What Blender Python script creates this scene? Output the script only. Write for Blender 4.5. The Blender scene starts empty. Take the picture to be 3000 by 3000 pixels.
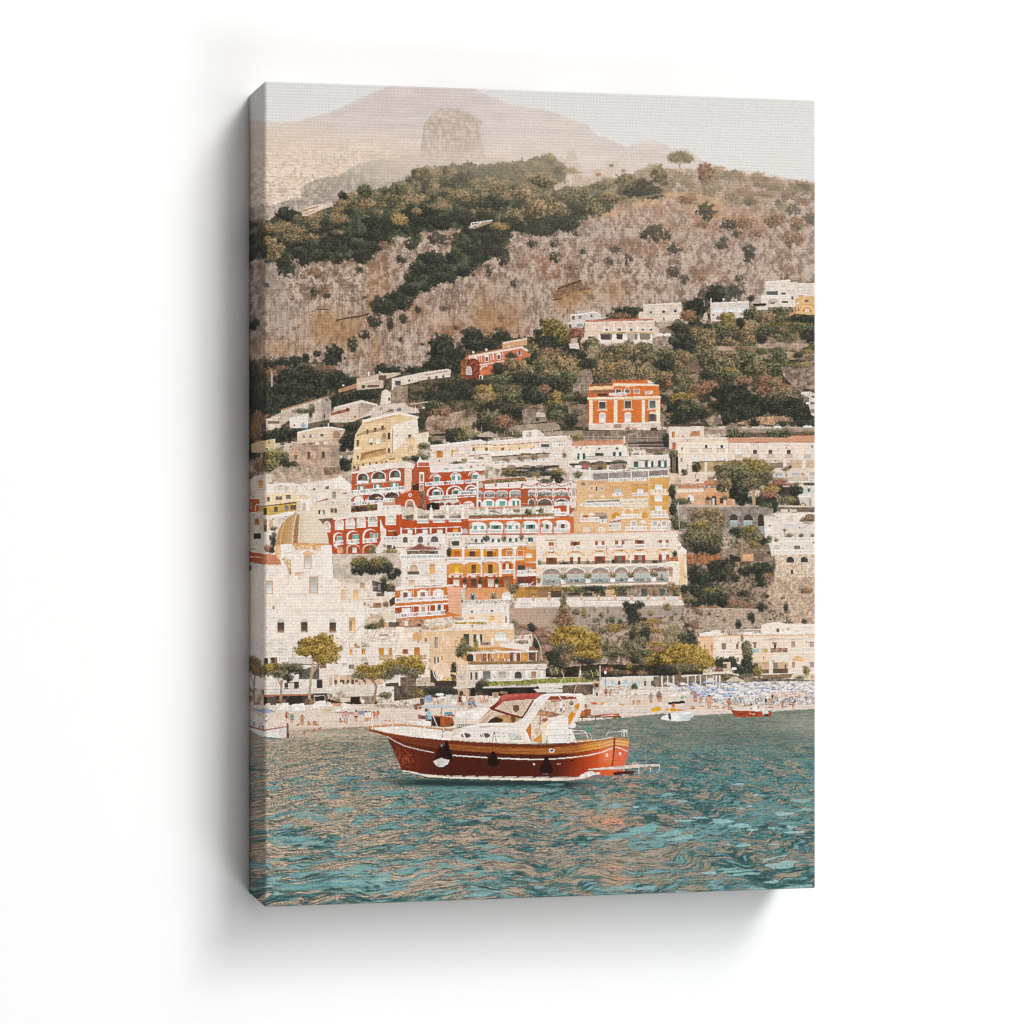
# A gallery-wrapped canvas print of a harbour town, hung on a white wall.
# The printed picture is drawn by code (polygons, strokes, noise) into a fine grid of
# printed dots; every printed motif then becomes a mesh of woven canvas of its own.
import math
import numpy as np

# ---------------------------------------------------------------- geometry of the print
FPX, CXP, CYP = 8461.0, 1500.0, 1448.0          # camera focal length and axis, in photo pixels
ANG = math.radians(13.86); CA, SA = math.cos(ANG), math.sin(ANG)
WID, HEI, DEP = 1709.4, 2426.0, 298.9            # canvas size in photo pixels at its near edge
XL = -725.5
G = 1.6                                          # size of one printed dot
NS = int(DEP / G)                                # dots on the wrapped left side
NF = int(WID / G); NX = NS + NF; NY = int(HEI / G)

def to_dots(x, y):
    """photo position -> column, row of printed dots (front and wrapped left side)"""
    x = np.asarray(x, float) - CXP; y = np.asarray(y, float)
    t = (x - XL) / (CA - x * SA / FPX)
    q = (XL - x) / (SA + x * CA / FPX)
    u = np.where(x >= XL, t, -q)
    z = np.where(x >= XL, 1 + t * SA / FPX, 1 + q * CA / FPX)
    v = (y - CYP) * z + HEI / 2
    return u / G + NS, v / G

# ---------------------------------------------------------------- the printing surface
IMG = np.zeros((NY, NX, 3), np.float32)
IDS = np.zeros((NY, NX), np.int16)
PARTS = []                                       # (name, parent index or None, label, group)
CUR = 0
YY, XX = np.mgrid[0:NY, 0:NX].astype(np.float32)
SXI = None

def part(name, label=None, parent=None, group=None):
    global CUR
    PARTS.append((name, parent, label, group)); CUR = len(PARTS) - 1
    return CUR

_tabs = {}
def vn(x, y, seed=0):
    t = _tabs.get(seed)
    if t is None:
        t = _tabs[seed] = np.random.RandomState(seed + 17).rand(256, 256).astype(np.float32)
    xi = np.floor(x); yi = np.floor(y)
    fx = x - xi; fy = y - yi
    xi = xi.astype(np.int32); yi = yi.astype(np.int32)
    fx = fx * fx * (3 - 2 * fx); fy = fy * fy * (3 - 2 * fy)
    x0 = xi & 255; x1 = (xi + 1) & 255; y0 = yi & 255; y1 = (yi + 1) & 255
    a = t[y0, x0]; b = t[y0, x1]; c = t[y1, x0]; d = t[y1, x1]
    return (a + (b - a) * fx) * (1 - fy) + (c + (d - c) * fx) * fy

def fbm(x, y, seed=0, o=4, g=.5):
    s = 0; a = 1; n = 0
    for i in range(o):
        s = s + a * vn(x, y, seed + i); n += a; a *= g
        x = x * 2.03 + 11.3; y = y * 2.03 + 5.7
    s = s / n
    return np.clip((s - .5) * (1.25 + .15 * o) + .5, 0, 1)

# drawing position: each block of data below is written in the units of one magnified view
TILES = dict(Z=(0, 0, 1), A=(400, 150, .41408), C=(1100, 200, .41408), D=(1750, 200, .41408),
    E=(720, 700, .31056), F=(1260, 700, .31056), G=(1800, 700, .31056),
    H=(720, 1240, .2588), I=(1160, 1240, .2588), J=(1560, 1240, .2588), K=(1920, 1240, .2588),
    L=(720, 1700, .2588), M=(1160, 1640, .2588), N=(1560, 1640, .2588), O=(1920, 1640, .2588),
    P=(1060, 1990, .2588), Q=(1500, 1990, .2588), R=(700, 2050, .31056), S=(1300, 2100, .31056),
    U=(1850, 2080, .31056))
OX = OY = 0.0; SC = 1.0
def tile(k):
    global OX, OY, SC
    OX, OY, SC = TILES[k]

def C(c):
    return np.array(c, np.float32) / 255 if not isinstance(c, str) else \
        np.array([int(c[i:i + 2], 16) for i in (0, 2, 4)], np.float32) / 255

def outline(pts):
    """flat list of view units -> dots, splitting edges where they cross the fold"""
    p = np.array(pts, float).reshape(-1, 2)
    x = OX + p[:, 0] * SC; y = OY + p[:, 1] * SC
    fold = CXP + XL; ox = []; oy = []
    n = len(x)
    for i in range(n):
        j = (i + 1) % n
        ox.append(x[i]); oy.append(y[i])
        if (x[i] - fold) * (x[j] - fold) < 0:
            f = (fold - x[i]) / (x[j] - x[i])
            ox.append(fold); oy.append(y[i] + f * (y[j] - y[i]))
    return to_dots(ox, oy)

def fill_mask(px, py):
    x0 = max(int(math.floor(px.min())), 0); x1 = min(int(math.ceil(px.max())) + 1, NX)
    y0 = max(int(math.floor(py.min())), 0); y1 = min(int(math.ceil(py.max())) + 1, NY)
    if x1 <= x0 or y1 <= y0: return None
    ys = np.arange(y0, y1) + .5; xs = np.arange(x0, x1) + .5
    m = np.zeros((y1 - y0, x1 - x0), bool)
    n = len(px)
    for i in range(n):
        ax, ay, bx, by = px[i], py[i], px[(i + 1) % n], py[(i + 1) % n]
        if ay == by: continue
        r = np.nonzero((ys >= min(ay, by)) & (ys < max(ay, by)))[0]
        if len(r) == 0: continue
        cx = ax + (ys[r] - ay) / (by - ay) * (bx - ax)
        m[r] ^= xs[None, :] >= cx[:, None]
    return y0, y1, x0, x1, m

def put(b, col, a=1.0, tex=0, ts=9, sd=3, grad=None, ident=None):
    if b is None: return
    y0, y1, x0, x1, m = b
    c = np.broadcast_to(C(col), (y1 - y0, x1 - x0, 3)).astype(np.float32)
    if grad is not None:                          # second colour towards the foot of the shape
        f = np.linspace(0, 1, y1 - y0, dtype=np.float32)[:, None, None]
        c = c * (1 - f) + C(grad) * f
    if tex:
        X = XX[y0:y1, x0:x1]; Y = YY[y0:y1, x0:x1]
        k = (fbm(X / ts, Y / ts, sd, 4, .65) - .5) * 2 * tex + (vn(X / 2.2, Y / 9, sd + 9) - .5) * tex * .6
        c = c * (1 + k[..., None])
    al = m.astype(np.float32)[..., None] * a
    IMG[y0:y1, x0:x1] = IMG[y0:y1, x0:x1] * (1 - al) + c * al
    if ident is not False:
        IDS[y0:y1, x0:x1][m] = CUR if ident is None else ident

def P(pts, col, **k): put(fill_mask(*outline(pts)), col, **k)
def Rc(x0, y0, x1, y1, col, **k): P([x0, y0, x1, y0, x1, y1, x0, y1], col, **k)
def El(cx, cy, rx, ry, col, n=18, **k):
    a = np.arange(n) / n * 2 * math.pi
    P(np.stack([cx + rx * np.cos(a), cy + ry * np.sin(a)], 1).ravel(), col, **k)
def Ar(x0, y0, x1, y1, col, h=None, **k):        # opening with a round head
    w = (x1 - x0) / 2; h = min(h or w, y1 - y0); n = 9
    a = np.linspace(math.pi, 0, n)
    p = np.stack([(x0 + x1) / 2 + w * np.cos(a), y0 + h - h * np.sin(a)], 1).ravel()
    P(list(p) + [x1, y1, x0, y1], col, **k)
def Ln(pts, w, col, **k):
    p = np.array(pts, float).reshape(-1, 2)
    wd = w * SC / G
    if wd < 1.3:                                  # thinner than a dot: printed fainter
        k['a'] = k.get('a', 1.0) * max(wd / 1.3, .5); w = 1.3 * G / SC
    for (ax, ay), (bx, by) in zip(p[:-1], p[1:]):
        d = math.hypot(bx - ax, by - ay) or 1
        nx, ny = -(by - ay) / d * w / 2, (bx - ax) / d * w / 2
        P([ax + nx, ay + ny, bx + nx, by + ny, bx - nx, by - ny, ax - nx, ay - ny], col, **k)

DK, DK2, WH, CR = '40352f', '5a4a40', 'efe3d9', 'e9d3b8'
GS, OS, RS = '6aa08f', 'd0842f', 'a84f22'

def Win(x0, y0, x1, y1, c=DK, f=WH, s=None, arch=False, m=3, sub='window', bars=False, sill=True):
    """a window: frame, pane, shutters, sill; a piece of the house being drawn"""
    global CUR
    h = CUR
    if sub and PARTS[h][1] is None: part(sub, None, h)
    w = x1 - x0; D = Ar if arch else Rc
    if f: D(x0 - m, y0 - m, x1 + m, y1 + m, f)
    D(x0, y0, x1, y1, c, grad=tuple(np.clip(C(c) * 255 * 1.25 + 8, 0, 255)))
    if bars:
        Ln([(x0 + x1) / 2, y0, (x0 + x1) / 2, y1], max(w * .09, 5), f or WH)
        Ln([x0, y0 + (y1 - y0) * .4, x1, y0 + (y1 - y0) * .4], 5, f or WH)
    if s:
        sw = w * .3
        Rc(x0, y0 + (0 if not arch else w * .3), x0 + sw, y1, s); Rc(x1 - sw, y0 + (0 if not arch else w * .3), x1, y1, s)
        Ln([x0 + sw, y0, x0 + sw, y1], 3, tuple(C(s) * 160)); 
    if sill: Ln([x0 - m * 2, y1 + m, x1 + m * 2, y1 + m], 4, 'd9c6b4')
    CUR = h

def Bal(x0, y0, x1, y1, h, col='f0e6dc', gap='8d7a6c', pitch=11, bar=.55, sub='balustrade'):
    """a balustrade from (x0,y0) to (x1,y1) at its top, h high"""
    global CUR
    hs = CUR
    if sub and PARTS[hs][1] is None: part(sub, None, hs)
    P([x0, y0, x1, y1, x1, y1 + h, x0, y0 + h], gap)
    n = max(int((x1 - x0) / pitch), 1)
    for i in range(n):
        xa = x0 + (x1 - x0) * i / n; xb = xa + (x1 - x0) / n * bar
        ya = y0 + (y1 - y0) * i / n
        P([xa, ya, xb, ya, xb, ya + h, xa, ya + h], col)
    t = max(h * .16, 4)
    P([x0, y0 - t / 2, x1, y1 - t / 2, x1, y1 + t, x0, y0 + t], col)
    P([x0, y0 + h - t, x1, y1 + h - t, x1, y1 + h + t * .6, x0, y0 + h + t * .6], col)
    CUR = hs

HG = 'printed houses of the hillside town'
def House(label, pts, col, tex=.05, **k):
    i = part('printed_house', label, None, HG)
    P(pts, col, tex=tex, sd=i % 40 + 3, **k)
    return i

PAL = dict(o=('403a2f', '7f6d52', 'bfa17a'), g=('2e2f26', '575741', '93906a'), d=('282a25', '383a31', '5a594a'),
           p=('46391e', '92783a', 'd0ae64'), t=('453c28', '7c6c42', 'b9a46a'), h=('6f6753', '9a8a6c', 'c9b08d'),
           r=('573428', '93604e', 'c09080'), y=('483f2b', '8c7546', 'c4a468'), b=('4a3a30', '8a6a54', 'b58c70'),
           m=('38362a', '67614a', 'a59270'))
def Crown(cx, cy, rx, ry, pal='g', sd=1, haze=0, hz='c9b6a4', rough=.55, lit=0, gapy=0, ident=None, fine=1.0, soft=1.0):
    """foliage: uneven outline, light and dark clumps, lit from above and the right"""
    a = np.array([cx - rx * 1.4, cx + rx * 1.4]); b = np.array([cy - ry * 1.4, cy + ry * 1.4])
    px, py = to_dots(OX + np.array([a[0], a[1], a[1], a[0]]) * SC, OY + np.array([b[0], b[0], b[1], b[1]]) * SC)
    x0 = max(int(px.min()), 0); x1 = min(int(px.max()) + 2, NX); y0 = max(int(py.min()), 0); y1 = min(int(py.max()) + 2, NY)
    if x1 <= x0 or y1 <= y0: return
    gx, gy = to_dots(OX + cx * SC, OY + cy * SC)
    RX = max((px[1] - px[0]) / 2.8, 1e-3); RY = max((py[2] - py[1]) / 2.8, 1e-3)
    X = XX[y0:y1, x0:x1]; Y = YY[y0:y1, x0:x1]
    dx = (X - gx) / RX; dy = (Y - gy) / RY
    q = min(RX, RY)
    s1 = max(q * .45, 2.2)
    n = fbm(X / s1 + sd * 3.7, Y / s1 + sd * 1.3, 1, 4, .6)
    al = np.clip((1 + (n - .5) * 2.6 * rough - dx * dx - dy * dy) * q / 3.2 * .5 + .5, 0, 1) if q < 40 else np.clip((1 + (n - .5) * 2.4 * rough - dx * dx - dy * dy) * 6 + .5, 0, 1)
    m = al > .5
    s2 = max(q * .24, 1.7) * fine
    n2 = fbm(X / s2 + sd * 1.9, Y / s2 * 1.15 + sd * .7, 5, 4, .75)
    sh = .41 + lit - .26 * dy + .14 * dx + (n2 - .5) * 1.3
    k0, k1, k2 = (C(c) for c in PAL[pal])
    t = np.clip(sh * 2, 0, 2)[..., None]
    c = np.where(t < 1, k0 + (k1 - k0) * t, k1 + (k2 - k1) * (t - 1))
    if haze: c = c * (1 - haze) + C(hz) * haze
    al = (al * soft)[..., None].astype(np.float32)
    IMG[y0:y1, x0:x1] = IMG[y0:y1, x0:x1] * (1 - al) + c.astype(np.float32) * al
    if ident is not False: IDS[y0:y1, x0:x1][m] = CUR if ident is None else ident

def Tree(label, crowns, trunk=None, tw=10, tcol='8d7763', limbs=(), pal='p', name='printed_tree', sd=1, **k):
    t = part(name, label)
    if trunk:
        part('trunk', None, t)
        Ln(trunk, tw, tcol)
        for l in limbs: Ln(l, tw * .55, tcol)
    part('crown', None, t)
    for i, c in enumerate(crowns): Crown(*c[:4], c[4] if len(c) > 4 else pal, sd + i * 7, **k)
    return t

def Crowd(lst, sd=1, **k):
    for i, c in enumerate(lst): Crown(*c[:4], c[4] if len(c) > 4 else 'g', sd + i * 3, **k)

# photo position of every dot
_u = (XX + .5 - NS) * G
_z = np.where(_u >= 0, 1 + _u * SA / FPX, 1 - _u * CA / FPX)
SX = (CXP + np.where(_u >= 0, XL + _u * CA, XL + _u * SA) / _z).astype(np.float32)
SY = (CYP + ((YY + .5) * G - HEI / 2) / _z).astype(np.float32)
del _u, _z

def mix(a, b, t): return a + (b - a) * np.clip(t, 0, 1)[..., None]
def sm(a, b, x): t = np.clip((x - a) / (b - a), 0, 1); return t * t * (3 - 2 * t)
_S = np.s_[:, :]
def blob(x, y, rx, ry): return np.exp(-(((SX[_S] - x) / rx) ** 2 + ((SY[_S] - y) / ry) ** 2))

def area(pts, fn, wob=0, seed=0, ws=9):
    """paint a large shape with colours worked out per dot by fn(slices) -> colour array"""
    px, py = outline(pts)
    b = fill_mask(px, py)
    if b is None: return
    y0, y1, x0, x1, m = b
    s = np.s_[y0:y1, x0:x1]
    if wob:
        dxn = ((fbm(XX[s] / ws, YY[s] / ws, seed, 4, .6) - .5) * 2 * wob).astype(int)
        dyn = ((fbm(XX[s] / ws, YY[s] / ws, seed + 5, 4, .6) - .5) * 2 * wob).astype(int)
        hh, ww = m.shape; ii, jj = np.mgrid[0:hh, 0:ww]
        m = m[np.clip(ii + dyn, 0, hh - 1), np.clip(jj + dxn, 0, ww - 1)]
    global _S
    _S = s
    c = fn(s)
    IMG[s][m] = c[m]
    IDS[s][m] = CUR

def mesh_seed(k): return np.random.RandomState(k)

# ---------------------------------------------------------------- sky and far mountain
part('printed_sky', 'pale hazy grey sky at the top of the print')
IMG[:] = mix(C('dcdad6') + 0 * IMG, C('e2dfdb'), (SY - 240) / 320)
IDS[:] = CUR

part('printed_mountain', 'hazy pink mountain under the sky of the print')
tile('Z')
def far(s):
    x, y = SX[s], SY[s]
    c = mix(C('d3c6c1') + 0 * IMG[s], C('ddcbbb'), sm(300, 430, y + (900 - x) * .12))
    c = mix(c, C('dccfc5') + 0 * c, sm(1250, 1700, x) * .7)
    n = fbm(x / 70, y / 16, 21, 4) ; n2 = fbm(x / 9, y / 4.5, 25, 4, .7)
    k = sm(370, 560, y) * sm(1300, 1000, x)
    c = c * (1 - .045 * (n - .5)[..., None] - .22 * ((n2 - .5) * (.15 + k))[..., None])
    c = mix(c, C('b9a18a') + 0 * c, (n2 > .62) * k * .45)
    c = mix(c, C('e3ccb4') + 0 * c, sm(.5, .8, n) * k * .5)
    return c
area([600, 340, 775, 357, 868, 358, 901, 346, 971, 329, 1021, 304, 1083, 275, 1130, 256, 1180, 240, 1390, 240, 1400, 266, 1452, 287, 1500, 308, 1597, 322,
      1659, 343, 1721, 366, 1746, 395, 1779, 407, 1812, 420, 1837, 433, 1850, 425, 1874, 413, 1916, 411, 1949, 424, 1969, 438, 2015, 436, 2036, 453,
      2065, 477, 2143, 497, 2226, 503, 2260, 511, 2330, 526, 2450, 530, 2450, 800, 600, 800], far, 2, 3)

part('printed_ridge', 'blue grey hazy ridge above the wood of the print')
def ridge(s):
    x, y = SX[s], SY[s]
    n = fbm(x / 14, y / 11, 31, 5, .62); n2 = fbm(x / 5, y / 14, 36, 3)
    c = mix(C('968a7f') + 0 * IMG[s], C('c6b4a6'), sm(.3, .75, n) * .9)
    c = mix(c, C('7b7969') + 0 * c, sm(.5, .2, n2) * .5)
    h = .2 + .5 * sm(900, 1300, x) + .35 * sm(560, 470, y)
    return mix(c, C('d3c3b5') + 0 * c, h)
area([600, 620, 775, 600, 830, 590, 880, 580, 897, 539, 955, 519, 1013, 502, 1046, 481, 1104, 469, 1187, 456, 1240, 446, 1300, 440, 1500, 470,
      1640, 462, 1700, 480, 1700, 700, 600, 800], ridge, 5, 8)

part('printed_rock_tower', 'tall flat topped rock standing in the haze of the print')
def tower(s):
    x, y = SX[s], SY[s]
    n = fbm(x / 6, y / 15, 41, 4, .65); n2 = fbm(x / 11, y / 7, 46, 4, .6)
    c = mix(C('b4a196') + 0 * IMG[s], C('d3c4b8'), sm(.25, .8, n * .55 + n2 * .45))
    return mix(c, C('d8c9bb') + 0 * c, .16 + .5 * sm(380, 485, y) + .12 * sm(1300, 1420, x))
tile('C')
area([318, 640, 325, 520, 345, 410, 385, 350, 408, 308, 470, 288, 560, 286, 650, 300, 690, 335, 745, 345, 758, 400, 762, 560, 778, 670, 690, 700, 450, 690], tower, 3, 9)

# ---------------------------------------------------------------- hill, cliff, wood
part('printed_cliff', 'bare pinkish limestone cliff across the print')
tile('Z')
def hill(s):
    x, y = SX[s], SY[s]
    wx = (fbm(x / 30, y / 30, 48, 3) - .5) * 9; wy = (fbm(x / 30, y / 30, 49, 3) - .5) * 9
    n = fbm(x / 60, y / 40, 51, 4); f = fbm((x + wx) / 5, (y + wy) / 7, 55, 4, .65); st = fbm((x + wx * .3) / 3.4, y / 46, 59, 4, .6)
    la = fbm((x + y * .5) / 60, (y + x * .22 + wy) / 7, 63, 4, .6); n2 = fbm(x / 22, y / 26, 47, 4, .6)
    cr = np.abs(fbm((x + wx) / 17, (y + wy) / 24, 65, 4, .6) - .5) * 2; led = np.abs(la - .5)
    low = sm(790, 900, y - np.abs(x - 1500) * .05 + (n2 - .5) * 90)
    c = mix(C('a38b7c') + 0 * IMG[s], C('c2aa99'), sm(.2, .8, f * .5 + n2 * .5))
    c = mix(c, C('8d776a') + 0 * c, sm(.52, .8, n) * .5)
    md = fbm((x + wx) / 11, (y + wy) / 15, 69, 4, .6); sl = vn((x + y * .4 + wx) / 9, (y - x * .3) / 12, 70)
    c = mix(c, C('cdbbac') + 0 * c, sm(.52, .74, md) * .75); c = mix(c, C('75604f') + 0 * c, sm(.47, .27, md) * .7)
    c = mix(c, C('5f4e44') + 0 * c, sm(.13, .0, cr) * (.75 - .35 * low)); c = mix(c, C('d8c9bc') + 0 * c, sm(.62, .85, f * .6 + sl * .4) * .5)
    c = mix(c, C('63524a') + 0 * c, sm(.030, .0, led) * sm(.45, .62, n2) * .75)
    c = mix(c, C('d3c2b3') + 0 * c, sm(.03, .06, la - .5) * sm(.14, .06, la - .5) * sm(.4, .6, n2) * .55)
    c = mix(c, C('cbb5a1') + 0 * c, sm(.53, .72, st) * low * (.2 + .42 * n))
    c = mix(c, C('7d685b') + 0 * c, sm(.46, .28, st) * low * (.2 + .42 * n2))
    # ochre stains and caves of the limestone
    oc = (blob(1010, 985, 70, 50) + blob(955, 950, 70, 45) + blob(1110, 830, 40, 70) + blob(1420, 905, 40, 80) + blob(1460, 960, 70, 50) +
          blob(1680, 875, 60, 45) + blob(1800, 850, 45, 40) + blob(1100, 1040, 22, 50) + blob(1320, 960, 60, 30) + blob(820, 1020, 70, 26) + blob(1500, 910, 40, 60))
    oc = oc * (.35 + .9 * st)
    c = mix(c, C('ab8058') + 0 * c, oc * .55)
    # dry brown grass between the rocks
    br = blob(1600, 770, 70, 50) + blob(1830, 725, 110, 26) + blob(2010, 620, 160, 40) + blob(2150, 660, 130, 45) + blob(1760, 600, 60, 30) + \
         blob(1330, 690, 60, 40) + blob(1010, 760, 130, 20) + blob(1390, 780, 30, 40) + blob(2070, 810, 60, 30) + blob(1200, 900, 50, 60) + blob(1940, 700, 40, 40)
    br = np.clip(br, 0, 1) * sm(.25, .6, fbm(x / 12, y / 9, 67, 4, .6))
    c = mix(c, C('9a6f55') + 0 * c, br * .75)
    c = mix(c, C('93857a') + 0 * c, blob(795, 830, 45, 110) * .6)
    c = mix(c, C('b8aca2') + 0 * c, blob(830, 950, 60, 50) * sm(.4, .6, la) * .6)
    c = mix(c, C('bcaea4') + 0 * c, (blob(1520, 745, 18, 30) + blob(1620, 680, 60, 22) + blob(1760, 690, 70, 45) + blob(1500, 860, 60, 40)) * sm(.35, .7, f) * .7)
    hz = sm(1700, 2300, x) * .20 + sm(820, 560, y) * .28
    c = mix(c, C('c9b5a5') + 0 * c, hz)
    gold = (blob(1880, 590, 60, 16) + blob(2080, 600, 60, 22) + blob(1770, 625, 50, 12) + blob(1980, 570, 120, 8) + blob(2160, 640, 50, 10)) * (.4 + .8 * f)
    return mix(c, C('d9b183') + 0 * c, gold * .8)
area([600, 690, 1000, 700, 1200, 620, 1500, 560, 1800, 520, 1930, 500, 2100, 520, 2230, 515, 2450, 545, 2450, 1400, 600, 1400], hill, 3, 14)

tile('C')                                         # overhangs and caves
for p in ([1250, 1620, 1290, 1560, 1330, 1530, 1450, 1495, 1470, 1540, 1540, 1555, 1400, 1600, 1290, 1640],):
    P(p, '7d5f49', a=.7, tex=.3, ts=4)
P([1255, 1640, 1330, 1600, 1480, 1570, 1560, 1560, 1480, 1620, 1380, 1690, 1300, 1700], 'a88059', a=.6, tex=.25, ts=5)
Ln([1290, 1560, 1460, 1500], 12, '5d4434'); Ln([1250, 1640, 1320, 1630], 10, '5d4434')
P([860, 1760, 885, 1740, 915, 1765, 910, 1800, 880, 1800], '86644a', a=.7, tex=.3); P([860, 1840, 900, 1820, 940, 1850, 930, 1890, 880, 1890], '8f6a4c', a=.7, tex=.3)
P([450, 1880, 480, 1830, 570, 1810, 590, 1830, 560, 1890, 500, 1910], '8d6a4d', a=.65, tex=.3)
P([1550, 1640, 1590, 1590, 1640, 1590, 1670, 1630, 1660, 1670, 1600, 1690], 'c0a994', a=.7, tex=.12)
tile('E')
Ln([620, 690, 680, 665, 790, 665], 9, '6b4c36'); Ln([850, 770, 960, 745, 1080, 730, 1170, 700], 16, '5b4334')
Ln([840, 410, 960, 385, 1060, 330], 14, '80603f', a=.6); Ln([850, 560, 1000, 590, 1120, 560, 1200, 520], 10, '7b5d47', a=.7)
P([620, 700, 790, 680, 840, 780, 960, 760, 1130, 740, 1150, 840, 1040, 930, 880, 1000, 700, 980, 600, 960], 'a67d57', a=.28, tex=.3, ts=5)
P([1120, 590, 1190, 545, 1220, 600, 1200, 690, 1150, 690], '9a7150', a=.45, tex=.3)
for x in (540, 590, 700, 800, 960, 1040, 1100):
    Ln([x, 700 + (x % 90), x + 6, 940 - (x % 60)], 9, 'cdb297', a=.35)
El(525, 660, 30, 38, '8d8078', a=.7); El(520, 672, 16, 18, 'b9aca2', a=.8)

part('printed_wood', 'dark green wood on the slope above the cliff of the print')
tile('Z')
def wood(s):
    x, y = SX[s], SY[s]
    n = fbm(x / 9, y / 8, 71, 5, .66)
    c = mix(C('33392e') + 0 * IMG[s], C('676753'), n * 1.1)
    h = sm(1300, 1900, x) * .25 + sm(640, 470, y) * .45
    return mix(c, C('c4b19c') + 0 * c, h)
WOODP = [600, 640, 775, 650, 806, 640, 850, 622, 918, 618, 976, 604, 1046, 560, 1125, 552, 1187, 535, 1215, 500, 1336, 478, 1444, 482, 1555, 464, 1593, 456,
    1638, 470, 1700, 520, 1800, 560, 1850, 562, 1887, 575, 1830, 590, 1760, 622, 1700, 650, 1684, 662, 1640, 672, 1600, 690, 1530, 684, 1500, 676, 1490, 710, 1472, 742, 1440, 760,
    1406, 780, 1386, 800, 1330, 812, 1303, 826, 1236, 850, 1212, 878, 1178, 900, 1150, 914, 1120, 916, 1126, 880, 1162, 855, 1195, 805, 1228, 742, 1265, 742, 1307, 759, 1330, 750,
    1320, 710, 1330, 690, 1374, 676, 1300, 668, 1274, 670, 1236, 676, 1225, 720, 1195, 740, 1203, 696, 1154, 694, 1104, 732, 1062, 770, 1021, 752, 980, 765, 918, 765, 855, 760, 814, 772, 775, 760, 600, 760]
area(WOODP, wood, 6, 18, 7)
rs = mesh_seed(5)
px, py = np.array(WOODP[0::2], float), np.array(WOODP[1::2], float)
def inside(x, y):
    c = False
    for i in range(len(px)):
        j = i - 1
        if (py[i] > y) != (py[j] > y) and x < (px[j] - px[i]) * (y - py[i]) / (py[j] - py[i]) + px[i]: c = not c
    return c
cr = []
while len(cr) < 520:
    x, y = rs.uniform(640, 1900), rs.uniform(455, 915)
    if inside(x, y - 3): cr.append((x, y))
cr.sort(key=lambda t: t[1])
for i, (x, y) in enumerate(cr):
    u = rs.uniform(8, 21)
    low = float(np.interp(x, [775, 1100, 1250, 1400, 1500, 1650, 1850], [690, 640, 605, 625, 650, 600, 560]))
    dark = y > low
    pal = 'd' if dark or rs.rand() < .3 else ('o' if rs.rand() < .5 else 'm')
    hzv = float(np.clip((x - 1300) / 600 * .22, 0, .25) + np.clip((620 - y) / 170 * .42, 0, .45))
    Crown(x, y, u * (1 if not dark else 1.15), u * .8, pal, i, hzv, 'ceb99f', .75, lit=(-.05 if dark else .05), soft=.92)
tile('A')
Crowd([(1055, 1150, 75, 50, 'd'), (1460, 1020, 36, 30, 'd'), (1620, 985, 60, 40, 'g'), (1760, 985, 30, 26, 'g'), (1860, 970, 60, 44, 'm'),
       (960, 1250, 80, 36, 'o'), (1130, 1260, 70, 30, 'o'), (1260, 1235, 36, 30, 'o'), (1090, 1320, 110, 32, 'm'), (1230, 1310, 60, 24, 'o'), (930, 1340, 40, 30, 'o'),
       (1440, 1195, 70, 20, 'o'), (1420, 1280, 50, 16, 'o'), (975, 1420, 46, 60, 'o'), (1020, 1390, 30, 30, 'o'), (1860, 1190, 55, 40, 'y'), (1600, 1080, 90, 40, 'o'), (1450, 1075, 50, 26, 'o'),
       (1800, 1040, 90, 36, 'm')], 3)
tile('C')
Crowd([(170, 1070, 60, 40, 'y'), (440, 975, 66, 26, 'o'), (290, 1010, 36, 26, 'o'), (1170, 1000, 110, 66, 'o'), (1310, 1000, 60, 50, 'o'), (870, 860, 50, 50, 'o'), (1050, 890, 60, 50, 'o'),
       (600, 900, 60, 46, 'o'), (1500, 950, 100, 50, 'm'), (1660, 915, 66, 40, 'o'), (880, 1115, 70, 26, 'y'), (700, 905, 30, 26, 'o'), (1180, 800, 70, 44, 'm'), (310, 740, 60, 50, 'm'),
       (150, 850, 60, 40, 'g'), (840, 950, 110, 50, 'd'), (1330, 1090, 110, 46, 'd'), (640, 1040, 60, 40, 'd'), (1550, 1000, 70, 40, 'm')], 9, haze=.12)
# tiny buildings among the trees
part('printed_house', 'tiny white house on the crest among hazy trees of the print', None, HG)
P([1260, 830, 1330, 800, 1350, 830, 1270, 870], 'c5b2a2'); P([1345, 740, 1630, 715, 1630, 790, 1560, 800, 1500, 830, 1440, 840, 1345, 830], 'cbb8a8', tex=.1)
P([1630, 655, 1715, 655, 1720, 745, 1630, 770], 'd4c3b4'); Rc(1655, 678, 1685, 700, '8f8577'); Rc(1560, 740, 1595, 762, 'b48a79'); Ln([1345, 748, 1460, 735], 8, 'a98a78'); Rc(1470, 735, 1530, 765, 'd8c8ba')
P([1350, 590, 1410, 585, 1430, 650, 1350, 655], 'd0c0b2'); Ln([1383, 790, 1383, 860], 6, 'e6dbd0')
Crowd([(1660, 800, 60, 30, 'h'), (1600, 830, 80, 30, 'm'), (1420, 880, 90, 40, 'm'), (1330, 900, 70, 30, 'm')], 4, haze=.2)
part('printed_house', 'tiny cream villa at the left edge of the wood of the print', None, HG)
tile('A'); P([1170, 1165, 1175, 1120, 1250, 1090, 1330, 1080, 1385, 1070, 1390, 1095, 1310, 1120, 1210, 1165], 'dcc6b2', tex=.1); Ln([1180, 1130, 1290, 1095], 10, 'a9805f'); Ln([1200, 1150, 1260, 1125], 7, '9c7a60')
part('printed_terrace', 'white railing of a terrace half hidden in the wood of the print')
tile('C'); P([655, 1130, 670, 1110, 800, 1075, 830, 1090, 700, 1135], 'a8927f'); Ln([675, 1120, 680, 1095, 830, 1075], 6, 'e8ddd2'); Ln([670, 1132, 700, 1105, 720, 1112, 750, 1090], 5, 'efe6dc')

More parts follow.
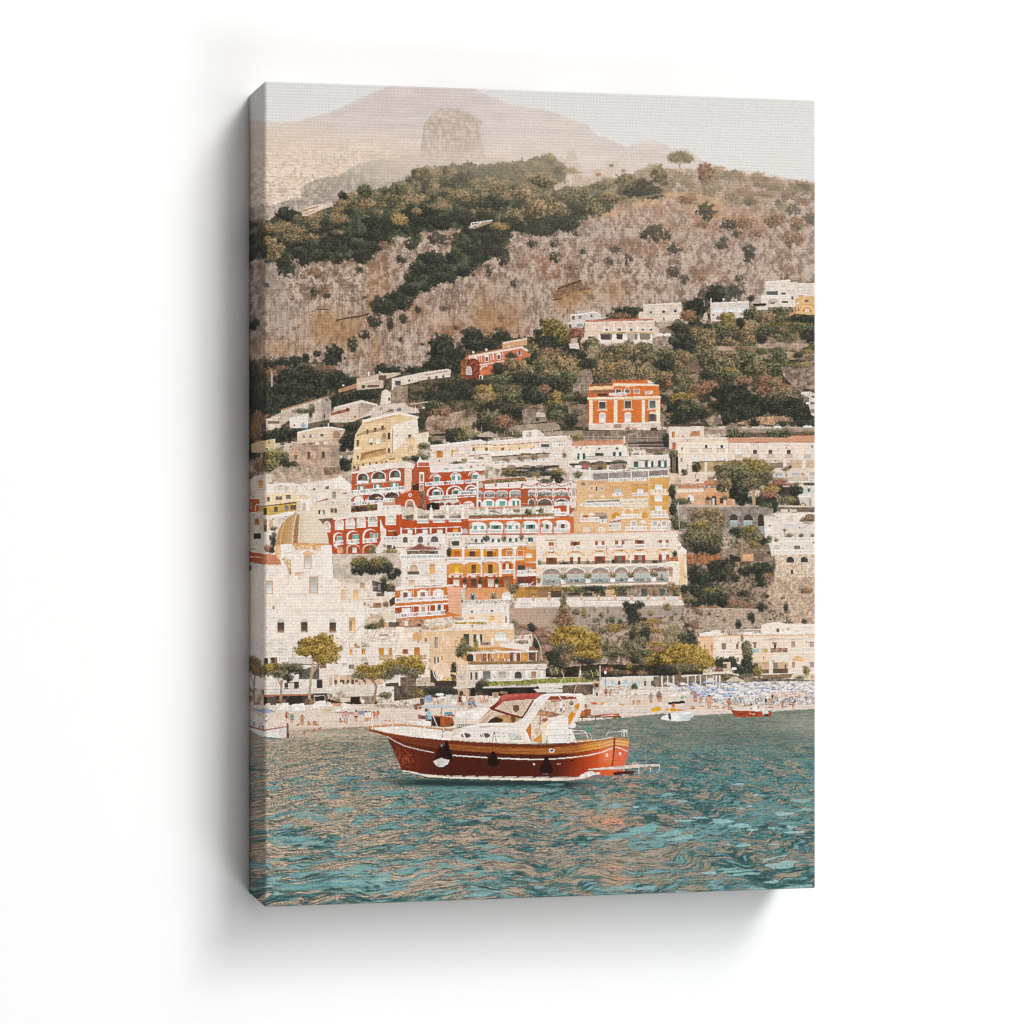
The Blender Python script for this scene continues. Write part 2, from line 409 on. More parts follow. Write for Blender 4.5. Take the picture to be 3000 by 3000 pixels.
# bushes on the crest and in the rocks
part('printed_crest_bushes', 'hazy olive bushes along the sunny crest at the right of the print')
tile('D')
for i in range(150):
    x = rs.uniform(180, 1600); top = float(np.interp(x, [180, 430, 560, 700, 900, 1150, 1400, 1600], [700, 690, 720, 690, 720, 745, 800, 810]))
    y = top + 15 + abs(rs.normal(0, 1)) * 130
    if y > 1190 or (560 < x < 900 and 880 < y < 960 and rs.rand() < .8): continue
    r = rs.uniform(18, 52)
    Crown(x, y, r, r * .72, ('m', 'h', 'o', 'b', 'd')[int(rs.rand() ** 1.3 * 5)], i + 200, .34 + .25 * max(0, (1000 - y) / 350) , 'c9b199', .9, soft=.8)
Crowd([(300, 850, 130, 70, 'd'), (200, 800, 70, 60, 'm'), (440, 760, 60, 70, 'm'), (760, 730, 60, 60, 'b'), (390, 880, 90, 40, 'd')], 12, haze=.25, hz='bba68e')
Ln([150, 945, 300, 915, 430, 893, 600, 880, 690, 880, 790, 920, 900, 965], 14, 'c4aa84', a=.45)
part('printed_bushes', 'dark round bushes scattered over the rock face of the print')
Crowd([(420, 1170, 100, 50, 'd'), (540, 1280, 46, 40, 'd'), (120, 1278, 36, 26, 'd'), (85, 1360, 26, 30, 'd'), (770, 1010, 60, 55, 'd'), (930, 1110, 80, 40, 'd'), (985, 1170, 36, 26, 'd'),
       (1075, 1300, 46, 66, 'd'), (540, 1430, 40, 40, 'd'), (615, 1490, 36, 30, 'd'), (870, 1250, 46, 24, 'd'), (890, 1210, 30, 22, 'd'), (210, 1350, 36, 36, 'd'), (200, 1430, 30, 30, 'b'), (370, 1390, 26, 26, 'b'),
       (1000, 1480, 26, 30, 'd'), (740, 1480, 30, 20, 'b'), (1050, 1090, 60, 40, 'b'), (1250, 1070, 70, 50, 'b'), (1420, 1090, 60, 40, 'b'), (640, 930, 66, 28, 'b'), (750, 1100, 40, 26, 'b'),
       (1380, 1200, 60, 60, 'b'), (1130, 1170, 50, 40, 'b'), (1330, 1440, 36, 50, 'b'), (830, 1560, 60, 40, 'd'), (900, 1600, 110, 70, 'd'), (1000, 1560, 60, 50, 'd'), (760, 1600, 60, 36, 'd')], 31, haze=.2, hz='a59283', rough=.95, soft=.85)
Crowd([(750, 1420, 60, 20, 'r'), (700, 1440, 40, 18, 'r'), (250, 1230, 90, 30, 'b'), (1000, 1060, 60, 30, 'b'), (180, 960, 40, 16, 'b')], 40, haze=.45, hz='a59283', lit=-.1, rough=1.1, soft=.6)
tile('C')
Crowd([(1105, 1240, 36, 22, 'd'), (1270, 1335, 44, 34, 'd'), (1460, 1295, 22, 18, 'd'), (1270, 1230, 30, 30, 'd'), (1415, 1170, 20, 18, 'd'), (900, 1350, 36, 46, 'd'), (795, 1430, 26, 50, 'd'), (980, 1520, 22, 26, 'd'),
       (240, 1240, 40, 40, 'd'), (180, 1350, 36, 22, 'd'), (450, 1210, 70, 46, 'd'), (300, 1705, 20, 22, 'd'), (200, 1770, 26, 32, 'd'), (100, 1800, 20, 40, 'd'), (530, 1680, 36, 22, 'b'), (10, 1670, 60, 50, 'd'), (1400, 1400, 70, 22, 'b'),
       (690, 1890, 80, 56, 'd'), (460, 1915, 60, 40, 'd'), (870, 1900, 50, 56, 'd'), (1720, 1730, 60, 36, 'd'), (1850, 1730, 40, 36, 'd'), (1900, 1180, 26, 26, 'd'), (60, 1250, 40, 26, 'b'), (480, 1700, 20, 16, 'd'), (570, 1835, 20, 14, 'd')], 51, haze=.12, hz='a59283', rough=.95, soft=.9)
tile('E')
Crowd([(390, 280, 80, 70, 'd'), (640, 510, 34, 50, 'd'), (760, 530, 36, 26, 'd'), (1260, 620, 56, 66, 'd'), (1340, 640, 50, 60, 'd'), (1210, 770, 66, 60, 'd'), (1120, 900, 60, 40, 'd'), (1010, 990, 50, 66, 'd'),
       (1450, 190, 40, 36, 'd'), (1070, 290, 40, 36, 'd'), (1090, 150, 80, 50, 'd'), (430, 565, 14, 10, 'd'), (1360, 800, 30, 60, 'd'), (1480, 750, 30, 40, 'd'), (1450, 945, 26, 20, 'd'), (1660, 990, 26, 16, 'd'),
       (1620, 660, 26, 26, 'd'), (670, 330, 60, 40, 'b'), (720, 470, 60, 40, 'b'), (600, 300, 50, 30, 'b'), (540, 350, 40, 26, 'b'), (190, 430, 16, 20, 'd'), (1110, 550, 20, 20, 'd')], 61, haze=.08, hz='8f7d70', lit=-.05, rough=.9, soft=.92)

# ---------------------------------------------------------------- the upper hillside: houses between trees
part('printed_hillside', 'terraced green hillside between the upper houses of the print')
tile('Z')
def slope(s):
    x, y = SX[s], SY[s]
    n = fbm(x / 22, y / 16, 81, 5, .6); f = fbm(x / 5, y / 4.5, 85, 4, .7)
    c = mix(C('3f3d31') + 0 * IMG[s], C('7b6a56'), sm(.3, .75, f * .5 + n * .5))
    return mix(c, C('a48d78') + 0 * c, sm(.55, .75, n) * .75 * sm(1500, 1950, x))
area([600, 1060, 775, 1050, 850, 1075, 905, 1062, 960, 1060, 1010, 1110, 1080, 1110, 1130, 1100, 1200, 1080, 1260, 1060, 1330, 1015, 1400, 985, 1560, 985, 1680, 960, 1760, 935, 1880, 900, 2000, 905, 2080, 880, 2230, 905, 2450, 890,
      2450, 1340, 600, 1340], slope, 8, 20)
part('printed_bushes', 'dark thicket behind the left houses of the print')
tile('E')
Crowd([(280, 1180, 100, 40, 'd'), (340, 1150, 60, 40, 'd'), (460, 1150, 60, 50, 'd'), (560, 1130, 50, 46, 'd'), (670, 1080, 36, 30, 'd'), (840, 1080, 90, 80, 'd'), (800, 1150, 80, 50, 'd'), (380, 1300, 130, 80, 'd'), (560, 1290, 130, 90, 'd'),
       (700, 1330, 130, 80, 'd'), (860, 1320, 100, 80, 'd'), (260, 1420, 120, 60, 'd'), (450, 1430, 150, 70, 'd'), (640, 1440, 150, 60, 'd'), (900, 1400, 90, 60, 'd'), (330, 1530, 150, 60, 'd'), (950, 1500, 150, 60, 'd'), (840, 1540, 80, 60, 'd'),
       (1150, 1450, 120, 60, 'd'), (1280, 1230, 80, 60, 'd'), (1400, 1240, 80, 40, 'd'), (1600, 1230, 100, 36, 'd'), (1750, 1200, 80, 40, 'd'), (1850, 1090, 110, 130, 'd'), (1870, 970, 90, 60, 'd'), (1000, 1340, 60, 40, 'd'),
       (80, 1300, 60, 120, 'd'), (90, 1500, 70, 160, 'd'), (110, 1700, 80, 80, 'b'), (80, 800, 50, 60, 'd'), (200, 1600, 80, 50, 'd')], 71, lit=-.03)
Crowd([(240, 1260, 50, 40, 'b'), (780, 1220, 60, 26, 'b'), (330, 1210, 60, 20, 'b'), (1560, 1580, 100, 40, 'b')], 75)
Ln([247, 1255, 247, 1395], 6, 'cfc5ba'); Ln([612, 1120, 612, 1170], 5, 'b9aa9c')
tile('F')
Crowd([(100, 1050, 110, 120, 'd'), (100, 1180, 120, 70, 'd'), (400, 920, 100, 66, 'd'), (420, 1000, 130, 60, 'd'), (640, 930, 80, 60, 'd'), (250, 1080, 90, 60, 'd'), (260, 1200, 70, 60, 'd'), (700, 1190, 60, 40, 'g'), (720, 920, 30, 50, 'd'), (560, 980, 70, 50, 'd')], 81, lit=-.03)

tile('E')
House('low cream house with terraces among dark bushes at the upper left of the print', [1045, 1315, 1215, 1280, 1250, 1272, 1400, 1262, 1465, 1275, 1300, 1330, 1300, 1405, 1050, 1425], 'cbb6a2')
P([875, 1420, 1045, 1362, 1050, 1405, 880, 1450], 'b58c70', tex=.1); Rc(1255, 1285, 1330, 1330, '6c5a4b'); Rc(1150, 1375, 1260, 1400, '6f6152'); Ar(1090, 1375, 1130, 1410, '5f5347'); Ln([1045, 1318, 1240, 1280], 6, 'ab7f63'); Ln([1050, 1370, 1240, 1325], 9, 'e3d5c7')
Rc(1155, 1255, 1168, 1290, 'e8ddd2'); El(1265, 1258, 8, 8, 'f0e8e0'); El(1285, 1270, 8, 8, 'f0e8e0'); El(1405, 1272, 8, 8, 'f0e8e0'); El(920, 1382, 9, 9, 'efe7df'); Ln([1280, 1280, 1460, 1262], 5, 'ddd0c4')
House('long white house with a dark square window at the upper left of the print', [1378, 1318, 1690, 1255, 1910, 1225, 1935, 1240, 1930, 1300, 1680, 1330, 1600, 1350, 1520, 1370, 1400, 1395, 1378, 1440], 'dccdbf')
Win(1410, 1340, 1462, 1385, '4a4c50', None); Win(1535, 1325, 1555, 1350, '77685b', None); Ln([1690, 1285, 1900, 1245], 9, '9a7a62'); P([1400, 1395, 1530, 1385, 1530, 1440, 1390, 1440], 'a28c78', tex=.15)
for x in (1730, 1800, 1865): Win(x - 14, 1300 - (x - 1730) * .12, x + 12, 1325 - (x - 1730) * .12, '6b5647', None, sill=False)
House('narrow white stair tower in the upper left of the print', [1285, 1440, 1320, 1418, 1375, 1450, 1370, 1550, 1268, 1562], 'e2d3c6'); Win(1345, 1495, 1362, 1525, '5c4d43', None, sill=False)
P([1370, 1440, 1530, 1440, 1520, 1545, 1370, 1550], '97826f', tex=.25, ts=5)

House('weathered grey gabled house at the left of the print', [332, 1608, 600, 1530, 765, 1483, 806, 1530, 800, 1700, 600, 1740, 420, 1700, 340, 1680], 'c8b8a8', tex=.12)
P([332, 1608, 765, 1483, 772, 1492, 340, 1622], 'ad8468'); P([715, 1505, 765, 1486, 806, 1530, 800, 1700, 720, 1715], 'ab9b8e', tex=.15); Win(757, 1505, 772, 1525, DK, None, sill=False); Win(735, 1655, 748, 1690, DK, None, sill=False)
P([240, 1680, 330, 1640, 400, 1650, 420, 1700, 340, 1760, 240, 1740], 'c9b6a4', tex=.12); P([190, 1700, 270, 1680, 340, 1700, 330, 1790, 190, 1810], 'cfbdac', tex=.12); Ln([190, 1705, 330, 1675], 7, 'e8dccf'); Rc(205, 1720, 320, 1745, '7d6a5a')
P([410, 1690, 590, 1650, 590, 1775, 420, 1790], 'e6d9ce', tex=.04); Ar(520, 1733, 560, 1785, '9fb1b5'); Rc(565, 1740, 583, 1785, 'bac6c6'); Rc(452, 1745, 466, 1770, '917f71'); 
part('printed_bushes', 'vines over the roof terrace at the left of the print'); Crowd([(530, 1620, 80, 24, 'g'), (620, 1600, 30, 40, 'g'), (610, 1650, 14, 30, 'd')], 85)
House('cream house with a red balcony and arches at the left of the print', [832, 1600, 1090, 1520, 1240, 1560, 1245, 1640, 1060, 1700, 1000, 1730, 790, 1730, 795, 1640, 832, 1620], 'd6c1ae')
P([832, 1588, 1090, 1520, 1245, 1560, 1240, 1575, 1090, 1540, 835, 1608], 'e4d6c8'); P([1090, 1545, 1240, 1575, 1110, 1660, 1060, 1690, 1060, 1560], 'b9a695', tex=.12); P([800, 1640, 980, 1595, 985, 1625, 800, 1670], 'a5694c'); Rc(945, 1595, 978, 1625, '6b4c3c'); Win(860, 1625, 900, 1645, '6b4c3c', None, sill=False); Win(1022, 1668, 1040, 1690, 'a06a3e', None, sill=False)
for x in (825, 890, 960): Ln([x - 20, 1725, x - 12, 1690, x + 5, 1678, x + 22, 1690, x + 28, 1720], 6, 'e8dacb')
P([1140, 1660, 1220, 1610, 1240, 1625, 1160, 1670], 'd8d4d0')
House('pale low house with arched loggia under the white stair tower of the print', [1200, 1590, 1290, 1560, 1500, 1545, 1530, 1580, 1620, 1600, 1640, 1640, 1480, 1650, 1240, 1680, 1180, 1690], 'd5c4b5')
Win(1262, 1590, 1292, 1625, '8f7c6c', None); Ar(1340, 1600, 1400, 1640, 'a68d78'); Ar(1425, 1590, 1470, 1630, '8d8a85'); Ln([1290, 1640, 1400, 1610, 1480, 1610], 8, '5a4a40'); Ln([1280, 1600, 1280, 1650], 5, 'efe5db'); Ln([1405, 1590, 1405, 1640], 5, 'efe5db'); Ln([1600, 1580, 1600, 1640], 8, 'e9ded4')
El(1677, 1592, 14, 10, 'f1eae2'); Ln([1550, 1560, 1740, 1535], 8, 'cfc0b0')
part('printed_rock_wall', 'bare stone retaining wall above the cream houses at the left of the print')
P([1690, 1740, 1720, 1680, 1850, 1640, 1930, 1640, 1930, 1840, 1700, 1800], 'a68d79', tex=.2, ts=6)
tile('F'); P([0, 1690, 150, 1660, 310, 1620, 310, 1690, 440, 1670, 445, 1760, 300, 1790, 140, 1830, 0, 1840], 'a38b77', tex=.2, ts=6); P([0, 1680, 300, 1620, 300, 1640, 0, 1710], 'c9b49e', a=.5)
Rc(310, 1610, 440, 1680, '7d685a', tex=.2)

# pink and red villa with its trees
House('red villa with white arches and ivy on the hillside of the print', [290, 1160, 360, 1100, 640, 1040, 860, 1010, 965, 1080, 965, 1130, 720, 1200, 690, 1260, 480, 1290, 470, 1320, 290, 1330], 'c97a58')
P([683, 980, 910, 938, 915, 1000, 740, 1025, 683, 1040], 'cf9f79'); P([683, 975, 912, 935, 914, 948, 683, 992], 'e6d3c0'); P([360, 1100, 860, 1008, 965, 1072, 968, 1090, 860, 1030, 365, 1125], 'e8d8c9'); P([360, 1095, 860, 1005, 862, 1014, 362, 1106], 'b98a70')
for i, x in enumerate((425, 535, 648, 735, 843)):
    y = 1125 - i * 19
    if i != 3: Win(x - 13, y + 10, x + 13, y + 48, '5b4a46', WH, arch=False)
    if i in (0, 1, 2): Ar(x - 22, y - 16, x + 22, y + 6, 'eddccd'); Ln([x - 50, y - 8, x - 50, y + 55], 9, 'e9d6c6'); Ln([x + 40, y - 18, x + 40, y + 45], 6, 'e9d6c6')
    Ln([x - 30, y - 14, x - 20, y - 22, x, y - 27, x + 24, y - 24], 5, 'e9d6c6')
P([350, 1140, 420, 1125, 470, 1160, 470, 1330, 290, 1335, 290, 1170], '7f4434', tex=.4, ts=3); P([290, 1150, 330, 1130, 350, 1135, 350, 1330, 290, 1330], '8a5a3c', tex=.3, ts=3); Ar(338, 1198, 392, 1285, 'c8b9ae'); Ln([365, 1200, 365, 1280], 4, '9a8d85')
P([470, 1190, 700, 1160, 690, 1250, 480, 1290], 'c8704c', tex=.15); Ln([475, 1235, 490, 1205, 540, 1195], 12, 'e3d0c0'); Ln([470, 1190, 700, 1150], 10, 'e6d5c5'); Rc(463, 1285, 497, 1325, 'e6dad0'); Rc(470, 1292, 490, 1325, '4a4138'); El(408, 1068, 11, 13, 'e3c9b8'); El(530, 1045, 11, 13, 'e3c9b8'); El(745, 1014, 10, 12, 'e3c9b8')
part('printed_bushes', 'ivy over the middle of the red villa in the print'); Crowd([(765, 1110, 56, 40, 'd'), (760, 1150, 46, 40, 'd'), (930, 1150, 60, 36, 'd'), (640, 1200, 50, 36, 'd'), (620, 1240, 40, 30, 'd')], 91)

House('white modern house with a roof terrace above the pink villa of the print', [1320, 720, 1560, 690, 1610, 715, 1640, 750, 1460, 775, 1440, 840, 1300, 850, 1300, 790, 1325, 780], 'cfc6be')
Rc(1340, 725, 1365, 760, '6f655d'); Win(1400, 722, 1428, 755, '7b6d63', None); Win(1510, 715, 1530, 740, '6d4d44', None); P([1320, 715, 1560, 682, 1612, 712, 1610, 722, 1560, 695, 1320, 728], 'e6ddd4'); P([1300, 785, 1470, 770, 1460, 790, 1300, 800], 'ddd3ca'); Rc(1310, 808, 1335, 835, '55504b'); Rc(1385, 800, 1440, 830, '9b968f'); 
for x in range(1370, 1700, 22): Ln([x, 700 - (x - 1370) * .12, x, 672 - (x - 1370) * .02], 3, 'e6dfd8')
Ln([1370, 690, 1600, 668], 3, 'd8cfc6'); Ln([1600, 745, 1690, 740], 4, 'd8cfc6')
House('pale pink villa with tiled eave and curtained loggia on the hillside of the print', [1465, 785, 1932, 770, 2120, 752, 2120, 830, 2165, 830, 2150, 960, 1932, 1000, 1590, 1010, 1580, 1120, 1420, 1130, 1420, 960, 1455, 900], 'dfc7b5')
tile('F'); P([1465, 765, 1932, 752, 2120, 745, 2122, 765, 1932, 778, 1465, 790], 'b5694c'); Ln([1465, 790, 2120, 772], 8, 'eadfd2')
for x in range(1475, 2115, 14): Ln([x, 768 - (x - 1465) * .028, x, 786 - (x - 1465) * .03], 4, 'd8b09a')
for x in (1540, 1665, 1752, 1810, 1895, 2000): El(x, 803 - (x - 1540) * .01, 6, 6, '9a6f5a')
for x in (1668, 1785, 1897, 2010, 2085): Win(x - 16, 845, x + 14, 868, '6a5a52', WH, m=6)
for x in (1640, 1730, 1850, 1950): Rc(x, 815, x + 14, 870, 'eee2d8')
Rc(1590, 880, 2110, 892, 'bfa86f', tex=.3, ts=3); Rc(1600, 893, 2105, 952, '8d7c70'); Rc(1605, 900, 1700, 950, '55483f'); Rc(1755, 900, 1815, 948, '4a3f38'); Rc(1860, 900, 1930, 950, 'b9a595')
for x in (1590, 1720, 1740, 1820, 1840, 1960, 2080): P([x, 893, x + 14, 893, x + 22, 950, x - 4, 950], 'eee5dd')
Rc(1590, 950, 2150, 985, 'e4d5c8', tex=.05); P([1460, 850, 1590, 845, 1590, 915, 1460, 920], 'e2c9b6'); Rc(1490, 918, 1560, 940, '6f5a4d'); P([1420, 965, 1590, 940, 1590, 1100, 1420, 1130], 'cf977c', tex=.08); Ar(1485, 980, 1550, 1030, '8f4f3a'); 
part('printed_bushes', 'shrubs under the pink villa of the print'); Crowd([(1370, 890, 80, 46, 'r'), (1360, 850, 60, 20, 'r'), (1340, 1020, 100, 50, 'd'), (1430, 1100, 60, 50, 'd')], 95); P([1310, 985, 1400, 985, 1410, 1040, 1320, 1030], 'd9cdc2'); P([1330, 940, 1390, 930, 1390, 980, 1330, 985], 'b7a598')

tile('G')
House('pale two storey house with a parapet above the pink villa of the print', [275, 625, 632, 605, 645, 770, 400, 785, 360, 755, 230, 750, 230, 690, 275, 685], 'd8c8b9', tex=.08)
P([275, 618, 632, 598, 634, 612, 275, 632], 'e4d8cc')
for x, y in ((343, 693), (467, 686), (576, 681)): Win(x - 14, y - 12, x + 14, y + 12, '54443c', None)
Win(460, 745, 476, 768, '6b584c', None, sill=False); Ln([300, 712, 630, 700], 4, 'bda996'); P([400, 785, 860, 765, 870, 790, 560, 810, 400, 850], 'b9a493', tex=.15, ts=5)
part('printed_bushes', 'dark shrubs between the two pale upper houses of the print'); Crowd([(760, 660, 120, 90, 'd'), (700, 720, 80, 50, 'b'), (800, 600, 80, 50, 'd'), (120, 680, 110, 40, 'd'), (60, 720, 80, 26, 'b'), (1290, 560, 40, 30, 'd'), (950, 520, 80, 80, 'd')], 99)
House('pale house with three large arched windows near the right of the print', [905, 605, 1270, 585, 1272, 720, 1130, 750, 1000, 775, 910, 780], 'd9cbbf')
P([905, 602, 1272, 584, 1272, 596, 905, 616], 'e9dfd4'); Rc(905, 560, 918, 610, 'ddd0c4')
for x in (975, 1100, 1215):
    Ar(x - 46, 640 - (x - 975) * .03, x + 46, 695 - (x - 975) * .02, 'e8e2dc', h=40); Win(x - 40, 645 - (x - 975) * .03, x + 40, 692 - (x - 975) * .02, 'b9bfbf', None, arch=True, sill=False)
    Ln([x, 645, x, 692], 5, 'f0eae4'); Ln([x - 42, 668, x + 42, 666], 4, 'f0eae4')
Ar(958, 725, 1005, 762, '6b6c66'); Rc(925, 705, 938, 725, '5b4b42'); P([1120, 715, 1220, 700, 1215, 745, 1130, 750], 'd9cdc3'); P([850, 700, 875, 690, 878, 770, 830, 765], 'c9b9aa')
House('tall white building with arched balconies and roof plants at the upper right of the print', [1425, 405, 1660, 385, 1660, 410, 1895, 418, 1932, 420, 1932, 560, 1700, 640, 1440, 640, 1385, 620, 1385, 530, 1430, 520], 'e0d2c5')
P([1425, 402, 1660, 382, 1662, 394, 1425, 416], 'eee5dc')
for x in (1490, 1600, 1675, 1756, 1840): Win(x - 11, 445 if x < 1650 else 458, x + 11, 485 if x < 1800 else 462, 'cfc8c4', '8c7b70', m=1)
Rc(1435, 492, 1540, 530, '5e5d5a'); Rc(1575, 507, 1618, 525, '534843'); Ar(1450, 562, 1545, 610, 'bfae9f', h=30); Rc(1470, 598, 1512, 612, '453b36'); Rc(1580, 585, 1640, 605, '6a4c44'); Bal(1440, 533, 1660, 530, 22, pitch=30, gap='cdbfb2'); Rc(1670, 540, 1690, 570, '6e5a50'); Rc(1740, 528, 1780, 550, 'd09d7b')
P([1305, 610, 1435, 605, 1435, 628, 1320, 636], '352c2a'); P([1350, 640, 1450, 636, 1450, 665, 1350, 668], 'e0d6cb'); P([1300, 590, 1330, 570, 1380, 560, 1385, 606, 1300, 612], 'b6aaa0')
Ln([1660, 400, 1810, 380], 12, 'a0855f', tex=.3); Ln([1500, 390, 1500, 340], 3, 'b9ada2'); Ln([1530, 380, 1530, 330], 3, 'b9ada2'); Ln([1155, 580, 1155, 530], 4, 'd8cdc4'); El(1032, 570, 10, 9, 'f4efe9'); El(1148, 575, 9, 8, 'f4efe9'); Ln([845, 570, 850, 630], 4, 'e9e1d9')
House('ochre house with round arches at the right edge of the print', [1705, 570, 1760, 545, 1932, 535, 1932, 690, 1880, 720, 1715, 705], 'd9b07c')
Rc(1795, 572, 1830, 600, '6b6460'); Win(1795, 572, 1830, 600, '6b5b54', None); El(1735, 608, 10, 14, 'e9dccf'); Ar(1760, 630, 1880, 690, 'ecc89a', h=45); Ar(1770, 640, 1868, 690, 'd6943f', h=40); Rc(1800, 655, 1835, 690, 'd9d0cc'); El(1736, 668, 8, 14, '6b5440'); Ln([1690, 640, 1700, 700], 14, 'd8a070'); P([1650, 700, 1720, 690, 1720, 715, 1650, 725], 'd7a077')

# trees of the hillside
part('printed_hillside_trees', 'olive and lemon trees filling the terraces at the right of the print')
rt = mesh_seed(8)
tile('G')
L = []
for i in range(190):
    x = rt.uniform(-280, 1960); y = rt.uniform(800, 1330)
    if y < 985 and x < 560: continue
    if 380 < x < 500 and y < 1070: continue
    if 1400 < x and rt.rand() < .45: continue
    L.append((x, y))
L.sort(key=lambda t: t[1])
for i, (x, y) in enumerate(L):
    r = rt.uniform(34, 74)
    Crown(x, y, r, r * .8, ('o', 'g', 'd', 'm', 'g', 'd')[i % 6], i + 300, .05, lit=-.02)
P([960, 1010, 1140, 1010, 1140, 1050, 960, 1060], 'ab947f', tex=.12); P([1330, 990, 1500, 980, 1830, 985, 1830, 1010, 1750, 1040, 1640, 1050, 1330, 1020], 'a7917e', tex=.2, ts=6); P([1430, 910, 1540, 950, 1700, 960, 1780, 950, 1760, 985, 1430, 985], '8d7867', tex=.2, ts=6)
P([1640, 1060, 1790, 1090, 1890, 1080, 1890, 1130, 1560, 1140, 1350, 1130, 1350, 1100], 'a58d79', tex=.2, ts=6); P([360, 940, 420, 915, 540, 930, 550, 1030, 450, 1070, 365, 1070], '9f8b7a', tex=.25, ts=5); P([1560, 1200, 1930, 1200, 1930, 1420, 1700, 1400, 1600, 1300], '8f7b6c', tex=.3, ts=6); P([700, 1170, 800, 1160, 790, 1250, 690, 1260], '7b6252', tex=.2)
for q in ((430, 905), (500, 905)): El(q[0], q[1], 36, 16, 'e9dfd6')
Crowd([(640, 850, 110, 50, 'd'), (590, 840, 50, 40, 'd'), (780, 870, 80, 50, 'o'), (900, 880, 60, 44, 'o'), (1070, 760, 76, 66, 't'), (1090, 820, 50, 30, 't'), (1010, 860, 76, 66, 'g'), (880, 820, 40, 30, 'd'), (870, 970, 70, 66, 'o'), (640, 960, 110, 80, 'd'), (700, 1020, 60, 50, 'd'), (1070, 965, 80, 44, 'o'), (1260, 945, 70, 50, 'o'),
       (1230, 860, 90, 50, 'o'), (1290, 700, 80, 56, 'g'), (1190, 790, 50, 50, 'd'), (1560, 680, 90, 40, 'g'), (1440, 740, 110, 40, 'o'), (1560, 750, 70, 46, 'g'), (1740, 750, 100, 40, 'd'), (1870, 760, 60, 40, 'd'), (1400, 860, 60, 60, 'g'), (1600, 850, 190, 40, 'g'), (1650, 800, 200, 14, 't'), (1780, 830, 120, 36, 'g'), (1390, 940, 50, 46, 'd'), (1890, 910, 60, 50, 'd'), (1590, 860, 40, 30, 'o'),
       (1840, 930, 70, 40, 'd'), (1570, 945, 40, 26, 'g'), (1680, 940, 40, 26, 'm'), (1240, 1030, 90, 26, 'o'), (1540, 1050, 70, 40, 'g'), (1390, 1060, 50, 30, 'g'), (1560, 1110, 90, 50, 'g'), (1730, 1100, 46, 26, 'd'), (1840, 1060, 70, 20, 'y'), (1590, 1160, 60, 44, 'g'), (1840, 1120, 50, 30, 'm'), (1750, 1190, 110, 26, 'o'), (1900, 1010, 40, 50, 'g'),
       (480, 1090, 90, 66, 'g'), (640, 1110, 90, 66, 'o'), (610, 1190, 50, 46, 'o'), (330, 1110, 100, 50, 'm'), (90, 1050, 110, 60, 'o'), (270, 1030, 90, 50, 'm'), (470, 1190, 80, 60, 'd'), (940, 1130, 110, 90, 'm'), (1080, 1080, 100, 30, 'o'), (1280, 1170, 130, 100, 'g'), (1340, 1220, 100, 80, 'm'), (1490, 1220, 80, 80, 'g'), (1040, 1260, 90, 66, 'g'), (1090, 1230, 60, 30, 'y'), (860, 1280, 70, 46, 'd'),
       (90, 1180, 80, 46, 'o'), (60, 1240, 50, 50, 'o'), (170, 1260, 60, 50, 'o'), (270, 1260, 80, 60, 'o'), (340, 1310, 60, 50, 'o'), (470, 1290, 70, 50, 'o'), (690, 1350, 90, 66, 'm'), (640, 1400, 50, 40, 'g'), (510, 1360, 40, 30, 'r')], 101)
part('printed_hillside_trees', 'big dark trees right of the orange palace of the print')
Crowd([(900, 1400, 90, 60, 'b'), (1000, 1440, 90, 60, 'd'), (760, 1420, 100, 60, 'b'), (620, 1520, 100, 70, 'y'), (700, 1480, 60, 30, 'y'), (640, 1610, 140, 100, 'd'), (740, 1640, 120, 80, 'd'), (660, 1600, 60, 40, 'g'), (770, 1580, 50, 40, 'g'), (600, 1690, 100, 50, 'd'),
       (1230, 1340, 90, 50, 'b'), (1150, 1440, 190, 90, 'd'), (1100, 1560, 180, 90, 'd'), (1300, 1560, 200, 100, 'd'), (1480, 1400, 150, 70, 'b'), (1560, 1460, 110, 70, 'o'), (1430, 1330, 100, 40, 'b'), (1610, 1440, 60, 40, 'o'), (1500, 1360, 60, 30, 'o'), (1500, 1560, 160, 80, 'd'), (1240, 1640, 160, 70, 'd'), (1700, 1560, 110, 80, 'd'), (1760, 1660, 110, 70, 'd'), (1050, 1690, 110, 60, 'd'), (1840, 1600, 50, 80, 'd'), (1640, 1640, 100, 40, 'd'), (1310, 1720, 60, 40, 'd')], 121, lit=-.04)
P([1150, 1740, 1250, 1710, 1350, 1680, 1600, 1670, 1640, 1730, 1500, 1760, 1390, 1740, 1290, 1760], 'b08d72', tex=.25, ts=6); P([870, 1720, 900, 1680, 1000, 1660, 1020, 1740, 900, 1760], 'a2897b', a=.8, tex=.3, ts=5)
Crowd([(1600, 1750, 80, 36, 'd'), (1310, 1730, 60, 40, 'd'), (1800, 1740, 100, 36, 'd')], 128)
House('white flat roofed house half cut by the right edge of the print', [1755, 1460, 1845, 1440, 1932, 1470, 1932, 1690, 1860, 1660, 1830, 1560, 1840, 1500], 'd5c9be', tex=.1); Rc(1850, 1540, 1932, 1560, '7a6a5f'); Rc(1860, 1480, 1932, 1500, '6b5a50'); El(1820, 1548, 12, 12, 'f1ebe5'); Rc(1850, 1600, 1932, 1640, '8f7f72')
for x in (1770, 1790, 1810, 1830): El(x, 1450, 9, 9, 'ece4dd')
tile('F')
Tree('tall dark green pine standing before the cliff of the print', [(1130, 900, 120, 100), (1180, 850, 110, 80), (1120, 800, 90, 60), (1220, 940, 90, 80), (1050, 960, 80, 50, 'd'), (1130, 970, 110, 60, 'd'), (1250, 890, 60, 60), (1020, 880, 50, 30, 'd')], sd=41, pal='t', lit=-.08)
part('printed_hillside_trees', 'golden olive trees below the red villa of the print')
